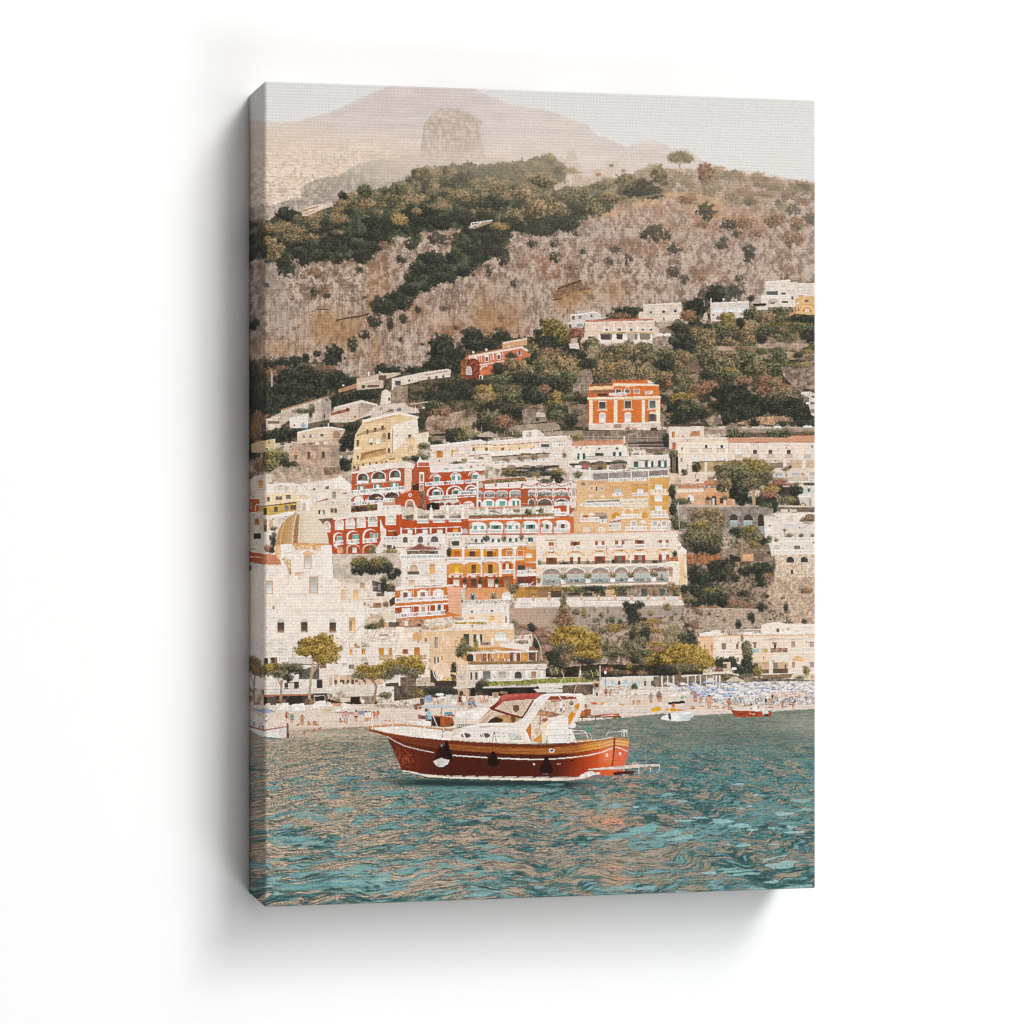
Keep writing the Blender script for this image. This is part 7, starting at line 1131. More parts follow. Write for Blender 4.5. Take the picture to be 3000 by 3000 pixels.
P([200, 1235, 920, 1225, 930, 1340, 1060, 1380, 1460, 1370, 1460, 1400, 200, 1420], '3a302a', tex=.2); P([205, 1240, 1060, 1225, 1080, 1270, 205, 1300], 'ddd2c6', tex=.06); P([205, 1296, 760, 1285, 760, 1300, 205, 1318], 'b07050'); P([1065, 1228, 1480, 1220, 1450, 1310, 1140, 1315], 'd9cdbd', tex=.05); P([1470, 1215, 1932, 1210, 1932, 1280, 1480, 1270], 'e4dacf', tex=.05)
for x in range(215, 1060, 26): Ln([x, 1245, x, 1296], 5, 'c9bdb0', a=.7)
Rc(240, 1320, 340, 1400, '5c5047'); Rc(640, 1310, 760, 1400, '4f3f35'); Rc(900, 1310, 930, 1400, '6b5546'); P([1330, 1330, 1460, 1320, 1450, 1400, 1330, 1400], '8d7d6c', tex=.3, ts=3); P([1480, 1260, 1932, 1260, 1932, 1420, 1480, 1410], 'cdbba8', tex=.35, ts=3)
Rc(1185, 1320, 1290, 1385, '2f2824'); Crowd([(1580, 1300, 70, 36, 'm'), (1750, 1310, 60, 36, 'm'), (720, 1375, 60, 40, 'b'), (400, 1370, 46, 26, 'b'), (1040, 1365, 30, 20, 'm')], 421)
Ar(1650, 1200, 1932, 1280, 'e9e1d8', h=50); Rc(1655, 1235, 1920, 1255, 'b9aca0', tex=.5, ts=1.5)
for x in (1670, 1840, 1910): Rc(x - 9, 1270, x + 9, 1410, 'ece3da')
tile('M')
part('printed_awning', 'vine topped restaurant awnings behind the red canopied boat of the print')
P([-20, 1430, 700, 1430, 1000, 1440, 1932, 1420, 1932, 1580, -20, 1600], '5d5044', tex=.3, ts=5); Crowd([(450, 1480, 130, 40, 'd'), (600, 1480, 110, 44, 'd'), (540, 1500, 100, 30, 'd'), (260, 1500, 50, 50, 't'), (180, 1520, 60, 30, 'm')], 431); P([640, 1450, 700, 1420, 950, 1410, 950, 1440, 700, 1465], 'd8cbb9'); P([700, 1465, 830, 1460, 830, 1560, 710, 1560], 'd0b090', tex=.08); Ar(715, 1482, 765, 1540, '4d4138'); Ar(845, 1445, 900, 1540, '2f2a25')
P([950, 1380, 1932, 1350, 1932, 1400, 960, 1430], '8b8a45', tex=.35, ts=3); Crowd([(950, 1420, 60, 60, 'd'), (990, 1380, 60, 40, 'm'), (1010, 1450, 40, 60, 'd'), (1330, 1460, 26, 50, 'g'), (1070, 1480, 30, 40, 'd')], 441)
P([985, 1440, 1320, 1410, 1600, 1410, 1600, 1435, 985, 1455], 'cfc5b6'); Rc(1160, 1415, 1310, 1430, 'a89c90', tex=.5, ts=1.5); Rc(1360, 1412, 1520, 1428, 'a89c90', tex=.5, ts=1.5); P([1000, 1455, 1650, 1440, 1650, 1560, 1000, 1580], '2f2924', tex=.3); Rc(1100, 1500, 1160, 1580, 'c9a888', tex=.2); Rc(1180, 1490, 1260, 1520, '8a6f58', tex=.3); P([1560, 1465, 1720, 1450, 1932, 1470, 1932, 1500, 1600, 1500], 'ddd3c6'); P([1600, 1400, 1932, 1395, 1932, 1450, 1620, 1450], 'e3d9cd', tex=.05)
tile('N')
House('low white bathing house with blue doors behind the beach of the print', [770, 1330, 1650, 1300, 1932, 1290, 1932, 1450, 1460, 1480, 770, 1490], 'ddd2c6', tex=.05); P([770, 1325, 1650, 1300, 1650, 1315, 770, 1345], 'efe7de'); Ln([770, 1322, 1640, 1298], 5, 'b57a58')
for x, c, w in ((825, '9db3b8', 14), (908, '9db3b8', 22), (980, '5a4638', 14), (1056, '9db3b8', 18), (1130, '9db3b8', 12), (1208, '9db3b8', 14), (1277, '6b5546', 15), (1355, '5a4a3e', 13), (1420, '5a4a3e', 14)): Win(x - w, 1370, x + w, 1428 if c != '5a4638' else 1415, c, None, sill=False)
for i in range(30): x = rq.uniform(840, 1100); El(x, 1440 + rq.uniform(-5, 5), 9, 6, ('a86a4a', '7d8a4c', 'c9a070')[i % 3])
P([1470, 1310, 1932, 1300, 1932, 1420, 1480, 1420], '6f6155', tex=.3, ts=4); Rc(1590, 1345, 1625, 1395, '3f352e')
for x in (1460, 1500, 1560, 1640, 1700, 1760, 1810, 1845, 1900): Rc(x - 8, 1305, x + 8, 1430, 'dfd5ca')
P([690, 1380, 770, 1380, 770, 1450, 690, 1470], 'b09a7a', tex=.3); El(727, 1410, 40, 36, 'c9ac72', tex=.3); El(727, 1420, 26, 26, '4f4438'); P([340, 1400, 690, 1395, 690, 1530, 340, 1530], '6d5b4e', tex=.3); P([340, 1395, 690, 1385, 690, 1410, 340, 1420], 'd9cec2'); P([0, 1350, 680, 1330, 680, 1385, 0, 1400], '8f8f4a', tex=.3, ts=3); Crowd([(660, 1330, 60, 30, 'g'), (740, 1340, 36, 30, 'm')], 445)
P([700, 1470, 1100, 1450, 1480, 1480, 1480, 1540, 700, 1550], 'c9b8a6', tex=.2); Rc(720, 1510, 745, 1540, '5a4b40'); Crown(1150, 1430, 36, 36, 'g', 4)
tile('O')
House('cream waterfront villa with balconies and ivy at the lower right of the print', [483, 875, 620, 860, 1200, 850, 1200, 735, 1300, 715, 1400, 705, 1470, 725, 1932, 730, 1932, 1400, 950, 1400, 700, 1200, 660, 1100, 483, 1000], 'ead8c6', tex=.03)
P([1200, 735, 1300, 712, 1400, 702, 1470, 722, 1932, 728, 1932, 840, 1200, 845], 'ecdfd2'); P([485, 872, 620, 855, 1932, 840, 1932, 852, 620, 872, 486, 890], 'cf9a78', a=.7); P([500, 835, 550, 822, 740, 800, 740, 830, 830, 850, 500, 868], 'ece3da'); Rc(640, 800, 738, 830, 'e9e0d6'); Ar(960, 815, 1200, 850, 'eee5db', h=34); Ar(1390, 805, 1610, 845, 'eee5db', h=36)
Ln([780, 850, 790, 795, 1200, 785, 1200, 830], 5, 'f0e8e0'); 
for x in range(800, 1200, 26): Ln([x, 795, x, 840], 3, 'f0e8e0')
P([485, 890, 660, 865, 660, 1100, 485, 1010], 'e6bd98', tex=.03); Win(1372, 778, 1405, 818, '6a4c40', None, sill=False); Win(1490, 770, 1520, 802, 'b8977e', None, sill=False)
Win(548, 960, 566, 1030, '9a7a62', 'e0bd9c', m=1, sill=False); Win(630, 965, 648, 1040, 'a8704c', 'e0bd9c', m=1, sill=False); Win(752, 945, 800, 1060, '7d6e66', 'e6d2be'); Bal(725, 1020, 850, 1018, 44, pitch=14, bar=.3, gap='d3c0ae'); Win(915, 948, 942, 1012, '7a5a48', None, arch=True); Win(920, 1105, 950, 1158, '8a7466', None, arch=True); Win(920, 1178, 950, 1218, 'a89c92', None)
for x, k in ((1125, 0), (1352, 1)): Rc(x - 26, 930, x + 26, 955, 'a86f4c'); Win(x - 10, 955, x + 16, 1005, '6a5a50' if k == 0 else '4a3d36', None, sill=False)
for x in (1560, 1770): Win(x - 22, 928, x + 24, 990, '9a8478', 'b08a70', m=2); Win(x - 16, 1158, x + 24, 1225, '9a8478', 'b08a70', m=2)
Ln([1225, 900, 1720, 890], 6, 'cba58c'); P([1460, 890, 1720, 885, 1660, 905, 1480, 910], 'dfc9b4'); P([1095, 1000, 1290, 990, 1290, 1050, 1095, 1056], 'e3d1bf')
for x, c in ((1118, '7fbfa8'), (1158, '9fc0d0'), (1230, 'b9c46a'), (1256, 'd9a070')): Rc(x - 18, 1012, x + 18, 1052, c)
P([1305, 1000, 1500, 995, 1500, 1048, 1305, 1052], '9a7a68', tex=.35, ts=3); Bal(1500, 1000, 1932, 995, 46, pitch=15, bar=.3, gap='dccab8'); P([1095, 1060, 1290, 1055, 1290, 1150, 1100, 1150], 'e9c9a6', a=.6); P([1330, 1080, 1500, 1075, 1500, 1160, 1330, 1160], 'e9dccf'); P([1110, 1155, 1285, 1150, 1285, 1290, 1110, 1290], 'c9a886', tex=.08); Rc(1110, 1170, 1160, 1240, '5f5344'); Rc(1220, 1240, 1285, 1290, '6b5a4a', tex=.3); P([1330, 1160, 1505, 1158, 1505, 1285, 1330, 1288], 'd3b08c', tex=.06); Rc(1335, 1165, 1388, 1240, '8d8078'); P([1330, 1235, 1505, 1232, 1505, 1285, 1330, 1288], '6b5648', tex=.2); Rc(1465, 1180, 1480, 1235, '5a4538'); Ar(1545, 1085, 1680, 1150, 'e0b586', h=60); Bal(1545, 1230, 1932, 1225, 46, pitch=14, bar=.3, gap='d9c8b6'); P([1200, 1300, 1560, 1292, 1530, 1340, 1220, 1345], '8a6f58', tex=.15); P([1560, 1300, 1932, 1290, 1932, 1390, 1560, 1395], 'e3cfba', tex=.06); Win(1755, 1308, 1800, 1360, 'b5977c', None, sill=False)
part('printed_bushes', 'ivy climbing the cream waterfront villa of the print')
Crowd([(1030, 980, 50, 60, 'm'), (1040, 1060, 60, 90, 'm'), (1030, 1150, 60, 80, 'd'), (1060, 1220, 60, 60, 'd'), (980, 880, 16, 40, 'o'), (860, 1130, 50, 40, 'd'), (880, 1190, 46, 70, 'd'), (940, 1240, 60, 50, 'd'), (1020, 1270, 90, 40, 'd'), (720, 1150, 66, 50, 'd'), (740, 1200, 60, 50, 'd'), (730, 1240, 70, 26, 'r'), (400, 880, 60, 90, 'd'), (420, 960, 70, 60, 'd')], 451)
Rc(765, 1160, 850, 1260, 'd9c3aa', tex=.06); Rc(765, 1180, 810, 1230, '6a5a50'); Crown(800, 1130, 60, 20, 'd', 4); Crown(1160, 1270, 60, 60, 't', 5); Crown(1040, 1310, 60, 26, 'm', 7); Crown(1710, 1260, 40, 56, 't', 6); Crown(1630, 1330, 50, 20, 'm', 6); Crown(1400, 1340, 60, 20, 'm', 6); Ln([1715, 1370, 1712, 1280], 9, '9a7f60'); Ln([1160, 1340, 1160, 1290], 9, '9a7f60')
part('printed_awning', 'long reed covered beach pavilion at the lower right of the print')
P([-20, 1320, 560, 1290, 840, 1290, 930, 1310, 1030, 1330, 1400, 1340, 1932, 1370, 1932, 1410, -20, 1440], '7d6c5c', tex=.3, ts=5); P([280, 1310, 560, 1275, 760, 1265, 830, 1285, 560, 1300, 300, 1330], 'e2d7cb'); P([290, 1290, 600, 1260, 620, 1275, 300, 1310], 'b0a068', tex=.3, ts=3); P([770, 1380, 870, 1325, 920, 1325, 1010, 1375], 'd8c6b0', tex=.1)
for x in (75, 140, 205, 370, 455, 510, 580, 660, 690, 730): Rc(x - 7, 1310, x + 7, 1420, 'e3dacf')
Ar(585, 1335, 670, 1390, 'ded8d2'); Crown(800, 1330, 50, 36, 'm', 3); P([1200, 1350, 1270, 1345, 1270, 1385, 1200, 1385], '3f3a35', tex=.3)
for x in (878, 905, 168): Ln([x, 1320, x, 1240 if x != 168 else 1260], 6, '3f3833'); El(x, 1232 if x != 168 else 1250, 13, 18, 'ece8e0')

# ---------------------------------------------------------------- waterfront trees
tile('N')
Tree('tall thin brown conifer in front of the grey retaining wall of the print', [(360, 700, 110, 70, 'o'), (340, 620, 80, 60, 'b'), (360, 540, 60, 60, 'o'), (350, 460, 40, 46, 'm'), (300, 700, 80, 36, 'b'), (400, 660, 60, 50, 'b'), (355, 420, 20, 30, 'm')], sd=31, lit=.02)
Tree('dark green cypress spreading at its top before the retaining wall of the print', [(1060, 500, 46, 40, 'd'), (1200, 510, 60, 44, 'd'), (1120, 560, 80, 66, 'd'), (1140, 640, 90, 60, 'd'), (1130, 700, 66, 50, 'd'), (1160, 780, 60, 60, 'm'), (1200, 850, 70, 90, 'm'), (1280, 850, 56, 90, 'd'), (1230, 930, 60, 70, 'm'), (1120, 850, 40, 60, 'd'), (990, 690, 30, 30, 'g'), (1260, 670, 40, 20, 'd')], sd=33)
Tree('pale grey cedar left of the waterfront villa of the print', [(1620, 830, 110, 50, 'h'), (1660, 900, 110, 60, 'm'), (1560, 910, 90, 50, 'h'), (1600, 760, 60, 40, 'h'), (1700, 860, 60, 50, 'm')], [1600, 960, 1605, 800], 10, '8a7562', sd=35, lit=-.12)
Tree('broad golden green pine with its shaded trunk behind the beach of the print', [(320, 1090, 180, 90, 'b'), (240, 1080, 90, 80, 'd'), (420, 830, 190, 90, 'p'), (560, 870, 170, 90, 'p'), (330, 900, 130, 90, 'p'), (520, 960, 220, 80, 'p'), (680, 980, 130, 70, 'p'), (350, 1000, 130, 60, 'm'), (420, 790, 110, 50, 'p'), (720, 900, 60, 50, 'p'), (280, 1180, 110, 50, 'd')], [406, 1300, 406, 1180, 408, 1080], 24, '8a6a50', sd=37)
Tree('low round topped pine with hanging ivy before the beach house of the print', [(620, 1090, 170, 60, 'p'), (540, 1080, 110, 50, 'p'), (700, 1080, 110, 50, 'p'), (620, 1150, 110, 36, 'd'), (490, 1110, 60, 36, 'm')], [615, 1310, 620, 1230, 618, 1160], 26, '9a7a5c', sd=39)
Tree('group of dark green pines in the middle of the shore of the print', [(870, 980, 110, 60, 'm'), (900, 1060, 90, 50, 'm'), (1080, 970, 90, 50, 'm'), (1000, 1050, 90, 40, 'm'), (1130, 1080, 100, 60, 'm'), (1170, 1030, 80, 60, 'm'), (1280, 1060, 90, 50, 'g'), (1330, 1150, 120, 60, 'p'), (1400, 1120, 90, 60, 'p'), (1240, 1150, 70, 40, 'm'), (1150, 1130, 60, 40, 'd')], [1005, 1300, 1008, 1180, 1000, 1080], 22, '7d6049', sd=43, lit=-.03)
part('printed_bushes', 'flower beds and banana plants under the shore pines of the print'); P([150, 1230, 780, 1180, 1500, 1200, 1932, 1260, 1932, 1300, 760, 1330, 150, 1330], '3a3329', tex=.3, ts=5)
Crowd([(250, 1260, 90, 40, 'm'), (850, 1250, 80, 40, 'r'), (950, 1270, 60, 36, 'm'), (1060, 1275, 60, 26, 'b'), (660, 1280, 110, 40, 'g'), (680, 1240, 60, 30, 'd'), (1240, 1280, 60, 30, 'b'), (1090, 1190, 40, 36, 'y'), (1500, 1260, 90, 30, 'd'), (580, 1300, 60, 26, 'm')], 461)
for x, y in ((200, 1230), (260, 1220), (330, 1260), (660, 1250), (720, 1240)): Ln([x, y, x + 20, y + 40, x + 24, y + 70], 9, 'b5b07a')
Tree('wide bright pine in front of the waterfront villa of the print', [(1640, 1160, 260, 90, 'd'), (1700, 1030, 180, 80, 'p'), (1560, 1080, 150, 80, 'p'), (1820, 1060, 150, 80, 'p'), (1640, 1000, 110, 60, 'p'), (1900, 1100, 120, 80, 'p'), (1960, 1140, 110, 70, 'p'), (1740, 1110, 220, 80, 'p'), (1900, 1190, 130, 60, 'p'), (1500, 1140, 80, 60, 'p'), (1680, 1220, 200, 50, 'm'), (1520, 1230, 110, 40, 'd')], [1668, 1440, 1670, 1330, 1665, 1230], 34, '7d634c', sd=47)
tile('L')
Tree('tall umbrella pine with a slanting pale trunk left on the promenade of the print', [(840, 880, 90, 40, 'm'), (760, 720, 170, 80, 'p'), (880, 700, 150, 90, 'p'), (660, 790, 110, 60, 'p'), (960, 780, 120, 80, 'p'), (830, 800, 190, 70, 'p'), (960, 880, 110, 56, 'p'), (870, 890, 90, 50, 'p'), (610, 790, 70, 30, 'p'), (870, 630, 60, 40, 'p'), (680, 690, 70, 40, 'p')], [718, 1345, 735, 1130, 770, 900, 752, 850], 30, 'b59c86', ([745, 1080, 800, 980, 830, 910], [770, 900, 800, 870]), sd=49)
Tree('low dark umbrella pine at the far left of the promenade of the print', [(330, 1030, 110, 60, 'm'), (300, 980, 100, 40, 'p'), (430, 980, 110, 50, 'm'), (560, 1010, 100, 50, 'd'), (390, 1060, 90, 50, 'm'), (480, 1100, 60, 40, 'd'), (240, 990, 46, 46, 'p'), (560, 980, 80, 40, 'm')], [396, 1350, 404, 1200, 400, 1130], 26, 'a08a74', ([400, 1190, 365, 1125], [404, 1180, 440, 1100]), sd=53)
Tree('pine on the wrapped left edge of the print', [(100, 930, 80, 80, 'b'), (160, 1010, 50, 80, 'm'), (90, 1010, 70, 60, 'b')], [95, 1420, 90, 1200, 105, 1060], 16, '8a7562', ([95, 1190, 50, 1060],), sd=57)
Tree('leaning umbrella pine right of the restaurant awning of the print', [(1400, 1030, 170, 50, 'p'), (1310, 1080, 110, 36, 'm'), (1500, 1070, 160, 46, 'p'), (1600, 1080, 90, 40, 'm'), (1320, 990, 80, 40, 'p'), (1420, 1000, 110, 36, 'p')], [1440, 1390, 1460, 1300, 1480, 1200, 1440, 1140, 1390, 1105], 26, '9c7a5e', sd=59)
Tree('bushy golden pine above the festival arch of the print', [(1760, 960, 170, 80, 'p'), (1860, 920, 150, 70, 'p'), (1700, 1010, 140, 60, 'm'), (1930, 990, 130, 70, 'p'), (1560, 980, 90, 40, 'p'), (1860, 1040, 110, 50, 'm'), (1640, 930, 80, 40, 'p'), (1900, 1080, 60, 30, 'm')], [1810, 1260, 1830, 1160, 1820, 1090], 22, '8a6f58', sd=61)

# ---------------------------------------------------------------- beach
part('printed_beach', 'pale pebble beach between the town and the water of the print')
tile('Z')
def beach(s):
    x, y = SX[s], SY[s]
    f = fbm(x / 4, y / 2.5, 131, 4, .7); n = fbm(x / 40, y / 9, 135, 3)
    c = mix(C('cdb8a6') + 0 * IMG[s], C('eadccf'), f * .7 + n * .4)
    return mix(c, C('c4a68e') + 0 * c, sm(2112, 2136, y + (x - 1500) * .012) * .6)
area([600, 2068, 1000, 2064, 1110, 2062, 1230, 2044, 1450, 2040, 1740, 2034, 1900, 2030, 2100, 2010, 2450, 2006, 2450, 2160, 600, 2160], beach, 2, 4)
tile('L')
P([1480, 1400, 1932, 1400, 1932, 1450, 1480, 1440], 'b7a796', tex=.25, ts=3); P([960, 1500, 1250, 1520, 1300, 1500, 1100, 1490], 'a58d7c')
for pts, col, lb in (([342, 1400, 480, 1385, 490, 1430, 400, 1470, 350, 1450], 'ece2d8', 'covered white dinghy'), ([412, 1450, 550, 1440, 545, 1480, 430, 1490], 'e6dbd0', 'low white skiff'), ([520, 1405, 665, 1390, 668, 1480, 530, 1485], 'f0e8e0', 'boat under a white tarpaulin'),
        ([752, 1420, 800, 1370, 900, 1360, 920, 1420, 880, 1450, 760, 1460], 'efe6dd', 'white motor boat'), ([915, 1375, 960, 1380, 985, 1440, 930, 1440], 'e0d2c5', 'small pale dinghy'), ([1080, 1400, 1100, 1380, 1200, 1420, 1240, 1450, 1240, 1480, 1110, 1470], 'e9ddd0', 'white rowing boat lying on its side'),
        ([1245, 1480, 1380, 1475, 1380, 1515, 1270, 1520], '7e97b3', 'blue rowing boat'), ([1015, 1460, 1080, 1450, 1085, 1485, 1025, 1490], 'efe5da', 'tiny white tender'), ([880, 1460, 940, 1450, 975, 1475, 900, 1485], 'd9b58c', 'orange and cream canoe'), ([980, 1395, 1080, 1390, 1075, 1415, 990, 1420], 'd98f6c', 'red kayak'), ([130, 1470, 240, 1440, 340, 1490, 200, 1500], '9aa3b8', 'boat under a blue cover'), ([215, 1400, 275, 1390, 278, 1425, 220, 1425], 'd8cabd', 'grey dinghy')):
    part('printed_boat', lb + ' pulled up on the left beach of the print', None, 'small boats pulled up on the beach of the print'); P(pts, col, tex=.08, ts=4); Ln([pts[-2], pts[-1], pts[len(pts) // 2], pts[len(pts) // 2 + 1]], 6, '8c7a6c', a=.6)
part('printed_boat_trailer', 'white pole frame over the beached boats of the print'); Ln([775, 1420, 775, 1310, 895, 1305, 895, 1370], 6, 'efe7df'); Ln([350, 1480, 390, 1440], 6, 'd9ccc0')

PG = 'people on the beach of the print'
PPL = [0]
def Person(x, y, h, top='c98f6c', bottom='4a4a5a', skin='c4906e', label=None):
    part('printed_person', label, None, PG); w = h * .17
    Rc(x - w * .8, y - h * .48, x - w * .1, y, skin); Rc(x + w * .15, y - h * .48, x + w * .8, y, skin)
    Rc(x - w, y - h * .56, x + w, y - h * .36, bottom); P([x - w * 1.1, y - h * .84, x + w * 1.1, y - h * .84, x + w * .9, y - h * .5, x - w * .9, y - h * .5], top)
    Ln([x - w * 1.2, y - h * .8, x - w * 1.5, y - h * .5], w * .5, skin); Ln([x + w * 1.2, y - h * .8, x + w * 1.4, y - h * .52], w * .5, skin); El(x, y - h * .92, w * .75, h * .09, skin); El(x, y - h * .95, w * .75, h * .06, '5a4030')
for a in ((470, 1600, 110, 'b5502f', '3a3a44', 'person in a red shirt by the mast'), (520, 1625, 110, 'c58f6e', 'b57a4c', 'person with a green towel by the mast'), (638, 1640, 120, 'c08a68', 'b57a5a', 'tanned person standing at the water edge'), (228, 1640, 110, 'ece2da', '8d8aa8', 'person in white at the rail of the left boat'), (1132, 1620, 140, 'd9a09a', 'a9bccb', 'person in a pink shirt by the rowing boat'), (1248, 1600, 130, 'd9b89a', '4a3a34', 'person in dark shorts beside the blue boat'),
          (1365, 1600, 120, 'efe6de', 'd9ccc0', 'person in white by the bow'), (1400, 1590, 110, 'ece0d4', 'e6d8cc', 'second white clad person by the bow'), (1450, 1580, 100, 'c0542c', 'b5502f', 'person in orange behind the bow rail'), (1495, 1575, 100, 'cc6a3c', 'c0603a', 'person in bright orange behind the bow rail'), (1325, 1425, 90, 'efe6de', 'e9dccf', 'person in a white dress under the awning'), (1475, 1430, 80, '3f4048', '33343c', 'dark dressed person beside the white stand'), (1375, 1400, 60, '6b8a9c', '4a4a54', 'person in blue in the cafe door')):
    Person(*a[:5], label=a[5] + ' in the print')
for x, y in ((720, 1630), (780, 1630), (1080, 1600), (800, 1635)): part('printed_person', None, None, PG); El(x, y, 30, 12, 'c08a6a'); El(x - 8, y - 22, 12, 16, 'b07a5c'); El(x - 8, y - 36, 8, 7, '5f4436')
Rc(505, 1520, 548, 1570, '6f9a86')
tile('M')
for a in ((697, 1650, 110, 'd9a888', 'b5794c'), (733, 1660, 130, '3f3b40', '55443c'), (772, 1655, 130, 'ece2da', 'e0d3c6'), (838, 1690, 130, '6f86a0', '4d5a74'), (868, 1680, 120, 'c9a88c', '9aa6b4'), (962, 1620, 100, 'e9dcd0', 'dcb89a'), (980, 1625, 105, 'efe3d8', 'e3c2aa'), (1005, 1622, 95, 'd9b49a', 'c9a088'), (1028, 1620, 95, 'e6d3c4', 'd0a890'), (440, 1640, 90, 'ece2d8', 'c9b8aa'), (480, 1635, 90, 'e9ddd2', 'b5a090'), (378, 1620, 90, 'd9a080', 'e0c0a4'), (530, 1620, 80, 'd3c3b6', '9a8a80')): Person(*a)
Ln([860, 1600, 910, 1670], 26, '6b84a0'); 
part('printed_parasol', 'white round parasol on the promenade behind the main boat of the print', None, 'white and blue parasols of the print'); El(498, 1525, 50, 16, 'f2ebe4'); Ln([498, 1530, 498, 1600], 4, 'e0d6cc'); 
part('printed_parasol', 'small tilted white parasol on the promenade of the print', None, 'white and blue parasols of the print'); El(528, 1560, 36, 13, 'efe6de')
part('printed_scooter_row', 'parked vehicles and stands on the promenade behind the small cabin boat of the print'); P([330, 1540, 400, 1530, 420, 1600, 340, 1620], '8ea0b4', tex=.2); P([560, 1530, 700, 1530, 690, 1640, 570, 1640], 'ded2c6', tex=.15); Rc(0, 1590, 200, 1645, 'd0c0b0', tex=.3, ts=3); P([205, 1660, 240, 1620, 300, 1640, 290, 1690, 210, 1700], '8a5a44', tex=.3, ts=3); P([270, 1570, 330, 1570, 320, 1640, 270, 1640], '6b6058', tex=.3)
Rc(1090, 1560, 1160, 1620, 'e6ddd2', tex=.1); P([1090, 1510, 1150, 1500, 1160, 1560, 1095, 1560], 'c9a88c', tex=.2)

tile('N')
part('printed_beach_bar', 'low white beach bar with counters at the right of the pier in the print')
P([690, 1480, 1110, 1470, 1480, 1470, 1480, 1520, 1120, 1560, 700, 1540], 'd8cabb', tex=.18, ts=4); Rc(720, 1505, 745, 1540, '4f443b'); Rc(980, 1490, 1060, 1530, 'e6dbd0'); Bal(1120, 1490, 1480, 1490, 20, pitch=12, gap='c4b3a2'); Rc(685, 1460, 697, 1550, 'efe6de'); Ln([1475, 1400, 1475, 1510], 14, 'e6ddd4')
for x in (765, 825): Ln([x, 1480, x, 1200 if x == 765 else 1290], 7 if x == 765 else 5, 'd9d0c8' if x == 765 else '3f3a36')
El(826, 1275, 14, 18, 'efe8e0')
for k, (pts, col) in enumerate((([650, 1610, 740, 1620, 735, 1640, 680, 1640], 'cc5a34'), ([760, 1630, 790, 1610, 900, 1615, 890, 1640, 770, 1645], 'd8a03c'), ([800, 1640, 830, 1615, 960, 1610, 980, 1640, 900, 1665, 810, 1660], 'e6ddd4'), ([970, 1620, 1050, 1640, 1040, 1655, 980, 1645], 'd9a83c'), ([1340, 1680, 1450, 1660, 1460, 1715, 1350, 1720], 'dda534'), ([1505, 1685, 1640, 1680, 1630, 1715, 1510, 1715], 'dba232'), ([1640, 1690, 1720, 1690, 1715, 1710, 1640, 1710], 'd87f34'))):
    part('printed_kayak', ('red kayak', 'yellow kayak under a white boat', 'white upturned boat', 'short yellow kayak', 'large yellow pedal boat', 'second yellow pedal boat', 'orange kayak')[k] + ' on the right beach of the print'); P(pts, col, tex=.1, ts=4)
for i in range(7): part('printed_boat', None, None, 'row of small grey boats along the shore of the print'); x = 680 + i * 94; P([x, 1715, x + 86, 1705, x + 80, 1730, x + 12, 1734], 'c4bcb4'); Ln([x + 4, 1716, x + 84, 1708], 6, 'e6dfd8')
part('printed_pier', 'short wooden pier with a red sign board right of the main boat in the print')
P([490, 1720, 660, 1690, 660, 1760, 980, 1740, 990, 1770, 490, 1780], '8a5f44', tex=.2); Rc(530, 1710, 590, 1760, 'cf6f38'); Rc(590, 1690, 655, 1755, 'a0583a', tex=.2); P([795, 1745, 965, 1738, 970, 1775, 795, 1785], 'c8563a'); Rc(815, 1757, 950, 1765, 'e2a890', tex=.4, ts=1.5)
for x in (520, 555, 620, 640, 690, 705, 770, 800, 880, 965, 985): Rc(x, 1770, x + (24 if x % 3 else 14), 1830, ('e3d8ce', '4a3a32')[x % 2], tex=.1)
Ln([800, 1790, 960, 1825], 9, '4a3830'); Ln([960, 1780, 800, 1825], 9, '4a3830'); Ln([500, 1785, 980, 1778], 7, '4a3830')
for a in ((605, 1700, 70, 'b5633c', '6a4a3a'), (1145, 1645, 60, 'cf8a68', 'c06a48'), (1190, 1645, 60, 'd09070', 'b5603c'), (1212, 1640, 54, 'c98a68', 'c98a68'), (1342, 1620, 110, '8f8f98', 'b5a8a0'), (1425, 1610, 110, '7a7478', '55505a'), (1445, 1610, 90, 'a8846c', '4a4048'), (1840, 1610, 110, 'c99070', '8f7a9c'), (880, 1545, 70, 'c48a64', 'b56a44'), (832, 1545, 90, 'a87a5c', '6b5548'), (1590, 1690, 70, 'b06a44', 'b5683c'), (1905, 1620, 110, '8fa8b8', 'c08a6a')): Person(*a)

# parasols: striped blue and white rows
tile('O')
pr = mesh_seed(33)
part('printed_sunbeds', 'blue and white sun beds and towels in rows on the right beach of the print')
P([380, 1440, 1100, 1380, 1932, 1370, 1932, 1640, 1000, 1650, 640, 1620, 400, 1560], 'c3b9b3', tex=.35, ts=3)
for i in range(420):
    x, y = pr.uniform(420, 1820), pr.uniform(1440, 1640); w = pr.uniform(8, 34)
    Rc(x, y, x + w, y + pr.uniform(4, 12), ('8fb0c4', 'efe8e2', '5a6f96', 'c98f70', '6b5548', 'a9c4d0', 'e6dad0', 'b5a498', 'd9b8a0', '4a4654')[int(pr.rand() * 10)])
UG = 'white and blue parasols of the print'
L = []
for k in range(94):
    row = k % 8
    L.append((pr.uniform(1395, 1530) if False else 1392 + row * 20 + pr.uniform(-6, 6), 160 + (k // 8) * 140 + row * 37 % 130 + pr.uniform(-20, 20)))
L.sort()
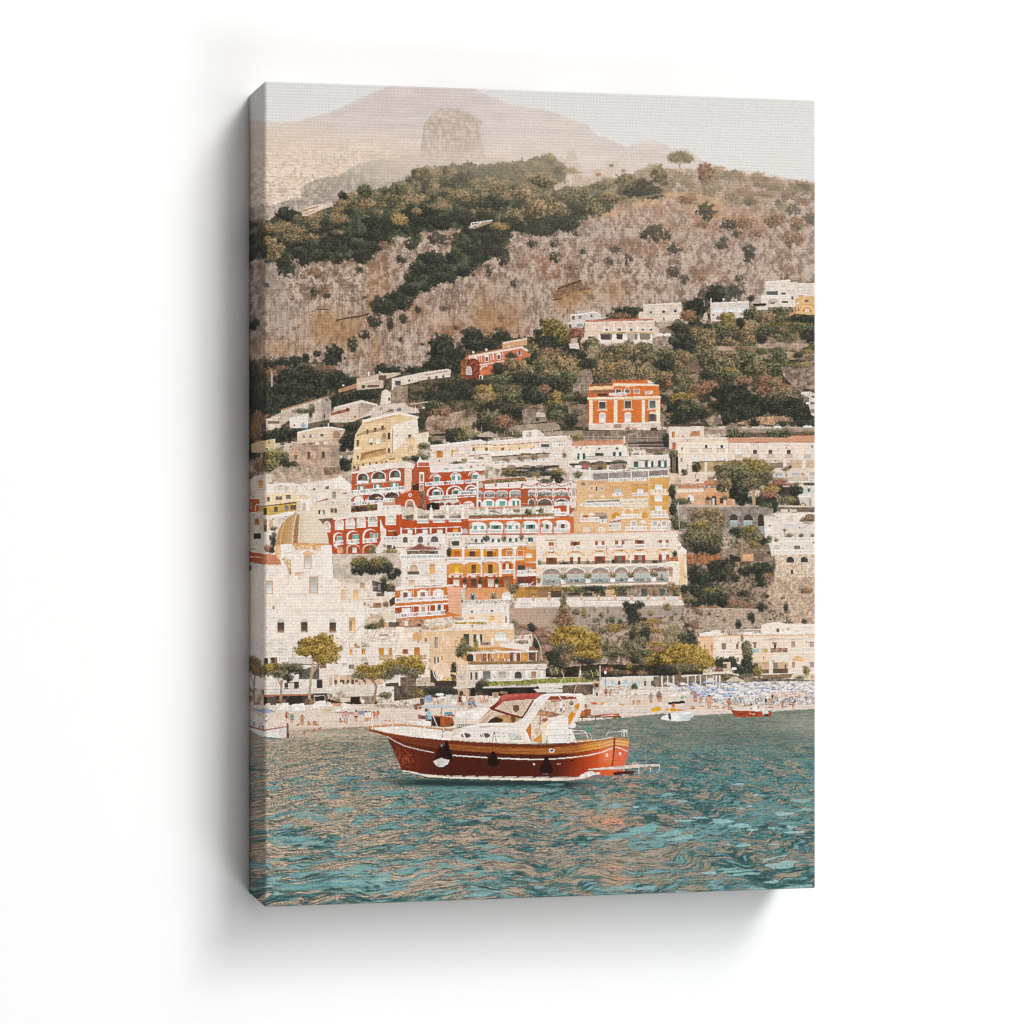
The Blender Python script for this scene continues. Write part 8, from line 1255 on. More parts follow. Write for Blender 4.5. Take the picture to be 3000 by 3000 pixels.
for i, (y, x) in enumerate(L):
    if x < 480 and y > 1470: continue
    if x > 1860: x -= 900
    part('printed_parasol', None, None, UG); w = 44 + (y - 1390) * .12; h = w * .34
    c1, c2 = (('f0eae5', 'b9c4d2'), ('e3e2e4', '6f88b5'), ('efe8e2', 'd6cdc8'), ('b9c9dc', '5c75a8'))[int(pr.rand() * 4)]
    if x > 1350 and y > 1495: c1, c2 = 'ecd9cb', 'd9a488'
    P([x - w, y + h * .5, x - w * .55, y - h * .3, x, y - h * .7, x + w * .55, y - h * .3, x + w, y + h * .5], c1)
    P([x - w * .1, y - h * .6, x + w * .3, y + h * .5, x + w * .7, y + h * .5], c2); P([x - w * .15, y - h * .55, x - w * .6, y + h * .5, x - w * .9, y + h * .45], c2, a=.6); P([x - w, y + h * .45, x + w, y + h * .45, x + w * .95, y + h * .75, x - w * .95, y + h * .75], c2, a=.8)
    if y > 1500: Ln([x, y + h * .7, x, y + 56], 4, 'ded6ce')
for x, y, w, c in ((230, 1530, 70, 'efe6de'), (340, 1510, 60, 'f0ebe4'), (320, 1555, 46, '86a884'), (1060, 1580, 60, 'd9e0da'), (710, 1550, 70, 'e9e2da'), (180, 1450, 40, 'eee8e2')): part('printed_parasol', None, None, UG); P([x - w, y + 16, x - w * .5, y - 10, x, y - 20, x + w * .5, y - 10, x + w, y + 16], c); P([x, y - 20, x + w * .2, y + 16, x + w * .6, y + 16], 'cdd2cf')
for a in ((612, 1680, 150, 'd6a890', 'c98f74'), (455, 1600, 100, 'b08090', '8a6a80'), (835, 1680, 110, 'b5825e', '9a6a4a'), (1440, 1690, 50, 'b87a54', 'a86a48'), (1560, 1680, 60, 'b87a54', 'a86a48'), (1250, 1640, 70, '3a3438', '332e33'), (1295, 1630, 70, 'c48a6a', 'b57a5a'), (1325, 1590, 70, '3a3438', '4a3c3c'), (1450, 1640, 60, 'c08a68', '8f4a3c'), (1580, 1640, 60, '3f3434', '4a3a38'), (515, 1610, 60, 'c9907a', '7a8aa0'), (40, 1590, 110, '8a7f82', '5a5560')): Person(*a)
for i in range(26): x = pr.uniform(380, 1500); y = 1655 + pr.uniform(0, 45) - (x - 380) * .01; part('printed_person', None, None, PG) if i < 12 else None; El(x, y, 26, 6, 'c08a6c' if i % 3 else 'b5583c'); El(x + 20, y - 5, 7, 6, '7a5844')

# ---------------------------------------------------------------- sea
part('printed_sea', 'rippled teal sea with beige reflections filling the bottom of the print')
tile('Z')
def sea(s):
    x, y = SX[s], SY[s]
    d = np.maximum(y - 2030, 30)
    X = (x - 1583) / d * 13 + 40; Y = 82 * np.log(d)
    # ground coordinates of the water, bent by a slow swell
    w = fbm(X * .30, Y * .09, 141, 3) - .5
    Yb = Y + w * 5 + 62 / d * (x - 1500) * (.03 + .07 * np.abs(x - 1500) / 800)
    f1 = fbm(X * .60, Yb * .48, 145, 3, .5); f2 = fbm(X * 1.35, Yb * 1.25, 149, 3, .55); f3 = fbm(X * 3.0, Yb * 2.6, 153, 3, .6); f4 = fbm(X * 1.3, Yb * 4.0, 155, 3, .6)
    sw = fbm(X * .12, Yb * .09, 157, 2)
    k = sm(2110, 2640, y)
    B = .490 + .10 * blob(900, 2330, 260, 200) + .08 * blob(800, 2230, 200, 60) + .07 * blob(1550, 2440, 400, 90) + .05 * blob(1500, 2350, 300, 40) + .05 * blob(1700, 2560, 300, 60) \
        - .10 * blob(2150, 2260, 330, 90) - .13 * blob(2250, 2590, 230, 60) - .14 * blob(1330, 2330, 160, 45) - .06 * blob(850, 2300, 100, 20) - .16 * blob(900, 2590, 230, 30) \
        - .12 * blob(2230, 2420, 170, 50) - .14 * blob(900, 2462, 110, 26) - .14 * blob(1550, 2310, 300, 22) - .08 * blob(1400, 2640, 300, 16) - .06 * blob(1350, 2400, 130, 30)
    h = .50 * f1 + .34 * f2 + .16 * f3
    facet = sm(B - .03, B + .03, h)
    dark = C('38595a'); mid = C('517b7b'); lite = C('86a9a8')
    te = mix(dark + 0 * IMG[s], mid, sm(.32, .62, f2 * .5 + sw * .3 + f4 * .2))
    te = mix(te, lite + 0 * te, sm(.56, .74, f2 * .4 + f1 * .25 + f4 * .2 + sw * .2) * (.7 * k + .2))
    be = mix(C('67655b') + 0 * IMG[s], C('b09d8a'), sm(.28, .62, f4 * .55 + f3 * .45))
    be = mix(be, C('84887c') + 0 * be, sm(1400, 2150, x) * .42 + .12)
    c = mix(be, te, facet)
    streak = sm(.57, .70, f4 * .7 + f3 * .3)
    c = mix(c, C('d6bb9f') + 0 * c, streak * (.6 * sm(1700, 850, x) + .2) * (1 - .6 * facet))
    c = mix(c, dark * .8 + 0 * c, sm(.36, .24, f4 * .6 + f2 * .4) * .6)
    # nearer the beach: fine brownish ripples
    t = sm(2265, 2140, y) * (.85 - .25 * sm(900, 1900, x))
    rp = fbm(x / 9, y / 1.7, 161, 3, .6); r2 = fbm(x / 30, y / 5, 164, 3)
    top = mix(C('6f6a5a') + 0 * c, C('c2aa90'), sm(.3, .68, rp * .65 + r2 * .35))
    top = mix(top, C('6d7a70') + 0 * c, sm(1350, 2000, x) * .55); top = mix(top, C('4f5f58') + 0 * c, blob(2200, 2160, 170, 26) * .5 + blob(1120, 2215, 90, 18) * .3)
    top = mix(top, C('d9c5b0') + 0 * c, blob(900, 2150, 240, 18) * .6 + blob(2350, 2120, 70, 30) * .5 + blob(760, 2230, 80, 50) * .4)
    c = mix(c, top, t)
    c = mix(c, C('5b8886') + 0 * c, (blob(2110, 2205, 110, 14) + blob(1350, 2310, 130, 18)) * sm(.4, .6, f2) * .7)
    rf = (blob(1850, 2300, 26, 10) + blob(1815, 2328, 34, 8) + blob(1830, 2412, 60, 16) + blob(1800, 2540, 40, 16) + blob(1815, 2575, 30, 12) + blob(1760, 2400, 60, 26) + blob(1830, 2275, 60, 8)) * sm(.35, .6, f3 * .6 + f2 * .4)
    c = mix(c, C('dd9a78') + 0 * c, rf * .8)
    c = mix(c, C('2a3a39') + 0 * c, (blob(1250, 2288, 130, 10) + blob(1500, 2292, 200, 7) + blob(1370, 2298, 250, 6) + blob(1640, 2300, 70, 9)) * .75)
    return c
area([600, 2136, 770, 2137, 850, 2139, 930, 2136, 1000, 2133, 1060, 2129, 1100, 2126, 1500, 2118, 1690, 2114, 1820, 2102, 1900, 2093, 1940, 2090, 2040, 2096, 2140, 2090, 2290, 2080, 2450, 2072, 2450, 2700, 600, 2700], sea, 1, 5)
tile('N'); Ln([1000, 1785, 1250, 1760, 1460, 1735], 8, 'e2d3c5', a=.8); Ln([520, 1885, 700, 1880, 900, 1868], 5, 'd9d0c6', a=.7); tile('O'); Ln([450, 1745, 860, 1735], 12, 'd9cbbd', a=.7); Ln([1320, 1715, 1500, 1700, 1820, 1682], 9, 'e6dbd0', a=.8)
tile('U')                                         # smooth light patches of reflected sky
def Lens(x, y, w, h, col='9cc0c0', sl=0., a=.85):
    t = np.linspace(0, 2 * math.pi, 20)[:-1]; wob = 1 + .18 * np.sin(3 * t + x) + .1 * np.sin(5 * t + y)
    P(np.stack([x + w * np.cos(t) * wob, y + h * np.sin(t) * wob * (.55 + .45 * np.abs(np.sin(t))) - sl * w * np.cos(t)], 1).ravel(), col, a=a, tex=.08, ts=4)
for a in ((850, 1050, 95, 24), (1030, 1092, 100, 20), (1140, 1130, 55, 12), (640, 1018, 90, 10), (500, 1045, 90, 11), (1435, 978, 95, 18), (1340, 1115, 60, 8), (1510, 1105, 54, 16), (1525, 1155, 115, 10, 'a3c4c2', .05), (1050, 1278, 70, 16, '9cc0c0', .1), (1350, 1270, 54, 7), (910, 1267, 32, 8), (740, 1538, 70, 14), (1330, 1620, 66, 13, 'a9c4c0', .1), (1195, 803, 54, 8), (1030, 930, 40, 8), (1120, 906, 30, 7), (480, 860, 50, 8), (340, 800, 70, 16, '8db5b4', .1), (130, 1120, 140, 36, '7fadac', .12), (370, 1165, 130, 26, '8ab3b2', .2), (470, 1205, 120, 20, '94bbba', .2), (1010, 700, 60, 10),
          (1430, 1460, 150, 36, '9fbdb9', .12), (1340, 1400, 120, 10, '9fbdb9', .25), (1000, 1520, 180, 10, '8fb5b0', .08), (1050, 1550, 150, 10, '93b8b3', .08), (920, 1500, 110, 8, '8fb5b0', .1), (130, 1680, 120, 16, '93b5b3', .06), (460, 1720, 60, 12, '9ab8b6'), (1190, 1690, 80, 16, '93b0ae'), (1600, 1665, 130, 18, '8fb0ad', .05), (1600, 855, 100, 14, '93b8b6'), (1640, 940, 70, 12, '93b8b6', .05), (40, 915, 30, 12), (200, 930, 50, 16, '7fa9a8', .2)): Lens(*a)
tile('R')
for a in ((600, 1085, 130, 36, '74a5a4', .0), (760, 1120, 90, 36, '6f9f9e'), (450, 1190, 60, 18, '86b3b2', .1), (990, 1040, 100, 30, '7dabaa', .06), (430, 1330, 180, 50, '78a8a7'), (600, 1310, 120, 26, '7fadac'), (330, 1690, 70, 22, '86b4b4', .2), (560, 1650, 120, 20, '7dabab', .12), (700, 1760, 300, 36, '74a4a4', .03), (1050, 1740, 200, 26, '7dabab', -.02), (480, 1780, 160, 18, '86b2b2', .03), (900, 1430, 50, 8), (870, 850, 70, 14, '7fadac'), (560, 930, 80, 18, '74a3a2'), (1400, 880, 260, 24, '6a9a99', .02), (1050, 740, 120, 14, '5f9191'), (1300, 790, 160, 18, '659695'), (560, 745, 80, 14, '6a9998'), (310, 830, 90, 16, '74a3a2'), (1350, 1700, 90, 12), (1560, 1690, 90, 10), (1380, 1830, 70, 10), (1400, 1010, 36, 12), (1540, 1400, 130, 26, '70a0a0', .1), (1660, 1630, 130, 10, '7fadac'), (1400, 1780, 260, 14, '6f9d9d', .02)): Lens(*a, a=.6) if len(a) < 7 else None
tile('S')
for a in ((170, 980, 70, 9, '9ab8b8'), (400, 960, 60, 20, '93b4b5'), (440, 885, 80, 14, '7fa6a7', -.1), (430, 1225, 100, 20, '78a7a8'), (250, 1370, 100, 15, '7dabab'), (640, 925, 60, 8, '93b4b5'), (1200, 950, 70, 8, '86adad', .1), (1620, 840, 66, 26, '8db2b3', .1), (1480, 810, 60, 14, '7fa9a9', .1), (1110, 1138, 60, 7, '93b7b7'), (1650, 1110, 90, 12, '8db5b5', .12), (1800, 1090, 120, 26, '7fb0b0', .3), (1640, 1150, 160, 12, '8db5b5', .1), (300, 1680, 150, 22, '86aeae', .1), (900, 1610, 50, 14, '8db2b2'), (1700, 1610, 150, 22, '86b0ae', .15), (1340, 1082, 70, 8, '86b0b0', .05), (200, 690, 200, 14, '6f9c9d'), (950, 690, 130, 16, '7aa3a5'), (1060, 640, 90, 12, '6d999b'), (1490, 740, 80, 12, '7aa6a8', -.1), (940, 1440, 90, 10, '5f9090'), (110, 800, 60, 8)): Lens(*a, a=.65) if len(a) < 7 else None
for a in ((1350, 1515, 130, 20), (1100, 1590, 160, 20), (650, 1130, 140, 9), (900, 1165, 110, 12), (880, 1098, 110, 8), (1000, 1435, 150, 10), (860, 880, 90, 10), (60, 1100, 90, 9), (900, 1535, 60, 6), (1550, 1280, 90, 7), (120, 1460, 110, 8), (700, 1090, 60, 6), (1760, 985, 80, 8), (50, 985, 60, 22), (640, 1600, 60, 10)): Lens(*a, col='48706f', a=.8)

# ---------------------------------------------------------------- other boats
tile('L')
lb = part('printed_boat', 'white boat with a brown rail half wrapped round the left edge of the print')
P([35, 1640, 120, 1680, 205, 1700, 470, 1655, 480, 1780, 320, 1785, 200, 1775, 35, 1690], 'dcd4cc', tex=.05); P([35, 1640, 205, 1685, 470, 1645, 475, 1662, 205, 1708, 35, 1662], 'a8683c'); P([40, 1490, 200, 1590, 205, 1690, 40, 1640], 'd8cfc8', tex=.12); P([205, 1600, 460, 1640, 470, 1650, 205, 1690], 'd9c8ba', tex=.12); Ln([478, 1390, 478, 1640], 6, 'efe6de'); Rc(462, 1620, 484, 1780, '8f5230'); P([462, 1730, 490, 1725, 492, 1785, 468, 1785], '6b3a2c'); Ln([400, 1690, 380, 1750], 5, '7a6a60'); Ln([500, 1780, 550, 1735], 5, '6b5a50')
P([30, 1430, 200, 1470, 340, 1492, 200, 1510, 120, 1480], '9aa2b6'); Ln([40, 1450, 200, 1540], 7, 'b58a6c'); P([200, 1770, 330, 1780, 420, 1790, 300, 1798, 200, 1790], '4f8486')
for x, y, c in ((180, 1640, '8d7fae'), (80, 1600, '8d7fae'), (140, 1640, 'a87a5c')): P([x, y, x + 24, y + 5, x + 22, y + 50, x, y + 40], c)
for x, y in ((765, 1700), (835, 1680), (1108, 1680), (658, 1728), (590, 1640)): part('printed_person', None, None, PG); El(x, y, 17, 15, 'b97a58'); El(x + 16, y - 14, 9, 9, '8a5a40')
tile('N')
part('printed_boat', 'white motor boat with a dark blue awning near the right beach of the print')
P([1470, 1775, 1560, 1735, 1700, 1725, 1800, 1715, 1845, 1690, 1830, 1760, 1770, 1820, 1640, 1828, 1560, 1825, 1450, 1800], 'e6e3df', tex=.06); P([1690, 1760, 1835, 1735, 1780, 1815, 1690, 1820], 'c8cfd0'); P([1532, 1740, 1565, 1735, 1575, 1820, 1545, 1828], '4b5058'); P([1530, 1612, 1720, 1595, 1735, 1625, 1540, 1640], '2f2c38'); Ln([1540, 1640, 1545, 1740], 5, 'e3dcd6'); Ln([1720, 1625, 1690, 1720], 4, 'e3dcd6'); Ln([1460, 1805, 1700, 1828], 6, 'eae6e2'); El(1600, 1650, 14, 26, 'b5714c')
tile('O')
part('printed_boat', 'small red wooden boat with an outboard motor near the right edge of the print')
P([850, 1690, 900, 1698, 1130, 1705, 1320, 1725, 1310, 1765, 1200, 1775, 905, 1782], '9a4428', tex=.25, ts=2); P([850, 1686, 900, 1690, 1130, 1698, 1140, 1712, 900, 1706], 'e3d3c4'); P([1165, 1720, 1320, 1722, 1312, 1768, 1170, 1770], 'b5482a'); P([1205, 1710, 1275, 1700, 1280, 1745, 1225, 1765], 'd9d3cd'); P([1225, 1745, 1285, 1742, 1280, 1772, 1230, 1772], '3a3634'); Ln([905, 1776, 1200, 1774], 6, 'a8583c'); Ln([1060, 1740, 1130, 1750], 7, 'e0c8b8'); Ln([920, 1690, 925, 1640], 4, 'e6dcd2'); P([1095, 1700, 1110, 1640, 1215, 1650, 1230, 1710, 1150, 1720], 'e6ddd4', tex=.2, ts=3); El(1168, 1670, 12, 26, 'c48f70')
tile('Q')
part('printed_buoy', 'green pear shaped buoy behind the stern of the main boat in the print'); P([858, 525, 880, 525, 895, 565, 906, 590, 900, 606, 850, 604, 834, 590, 845, 560], '5a9583'); P([834, 590, 906, 592, 900, 608, 848, 606], '3f6d60'); Rc(862, 515, 874, 530, '4a7a6c')
tile('P')
part('printed_boat', 'small wooden cabin boat steered by a man behind the bow of the main boat in the print')
P([530, 470, 690, 480, 780, 460, 1060, 520, 1060, 560, 560, 540], 'e6dcd2', tex=.06); P([1060, 380, 1330, 330, 1480, 320, 1300, 470, 1080, 440], 'ece3da', tex=.06); P([785, 400, 1050, 400, 1040, 530, 990, 540, 785, 540], 'a3582f', tex=.15); Rc(792, 430, 888, 540, '352a22'); P([700, 305, 760, 292, 1070, 298, 1130, 325, 1060, 322, 710, 328], 'bcc3cb'); P([780, 330, 1060, 325, 1050, 395, 780, 395], 'ddd0c2', a=.8); Ln([905, 325, 898, 395], 16, 'c07a3c'); Ln([760, 325, 750, 400], 12, 'c07a3c'); Rc(940, 370, 1025, 398, '5f93a6'); Rc(1010, 500, 1040, 535, '4a3a30')
for q in ((635, 310, 635, 440), (690, 300, 680, 530), (630, 310, 690, 300), (1060, 330, 1060, 400)): Ln(list(q), 6, 'd9d0c8')
P([635, 400, 760, 420, 720, 455, 640, 450], '6b4a3c', tex=.3); Rc(690, 455, 785, 530, 'ece3da')
pm = part('printed_person', 'man in a light blue shirt steering the cabin boat of the print'); P([735, 365, 770, 360, 788, 390, 785, 460, 720, 462, 728, 400], '8fb9c0'); El(728, 348, 20, 20, '4f3a30'); El(722, 356, 13, 14, '7a5440'); Ln([730, 400, 745, 440, 710, 448], 14, '7a5440'); Rc(720, 455, 785, 475, '3a3634')

# ---------------------------------------------------------------- the main boat
mb = part('printed_boat', 'large varnished wooden motor yacht with a red canopy on the teal sea of the print')
sub = lambda n, l=None: part(n, l, mb)
sub('deck')
P([130, 530, 300, 520, 640, 545, 1010, 590, 1000, 690, 900, 690, 560, 655, 280, 610, 150, 580], 'ebe1d7', tex=.05); P([65, 540, 130, 520, 500, 505, 1030, 570, 1030, 580, 500, 530, 140, 545, 100, 560], 'c98f5e'); P([640, 560, 1010, 600, 1000, 640, 700, 600], 'e3d6c9', a=.7)
tile('Q'); P([690, 700, 1000, 680, 1130, 650, 1330, 672, 1180, 665, 1000, 695, 720, 725], 'e9ddd2'); P([680, 690, 900, 678, 900, 690, 690, 705], 'cf9a66')
sub('hull')
def hullf(s):
    x, y = SX[s], SY[s]
    z = (x - 1060) / .2588; q = (y - 1990) / .2588          # view units from the bow
    f = fbm(x / 3.2, y / 7, 171, 4, .65); n = fbm(x / 16, y / 14, 175, 3)
    c = mix(C('4f2016') + 0 * IMG[s], C('7a331f'), sm(1200, 300, z) * .5 + (f - .5) * .5)
    c = mix(c, C('b55c34') + 0 * c, (np.exp(-((z - 480) / 110) ** 2) * sm(.45, .7, f) * sm(700, 900, q) * sm(1060, 900, q)) * .8)
    c = mix(c, C('3f1c14') + 0 * c, np.exp(-((q - 1000) / 130) ** 2) * sm(600, 1000, z) * sm(2250, 1700, z) * .45)
    st = sm(2180, 2600, z + (q - 900) * .25)
    c = mix(c, mix(C('ad3f1c') + 0 * c, C('d8602f'), sm(2480, 2800, z)), st)
    c = mix(c, C('ea9a74') + 0 * c, sm(2640, 2800, z) * sm(1010, 900, q) * .5)
    c = mix(c, C('d8674a') + 0 * c, sm(2848, 2862, z) * .9)
    # upper strake of lighter wood
    up = np.interp(z, [250, 600, 900, 1200, 1700, 2080, 2400, 2700, 2860, 3010], [640, 740, 790, 820, 850, 858, 840, 790, 745, 770])
    tp = sm(850, 1000, z)
    wood = mix(C('8a4c25') + 0 * c, C('b9743a'), sm(900, 2300, z) * .6 + (fbm(x / 26, y / 1.6, 178, 3) - .4) * .8)
    wood = mix(wood, C('e8a24a') + 0 * c, sm(2380, 2620, z) * .75); wood = mix(wood, C('e9b98a') + 0 * c, sm(2600, 2800, z) * .6)
    c = mix(c, wood, (q < up) * (.35 + .65 * tp))
    for o in (35, 70): c = mix(c, C('5c2a18') + 0 * c, (np.abs(q - up + o) < 3.5) * .4 * tp)
    c = mix(c, C('3a1a12') + 0 * c, (np.abs(q - up) < 5) * .5 * tp)
    rt = np.interp(z, [70, 280, 560, 900, 1300, 1700, 2080, 2400, 2700, 2880, 3030], [565, 612, 655, 690, 722, 738, 746, 724, 690, 658, 676])
    c = mix(c, mix(C('6b2f1c') + 0 * c, C('8a4a2a'), sm(900, 200, z)), (q < rt + 34 - 16 * sm(2300, 2700, z)) * (.95 - .6 * sm(2200, 2700, z)))
    return c
tile('P')
area([65, 545, 90, 560, 280, 605, 560, 650, 900, 685, 1300, 715, 1700, 732, 2080, 740, 2400, 718, 2700, 685, 2880, 652, 3030, 675, 3020, 770, 3005, 860, 2985, 975, 2950, 1050, 2860, 1085, 2600, 1085, 2480, 1105, 2440, 1130, 2300, 1140, 1700, 1135, 1000, 1110, 700, 1085, 560, 1050, 455, 1035, 380, 860, 330, 750, 275, 640, 100, 590], hullf)
Ln([80, 575, 280, 628, 560, 672], 14, '7a3c22'); Ln([70, 552, 280, 606, 560, 652], 6, 'c98a58')
sub('boot_stripe'); P([450, 1030, 560, 1043, 720, 1075, 1000, 1092, 1700, 1103, 2300, 1108, 2460, 1105, 2430, 1140, 2300, 1150, 1700, 1142, 1000, 1122, 760, 1108, 640, 1080, 540, 1052, 455, 1042], 'e3d5c8'); Ln([620, 1062, 1000, 1100, 1700, 1112, 2440, 1118], 5, '5a2a1e'); P([620, 1085, 760, 1112, 1000, 1126, 1700, 1146, 2300, 1154, 2300, 1160, 1700, 1152, 1000, 1132, 740, 1120], '1f1a18')
sub('stripe'); Ln([282, 645, 380, 705, 500, 760, 660, 800, 815, 831], 8, 'e6d6c8'); Ln([1000, 860, 1425, 888], 12, 'ead9cb'); Ln([1535, 894, 1932, 908], 12, 'ead9cb'); Ln([1700, 903, 1932, 909, 2100, 906, 2250, 897, 2400, 883, 2560, 862, 2720, 826, 2850, 776], 11, 'efdccd'); Ln([2870, 766, 2940, 785, 3006, 818], 10, 'efdccd')
sub('rudder_post'); P([2850, 665, 2875, 665, 2860, 840, 2845, 985, 2825, 985, 2842, 840], '8f3c1c')
sub('swim_platform', 'grey stern platform over the water'); P([2560, 1015, 2900, 985, 3080, 965, 3370, 962, 3380, 985, 3200, 1000, 2900, 1022, 2570, 1032], 'd3c6ba', tex=.1); Ln([2570, 1028, 2900, 1024, 3280, 990], 7, '6b5a50')
for x0, y0, x1, y1 in ((2970, 1020, 2968, 1090), (3138, 1005, 3136, 1070), (3270, 1000, 3262, 1060), (3372, 985, 3365, 1040)): Ln([x0, y0, x1, y1], 9, 'cfc6be')
Ln([3365, 1040, 3340, 1060], 8, 'cfc6be'); Ln([3060, 965, 3075, 945, 3105, 945, 3118, 965], 7, 'e0d8d0'); P([2850, 1050, 3000, 1035, 3100, 1040, 3060, 1075, 2850, 1085], '4a2a22', tex=.2); El(2508, 1022, 13, 12, '5a4038')
sub('wake', 'white foam at the stern'); P([2430, 1130, 2480, 1085, 2540, 1050, 2600, 1040, 2650, 1060, 2700, 1050, 2690, 1075, 2620, 1085, 2540, 1120, 2470, 1135], 'e6ddd6', tex=.12, ts=3); P([2300, 1150, 2450, 1130, 2700, 1085, 2900, 1085, 2700, 1110, 2450, 1150], 'a87468', a=.6, tex=.2)
sub('cabin', 'white cabin side with two portholes'); P([980, 660, 1005, 610, 1040, 570, 1120, 550, 1300, 505, 1420, 500, 1760, 500, 1850, 420, 1940, 560, 1960, 640, 1990, 720, 1700, 725, 1300, 706, 1000, 684], 'e9dfd5', tex=.03); P([1000, 640, 1040, 575, 1120, 552, 1110, 600, 1010, 670], 'e0cfbf'); Ln([1330, 540, 1735, 528], 7, 'a88f7c'); P([1290, 508, 1420, 495, 1760, 497, 1770, 515, 1420, 518], 'f2e9e1')
P([980, 655, 1300, 690, 1700, 712, 1980, 715, 1980, 728, 1700, 728, 1300, 708, 1000, 686], 'e3d2c2')
for x in (1178, 1396): sub('porthole'); El(x, 637, 64, 34, 'c9bfb6'); El(x, 637, 54, 26, '3a2f28'); P([x - 20, 615, x + 40, 613, x + 40, 660, x - 10, 660], '6b543f', a=.7, tex=.3, ts=2); Ln([x - 36, 590, x + 8, 690], 11, 'e9e0d7')
sub('side_window'); P([1655, 612, 1760, 610, 1800, 640, 1815, 690, 1690, 692], 'd9b08a'); P([1668, 620, 1755, 618, 1790, 642, 1802, 684, 1697, 686], 'c6c9c6', tex=.12, ts=3)
sub('lettering', 'small grey lettering on the cabin side')
for i in range(11): Rc(1478 + i * 13, 644, 1485 + i * 13, 654, 'a59688')
for i in range(7): Rc(1480 + i * 20, 598 + i * 2, 1492 + i * 20, 606 + i * 2, 'a59688')
sub('windscreen', 'tinted windscreen under the red canopy'); P([1298, 500, 1390, 420, 1480, 330, 1580, 250, 1700, 235, 1950, 228, 1940, 300, 1830, 440, 1750, 500, 1420, 498], 'd3bca6', tex=.06); P([1298, 500, 1440, 350, 1500, 340, 1400, 495], 'c4a288'); P([1405, 495, 1500, 425, 1620, 400, 1700, 400, 1790, 440, 1745, 498], 'b98f66', tex=.12); P([1410, 495, 1450, 455, 1520, 425, 1600, 450, 1600, 475, 1560, 495], '3a2c20'); P([1680, 420, 1740, 420, 1745, 480, 1700, 490], '6b4a30'); Ln([1310, 498, 1490, 345], 8, 'efe5db'); Ln([1408, 496, 1500, 400, 1560, 300], 8, 'e3d5c8'); P([1710, 300, 1740, 288, 1782, 295, 1780, 350, 1745, 378, 1715, 355], '6f5240', tex=.2); Ln([1590, 260, 1700, 380], 4, '6b574a'); Ln([1800, 235, 1850, 340], 4, '6b574a'); Ln([1300, 500, 1480, 498, 1750, 498], 7, 'e9dccf')
sub('canopy', 'faded red fabric canopy over the cockpit'); P([1445, 320, 1500, 285, 1545, 235, 1570, 190, 1620, 172, 1760, 163, 1932, 158, 2040, 160, 2000, 222, 1932, 228, 1780, 232, 1600, 255, 1540, 310, 1480, 345, 1450, 338], 'b5564a', grad='8f3c34', tex=.08); P([1570, 195, 1620, 174, 1790, 165, 1785, 195, 1640, 215, 1580, 240], 'c96a5c', a=.7); Ln([1785, 165, 1795, 230], 5, '8f3c34'); P([1445, 320, 1500, 285, 1560, 250, 1500, 330, 1470, 345], '7a2c28')
sub('canopy_frame', 'dark red edge of the windscreen'); Ln([1470, 335, 1640, 390, 1818, 437], 24, '6f2824'); Ln([1815, 440, 1880, 340, 1945, 232], 20, '6f2824')
tile('Q')
sub('cockpit', 'cockpit with wheel and ochre panels'); P([150, 580, 260, 440, 330, 330, 480, 210, 740, 190, 640, 420, 640, 540, 340, 720, 215, 715], 'd6c3b0', tex=.14, ts=3)
for i in range(46): x, y = pr.uniform(300, 640), pr.uniform(235, 400); Rc(x, y, x + pr.uniform(4, 16), y + pr.uniform(10, 40), ('ece2d8', 'b58a70', '8a6a58', 'f0e8e0', '5f5a60', 'd9b8a0')[i % 6], a=.8)
P([320, 345, 550, 400, 480, 440, 270, 400], 'b08060', tex=.3, ts=3); Ln([320, 345, 560, 402], 7, '7a4a34'); Ln([325, 345, 322, 480], 7, '8a5438'); Ln([240, 430, 330, 340], 8, '5a4038'); El(375, 465, 40, 26, 'a86848', tex=.3); P([150, 582, 214, 490, 216, 705], 'c07a2c'); P([218, 480, 300, 460, 335, 560, 330, 700, 240, 700, 225, 600], 'e0cfbe', tex=.15); P([240, 690, 335, 600, 338, 715, 245, 705], 'cf9444'); El(282, 590, 42, 56, 'e6d8ca'); El(282, 590, 30, 44, 'd3b898'); Ln([318, 480, 310, 560, 330, 590], 9, 'b5602c')
for a in ((555, 390, 140, 'ece3da', '4a5a74'), (590, 395, 90, 'e6d6c8', 'c98f70')): part('printed_person', None, None, PG); Person.__call__(*a) if False else None; Rc(a[0] - 12, a[1] - a[2], a[0] + 12, a[1] - a[2] * .4, a[3]); Rc(a[0] - 10, a[1] - a[2] * .45, a[0] + 10, a[1] - a[2] * .2, a[4]); El(a[0], a[1] - a[2] - 8, 9, 11, '9a6a50')
El(670, 272, 24, 22, '5a4a44'); El(670, 266, 12, 8, 'b5a498')
CUR = mb; sub('canopy', 'shaded underside of the canopy inside the arch'); P([395, 232, 430, 195, 600, 188, 725, 190, 728, 222, 560, 232], '9a4428', tex=.1); P([440, 240, 560, 235, 560, 252, 450, 256], 'b0583a')
sub('arch', 'white radar arch with an ochre panel and a round badge')
P([0, 560, 40, 480, 115, 455, 180, 360, 250, 240, 330, 180, 400, 160, 560, 158, 790, 165, 830, 195, 815, 290, 770, 400, 700, 510, 720, 530, 690, 555, 640, 545, 636, 520, 690, 430, 745, 300, 735, 200, 560, 186, 440, 190, 400, 230, 330, 320, 250, 440, 150, 580, 208, 705, 130, 712, 90, 630, 0, 610], 'e9ded3', tex=.03)
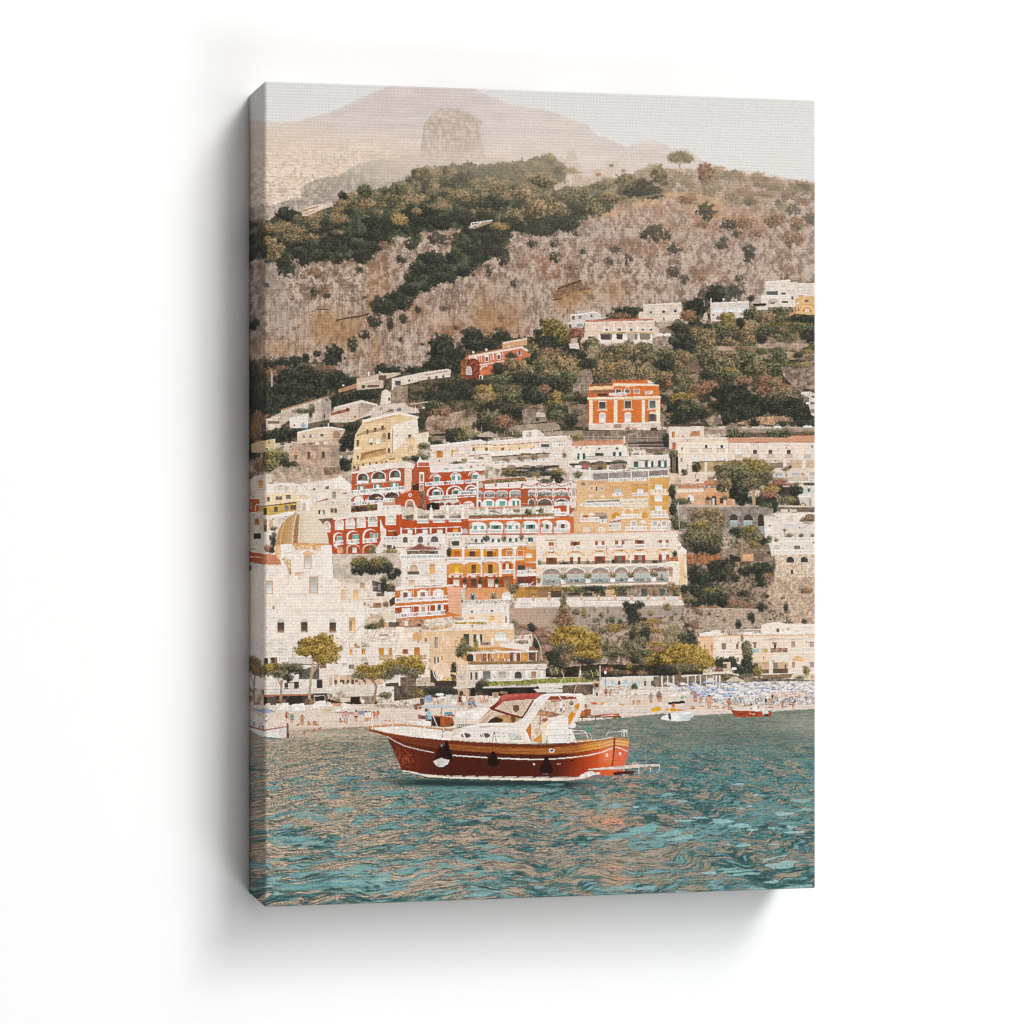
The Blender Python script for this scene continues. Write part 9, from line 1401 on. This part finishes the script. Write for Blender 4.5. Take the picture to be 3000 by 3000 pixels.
P([250, 240, 330, 180, 400, 162, 790, 167, 800, 178, 420, 176, 340, 200, 262, 262], 'f4ede6'); Ln([140, 440, 200, 350, 245, 312], 5, 'b9a898'); Rc(247, 275, 270, 298, '6f645c'); Rc(253, 280, 266, 294, 'e6ded6'); P([150, 582, 170, 600, 212, 705, 195, 708, 150, 620], 'f3ece5')
sub('arch_panel'); P([722, 285, 745, 266, 768, 275, 766, 310, 655, 515, 637, 522, 634, 470, 640, 415], 'd58a24'); El(706, 352, 27, 29, 'efe3d4'); El(706, 352, 20, 22, 'd58a24'); El(706, 352, 15, 16, 'e6d0b0'); Ln([700, 340, 710, 352, 700, 362], 4, 'a8742c')
CUR = mb; sub('seat_hood', 'cream hood of the helm seat'); P([338, 722, 340, 540, 370, 490, 440, 440, 540, 410, 610, 412, 636, 440, 640, 560, 675, 560, 730, 700, 640, 722], 'efe4d9', tex=.03); P([338, 720, 340, 545, 372, 492, 470, 440, 390, 520, 372, 620, 380, 720], 'ecd3b4', a=.9); P([460, 560, 610, 560, 610, 720, 460, 722], 'e3e0dc', a=.6); Ln([375, 560, 400, 510, 480, 460, 600, 432], 4, 'c9b09a'); Ln([370, 575, 640, 565], 4, 'd0bba8'); Ln([612, 565, 612, 720], 4, 'd0bba8'); El(700, 520, 24, 30, 'ece4dc')
for q in ((520, 190, 600, 260, 690, 380), (370, 250, 420, 320, 490, 410), (0, 290, 60, 350)): Ln(list(q), 4, '7a6658')
Ln([530, 190, 640, 330], 9, 'efe6de'); Ln([610, 190, 625, 203, 640, 190], 6, 'efe6de')
sub('rail', 'steel rails round the deck')
Ln([375, 722, 372, 660, 400, 636, 640, 625, 840, 605, 880, 610, 900, 640, 900, 695], 8, 'cdc4bc'); Ln([400, 640, 405, 722], 6, 'b9aea6'); Ln([690, 578, 820, 585, 845, 620, 862, 672], 8, 'd9d0c8'); Ln([634, 628, 636, 720], 6, 'c4b9b0'); Ln([655, 615, 650, 680, 665, 720], 7, 'a84c2c'); Ln([1070, 648, 1075, 610, 1095, 598, 1240, 592, 1300, 590], 7, 'e0d8d0')
for x in (1243, 1268, 1300): Ln([x, 568, x, 652], 10 if x > 1260 else 6, 'e6ded6')
Ln([1252, 570, 1310, 585], 8, 'e6ded6'); Ln([690, 688, 760, 685], 5, 'a3978e')
sub('rope'); Ln([660, 720, 675, 790, 715, 830, 735, 860, 738, 880], 7, 'a8492a'); Ln([762, 700, 765, 770, 735, 812], 7, 'b5603c'); Ln([740, 690, 745, 800], 5, '7a5a48')
sub('hull_fitting'); P([415, 800, 430, 786, 475, 786, 486, 805, 475, 830, 430, 832], 'cfc3b8'); P([430, 812, 440, 798, 470, 795, 470, 808, 445, 822], '4a3a30')
for x, y in ((1075, 860), (1225, 845)): El(x, y, 14, 20, 'f0dccd'); El(x, y, 8, 12, 'e3b8a4')
for x in (517, 543): El(x, 957, 8, 9, 'c9a898'); El(x, 957, 4, 5, '5a2a1e')
P([235, 950, 262, 955, 258, 975, 245, 975], 'd9c8bc'); Rc(655, 915, 710, 930, '2f1a14')
for x in (1635, 1660, 1690): El(x - 1700, 800, 4, 5, '3a2a20')
def Fender(x, y, w, h, top, bot=None, rope=None):
    sub('fender'); 
    if rope: Ln(rope, 5, '1f1a18')
    P([x - w * .12, y - h * .62, x + w * .12, y - h * .62, x + w * .3, y - h * .2, x + w * .5, y + h * .05, x + w * .45, y + h * .3, x, y + h * .45, x - w * .45, y + h * .3, x - w * .5, y + h * .05, x - w * .3, y - h * .2], top, tex=.1)
    if bot: P([x - w * .5, y + h * .12, x - w * .2, y + h * .02, x, y - h * .04, x + w * .2, y + h * .02, x + w * .5, y + h * .06, x + w * .42, y + h * .22, x + w * .1, y + h * .38, x - w * .1, y + h * .38, x - w * .36, y + h * .28], bot, tex=.06)
Fender(390, 1000, 150, 190, '261512', None, [396, 640, 390, 760, 388, 880]); Ln([345, 1070, 410, 1074], 5, 'b5a498')
tile('P')
Fender(1490, 920, 140, 170, '241411', None, [1500, 590, 1480, 700, 1480, 820]); Ln([1500, 590, 1525, 710], 5, '2a2420')
Fender(960, 850, 130, 240, '1f1512'); Fender(900, 900, 186, 250, '2f1813', 'cfc9c2', [925, 540, 912, 660]); P([890, 760, 903, 728, 914, 760], '6d93ad')
sub('rail', 'steel bow rail'); Ln([120, 385, 300, 440, 520, 492, 700, 520, 920, 545, 1200, 565, 1480, 592, 1700, 612], 6, 'cfc6be'); Ln([560, 375, 800, 400, 1060, 430, 1330, 465], 8, 'd9d0c8'); Ln([125, 390, 120, 570], 12, 'e6ded6')
for x0, y0, x1, y1 in ((190, 405, 222, 582), (330, 450, 378, 605), (512, 490, 552, 628), (700, 522, 745, 645), (920, 545, 950, 660), (1118, 560, 1165, 668), (1335, 580, 1385, 690), (1565, 600, 1610, 708), (800, 400, 860, 545), (1030, 425, 1075, 540)): Ln([x0, y0, x1, y1], 8, 'e6ded6')
for q in ((340, 350, 330, 400, 345, 470), (340, 355, 420, 345, 560, 375), (560, 380, 590, 440, 600, 500), (520, 430, 515, 480)): Ln(list(q), 4, 'd9d0c8')
for x in (1060, 1085, 1110, 1135, 1160, 1190, 1220): Ln([x, 440 + (x - 1060) * .1, x + 10, 540], 5, 'e6ded6')
El(925, 538, 12, 10, 'b5482c'); Ln([940, 545, 938, 600], 6, 'b5482c'); El(272, 468, 14, 12, 'd9845c'); El(315, 468, 14, 12, 'd9845c'); El(305, 525, 12, 12, 'b5a498')
tile('Q'); sub('antenna', 'thin white antenna'); Ln([430, 150, 500, 80, 600, -20], 6, 'e3dad2')
tile('N'); part('printed_flag', 'furled flag on a slanting pole behind the arch of the main boat in the print'); Ln([475, 1500, 520, 1330, 545, 1210], 8, 'd0a888'); P([530, 1240, 548, 1250, 550, 1330, 525, 1350], 'e6dcd2'); P([528, 1240, 538, 1245, 532, 1320, 522, 1330], '7a9a78'); P([540, 1300, 550, 1320, 535, 1350, 528, 1345], 'c4604c')

# ---------------------------------------------------------------- crowded small marks of the town, sharpness and grain
tile('Z')
hs = np.array([p[0] in ('printed_house', 'printed_church', 'printed_terrace', 'dome') for p in PARTS])
rd = mesh_seed(91); _k = 0
while _k < 1500:
    x, y = rd.uniform(740, 2390), rd.uniform(1260, 2060)
    cx, cy = to_dots(x, y); cx = int(cx); cy = int(cy); i = IDS[cy, cx]
    if not hs[i] or IMG[cy, cx].min() < .62: _k += .2; continue
    _k += 1
    if PARTS[i][0] in ('printed_church', 'dome') and rd.rand() < .8: continue
    t = rd.rand(); w, h = rd.uniform(2, 7), rd.uniform(2, 8)
    if t < .35: w, h = rd.uniform(8, 34), 1.8
    elif t < .5: w, h = 1.8, rd.uniform(6, 18)
    Rc(x, y, x + w, y + h, ('8a6f5c', 'b58a68', '6b5546', 'f6ede4', 'c9a384', 'f3e8dd', 'a3907f', 'd9b48e')[int(rd.rand() * 8)], a=rd.uniform(.3, .75), ident=False)
def soft(a): return (a + np.roll(a, 1, 0) + np.roll(a, -1, 0) + np.roll(a, 1, 1) + np.roll(a, -1, 1)) / 5
_b = soft(soft(IMG))
_w = sm(470, 700, SY)[..., None]
IMG += np.clip((IMG - _b) * .65 * _w, -.10, .12)
_g = np.random.RandomState(77).rand(NY, NX).astype(np.float32)
_g = (_g + np.roll(_g, 1, 0) + np.roll(_g, 1, 1)) / 3 - .5
_k = fbm(XX / 3.1, YY / 3.1, 191, 2) - .5
IMG *= (1 + (_g * .10 + _k * .07) * (.35 + .65 * sm(430, 640, SY)))[..., None]
np.clip(IMG, .01, .98, out=IMG)

LAMPS = ((.4, .65, 262), (.65, 1, 180), (.65, -.7, 94), (.15, .2, 160), (.4, -.7, 76), (-.6, -.3, 22), (-.6, 0, 12), (.9, 0, 34))
WE = 0.0

# ================================================================ the scene in Blender
import bpy
from mathutils import Matrix, Vector

S = .7 / HEI                                     # photo units -> metres: the canvas is 70 cm tall
LIT = 1.16                                      # light on the canvas front
scene = bpy.context.scene
col = scene.collection
# specks too small to be pieces of their own go to the piece behind them
_cnt = np.bincount(IDS.ravel(), minlength=len(PARTS))
_map = np.arange(len(PARTS), dtype=np.int16)
for i, (n, par, lb, gr) in enumerate(PARTS):
    if par is not None and _cnt[i] < 26: _map[i] = par
    if par is None and _cnt[i] < 26 and not any(q[1] == i for q in PARTS): _map[i] = 0 if i == 0 else _map[i - 1]
IDS[:] = _map[IDS]

def lin(c): return np.where(c <= .04045, c / 12.92, ((c + .055) / 1.055) ** 2.4)
INK = (lin(IMG) / LIT).astype(np.float32)

# grid of canvas points: woven relief, edges rounded over the bars
jj, ii = np.meshgrid(np.arange(NX + 1), np.arange(NY + 1))
u = (jj - NS) * G; v = ii * G
def weave(a, b):
    row = np.floor(b / 9.0 + .5)
    ph = fbm(a / 60.0, row * .73, 301, 2) * 7
    dip = (.5 - .5 * np.cos(2 * np.pi * (b + 1.2 * (vn(a / 25., b / 60., 305) - .5)) / 9.0)) ** 1.3
    dash = .62 + .38 * np.cos(2 * np.pi * a / 9.3 + ph) 
    return dip * dash * (.6 + .8 * vn(a / 14., b / 11., 307))
relief = -weave(u, v) * 1.7
R = 9.0; E = 3.2
fl = np.clip(1 - np.abs(u) / R, 0, 1) ** 2 * E
fr = np.clip(1 - (WID - u) / R, 0, 1) ** 2 * E
ft = np.clip(1 - v / R, 0, 1) ** 2 * E; fb = np.clip(1 - (NY * G - v) / R, 0, 1) ** 2 * E
front = u >= 0
x = np.where(front, u + fl - fr, fl - relief)
y = np.where(front, -DEP + fl + fr + ft + fb - relief, -DEP - u + fl)
z = HEI - v - ft + fb
x = np.where(front, x, x + ft + fb)
PT = np.stack([(x - WID / 2) * S, y * S, z * S], -1).astype(np.float32)

mat = bpy.data.materials.new('printed_canvas'); mat.use_nodes = True
nt = mat.node_tree; bs = nt.nodes['Principled BSDF']
at = nt.nodes.new('ShaderNodeAttribute'); at.attribute_name = 'ink'
tc = nt.nodes.new('ShaderNodeTexCoord'); nz = nt.nodes.new('ShaderNodeTexNoise'); nz.inputs['Scale'].default_value = 900
rg = nt.nodes.new('ShaderNodeMapRange'); rg.inputs['To Min'].default_value = .93; rg.inputs['To Max'].default_value = 1.07
mx = nt.nodes.new('ShaderNodeVectorMath'); mx.operation = 'SCALE'
nt.links.new(tc.outputs['Object'], nz.inputs['Vector']); nt.links.new(nz.outputs['Fac'], rg.inputs['Value'])
nt.links.new(at.outputs['Vector'], mx.inputs[0]); nt.links.new(rg.outputs['Result'], mx.inputs['Scale'])
nt.links.new(mx.outputs['Vector'], bs.inputs['Base Color'])
bs.inputs['Roughness'].default_value = .9; bs.inputs['Specular IOR Level'].default_value = .12

def grid_mesh(name, cells, pts, ink, parent):
    """one mesh from chosen cells (rows, columns) of a grid of points"""
    r, c = cells
    W = pts.shape[1]
    q = np.stack([r * W + c, (r + 1) * W + c, (r + 1) * W + c + 1, r * W + c + 1], 1)
    uq, inv = np.unique(q.ravel(), return_inverse=True)
    me = bpy.data.meshes.new(name); n = len(r)
    me.vertices.add(len(uq)); me.vertices.foreach_set('co', pts.reshape(-1, 3)[uq].ravel())
    me.loops.add(n * 4); me.loops.foreach_set('vertex_index', inv.astype(np.int32).ravel())
    me.polygons.add(n); me.polygons.foreach_set('loop_start', np.arange(0, n * 4, 4, dtype=np.int32))
    a = me.attributes.new('ink', 'FLOAT_VECTOR', 'FACE'); a.data.foreach_set('vector', ink[r, c].astype(np.float32).ravel())
    me.update(); me.materials.append(mat)
    o = bpy.data.objects.new(name, me); col.objects.link(o)
    if parent: o.parent = parent
    return o

root = bpy.data.objects.new('canvas_print', None); col.objects.link(root)
root.empty_display_size = .05
root['label'] = 'tall stretched canvas print of a seaside hill town and wooden yacht on a white wall'
root['category'] = 'canvas print'

order = np.argsort(IDS.ravel(), kind='stable'); srt = IDS.ravel()[order]
objs = {}
todo = sorted(range(len(PARTS)), key=lambda i: PARTS[i][1] is not None)
for i in todo:
    n, par, lb, gr = PARTS[i]
    a, b = np.searchsorted(srt, [i, i + 1])
    if a == b: continue
    f = order[a:b]
    o = grid_mesh(n, (f // NX, f % NX), PT, INK, objs.get(par, root))
    objs[i] = o
    if lb: o['label'] = lb
    if gr: o['group'] = gr

# the canvas folded over the other three edges of its frame, the print mirrored onto them
nd = 24; dd = np.linspace(0, DEP - 1, nd + 1)
def edge(line_pts, inks):
    n = line_pts.shape[0]
    g = np.repeat(line_pts[None], nd + 1, 0).copy()
    g[..., 1] = line_pts[None, :, 1] + (dd * S)[:, None] * (1 - (line_pts[None, :, 1] + DEP * S) / (DEP * S))
    return grid_mesh('canvas_edge', tuple(a.ravel() for a in np.mgrid[0:nd, 0:n - 1]), g.astype(np.float32), inks, root)
stp = [int(t / G) for t in dd[:-1]]
edge(PT[0, NS:][::-1], np.stack([INK[min(t, NY - 1), NS:][::-1] for t in stp]))
edge(PT[NY, NS:], np.stack([INK[NY - 1 - t, NS:] for t in stp]))
edge(PT[:, NX][::-1], np.stack([INK[:, NX - 1 - t][::-1] for t in stp]))

# wall
wm = bpy.data.materials.new('white_wall'); wm.use_nodes = True
nt = wm.node_tree; bs = nt.nodes['Principled BSDF']
tc = nt.nodes.new('ShaderNodeTexCoord'); nz = nt.nodes.new('ShaderNodeTexNoise'); nz.inputs['Scale'].default_value = 3; nz.inputs['Detail'].default_value = 8
cr = nt.nodes.new('ShaderNodeValToRGB'); cr.color_ramp.elements[0].color = (.86, .86, .86, 1); cr.color_ramp.elements[1].color = (.89, .89, .89, 1)
nt.links.new(tc.outputs['Object'], nz.inputs['Vector']); nt.links.new(nz.outputs['Fac'], cr.inputs['Fac']); nt.links.new(cr.outputs['Color'], bs.inputs['Base Color'])
bs.inputs['Roughness'].default_value = .95; bs.inputs['Specular IOR Level'].default_value = 0
me = bpy.data.meshes.new('wall')
me.from_pydata([(-3, 0, -1.6), (3, 0, -1.6), (3, 0, 2.4), (-3, 0, 2.4), (-3, .1, -1.6), (3, .1, -1.6), (3, .1, 2.4), (-3, .1, 2.4)], [],
               [(0, 1, 2, 3), (7, 6, 5, 4), (0, 4, 5, 1), (1, 5, 6, 2), (2, 6, 7, 3), (3, 7, 4, 0)])
me.materials.append(wm); wall = bpy.data.objects.new('wall', me); col.objects.link(wall)
wall['kind'] = 'structure'; wall['label'] = 'plain bright white wall behind the canvas print'

# camera: a long lens, level with the middle of the canvas, from its left
cam = bpy.data.cameras.new('camera'); co = bpy.data.objects.new('camera', cam); col.objects.link(co)
cx = -XL * CA - FPX * SA; cy = -XL * -SA - FPX * CA
co.location = ((cx - WID / 2) * S, (cy - DEP) * S, HEI / 2 * S)
co.rotation_euler = (math.pi / 2, 0, -ANG)
cam.sensor_width = 36; cam.lens = FPX / 3000 * 36; cam.shift_y = -(1500 - CYP) / 3000; cam.clip_start = .05; cam.clip_end = 50
scene.camera = co

# light: a studio ring of soft boxes, strongest high on the right (right, up per metre out; power)
for tx, ty, watt in LAMPS:
    l = bpy.data.lights.new('soft_box', 'AREA'); l.shape = 'SQUARE'; l.size = 5.2; l.energy = watt * 4
    o = bpy.data.objects.new('soft_box', l); col.objects.link(o)
    p = Vector((tx * 12, -12, .35 + ty * 12)); d = (Vector((0, 0, .35)) - p).normalized()
    r = d.cross(Vector((0, 0, 1))).normalized()
    o.matrix_world = Matrix.Translation(p) @ Matrix((r, r.cross(d), -d)).transposed().to_4x4()
w = bpy.data.worlds.new('World'); scene.world = w; w.use_nodes = True
w.node_tree.nodes['Background'].inputs['Color'].default_value = (1, 1, 1, 1)
w.node_tree.nodes['Background'].inputs['Strength'].default_value = WE
vs = scene.view_settings; vs.view_transform = 'Standard'; vs.look = 'None'; vs.exposure = 0; vs.gamma = 1; vs.use_curve_mapping = False
scene.cycles.max_bounces = 6
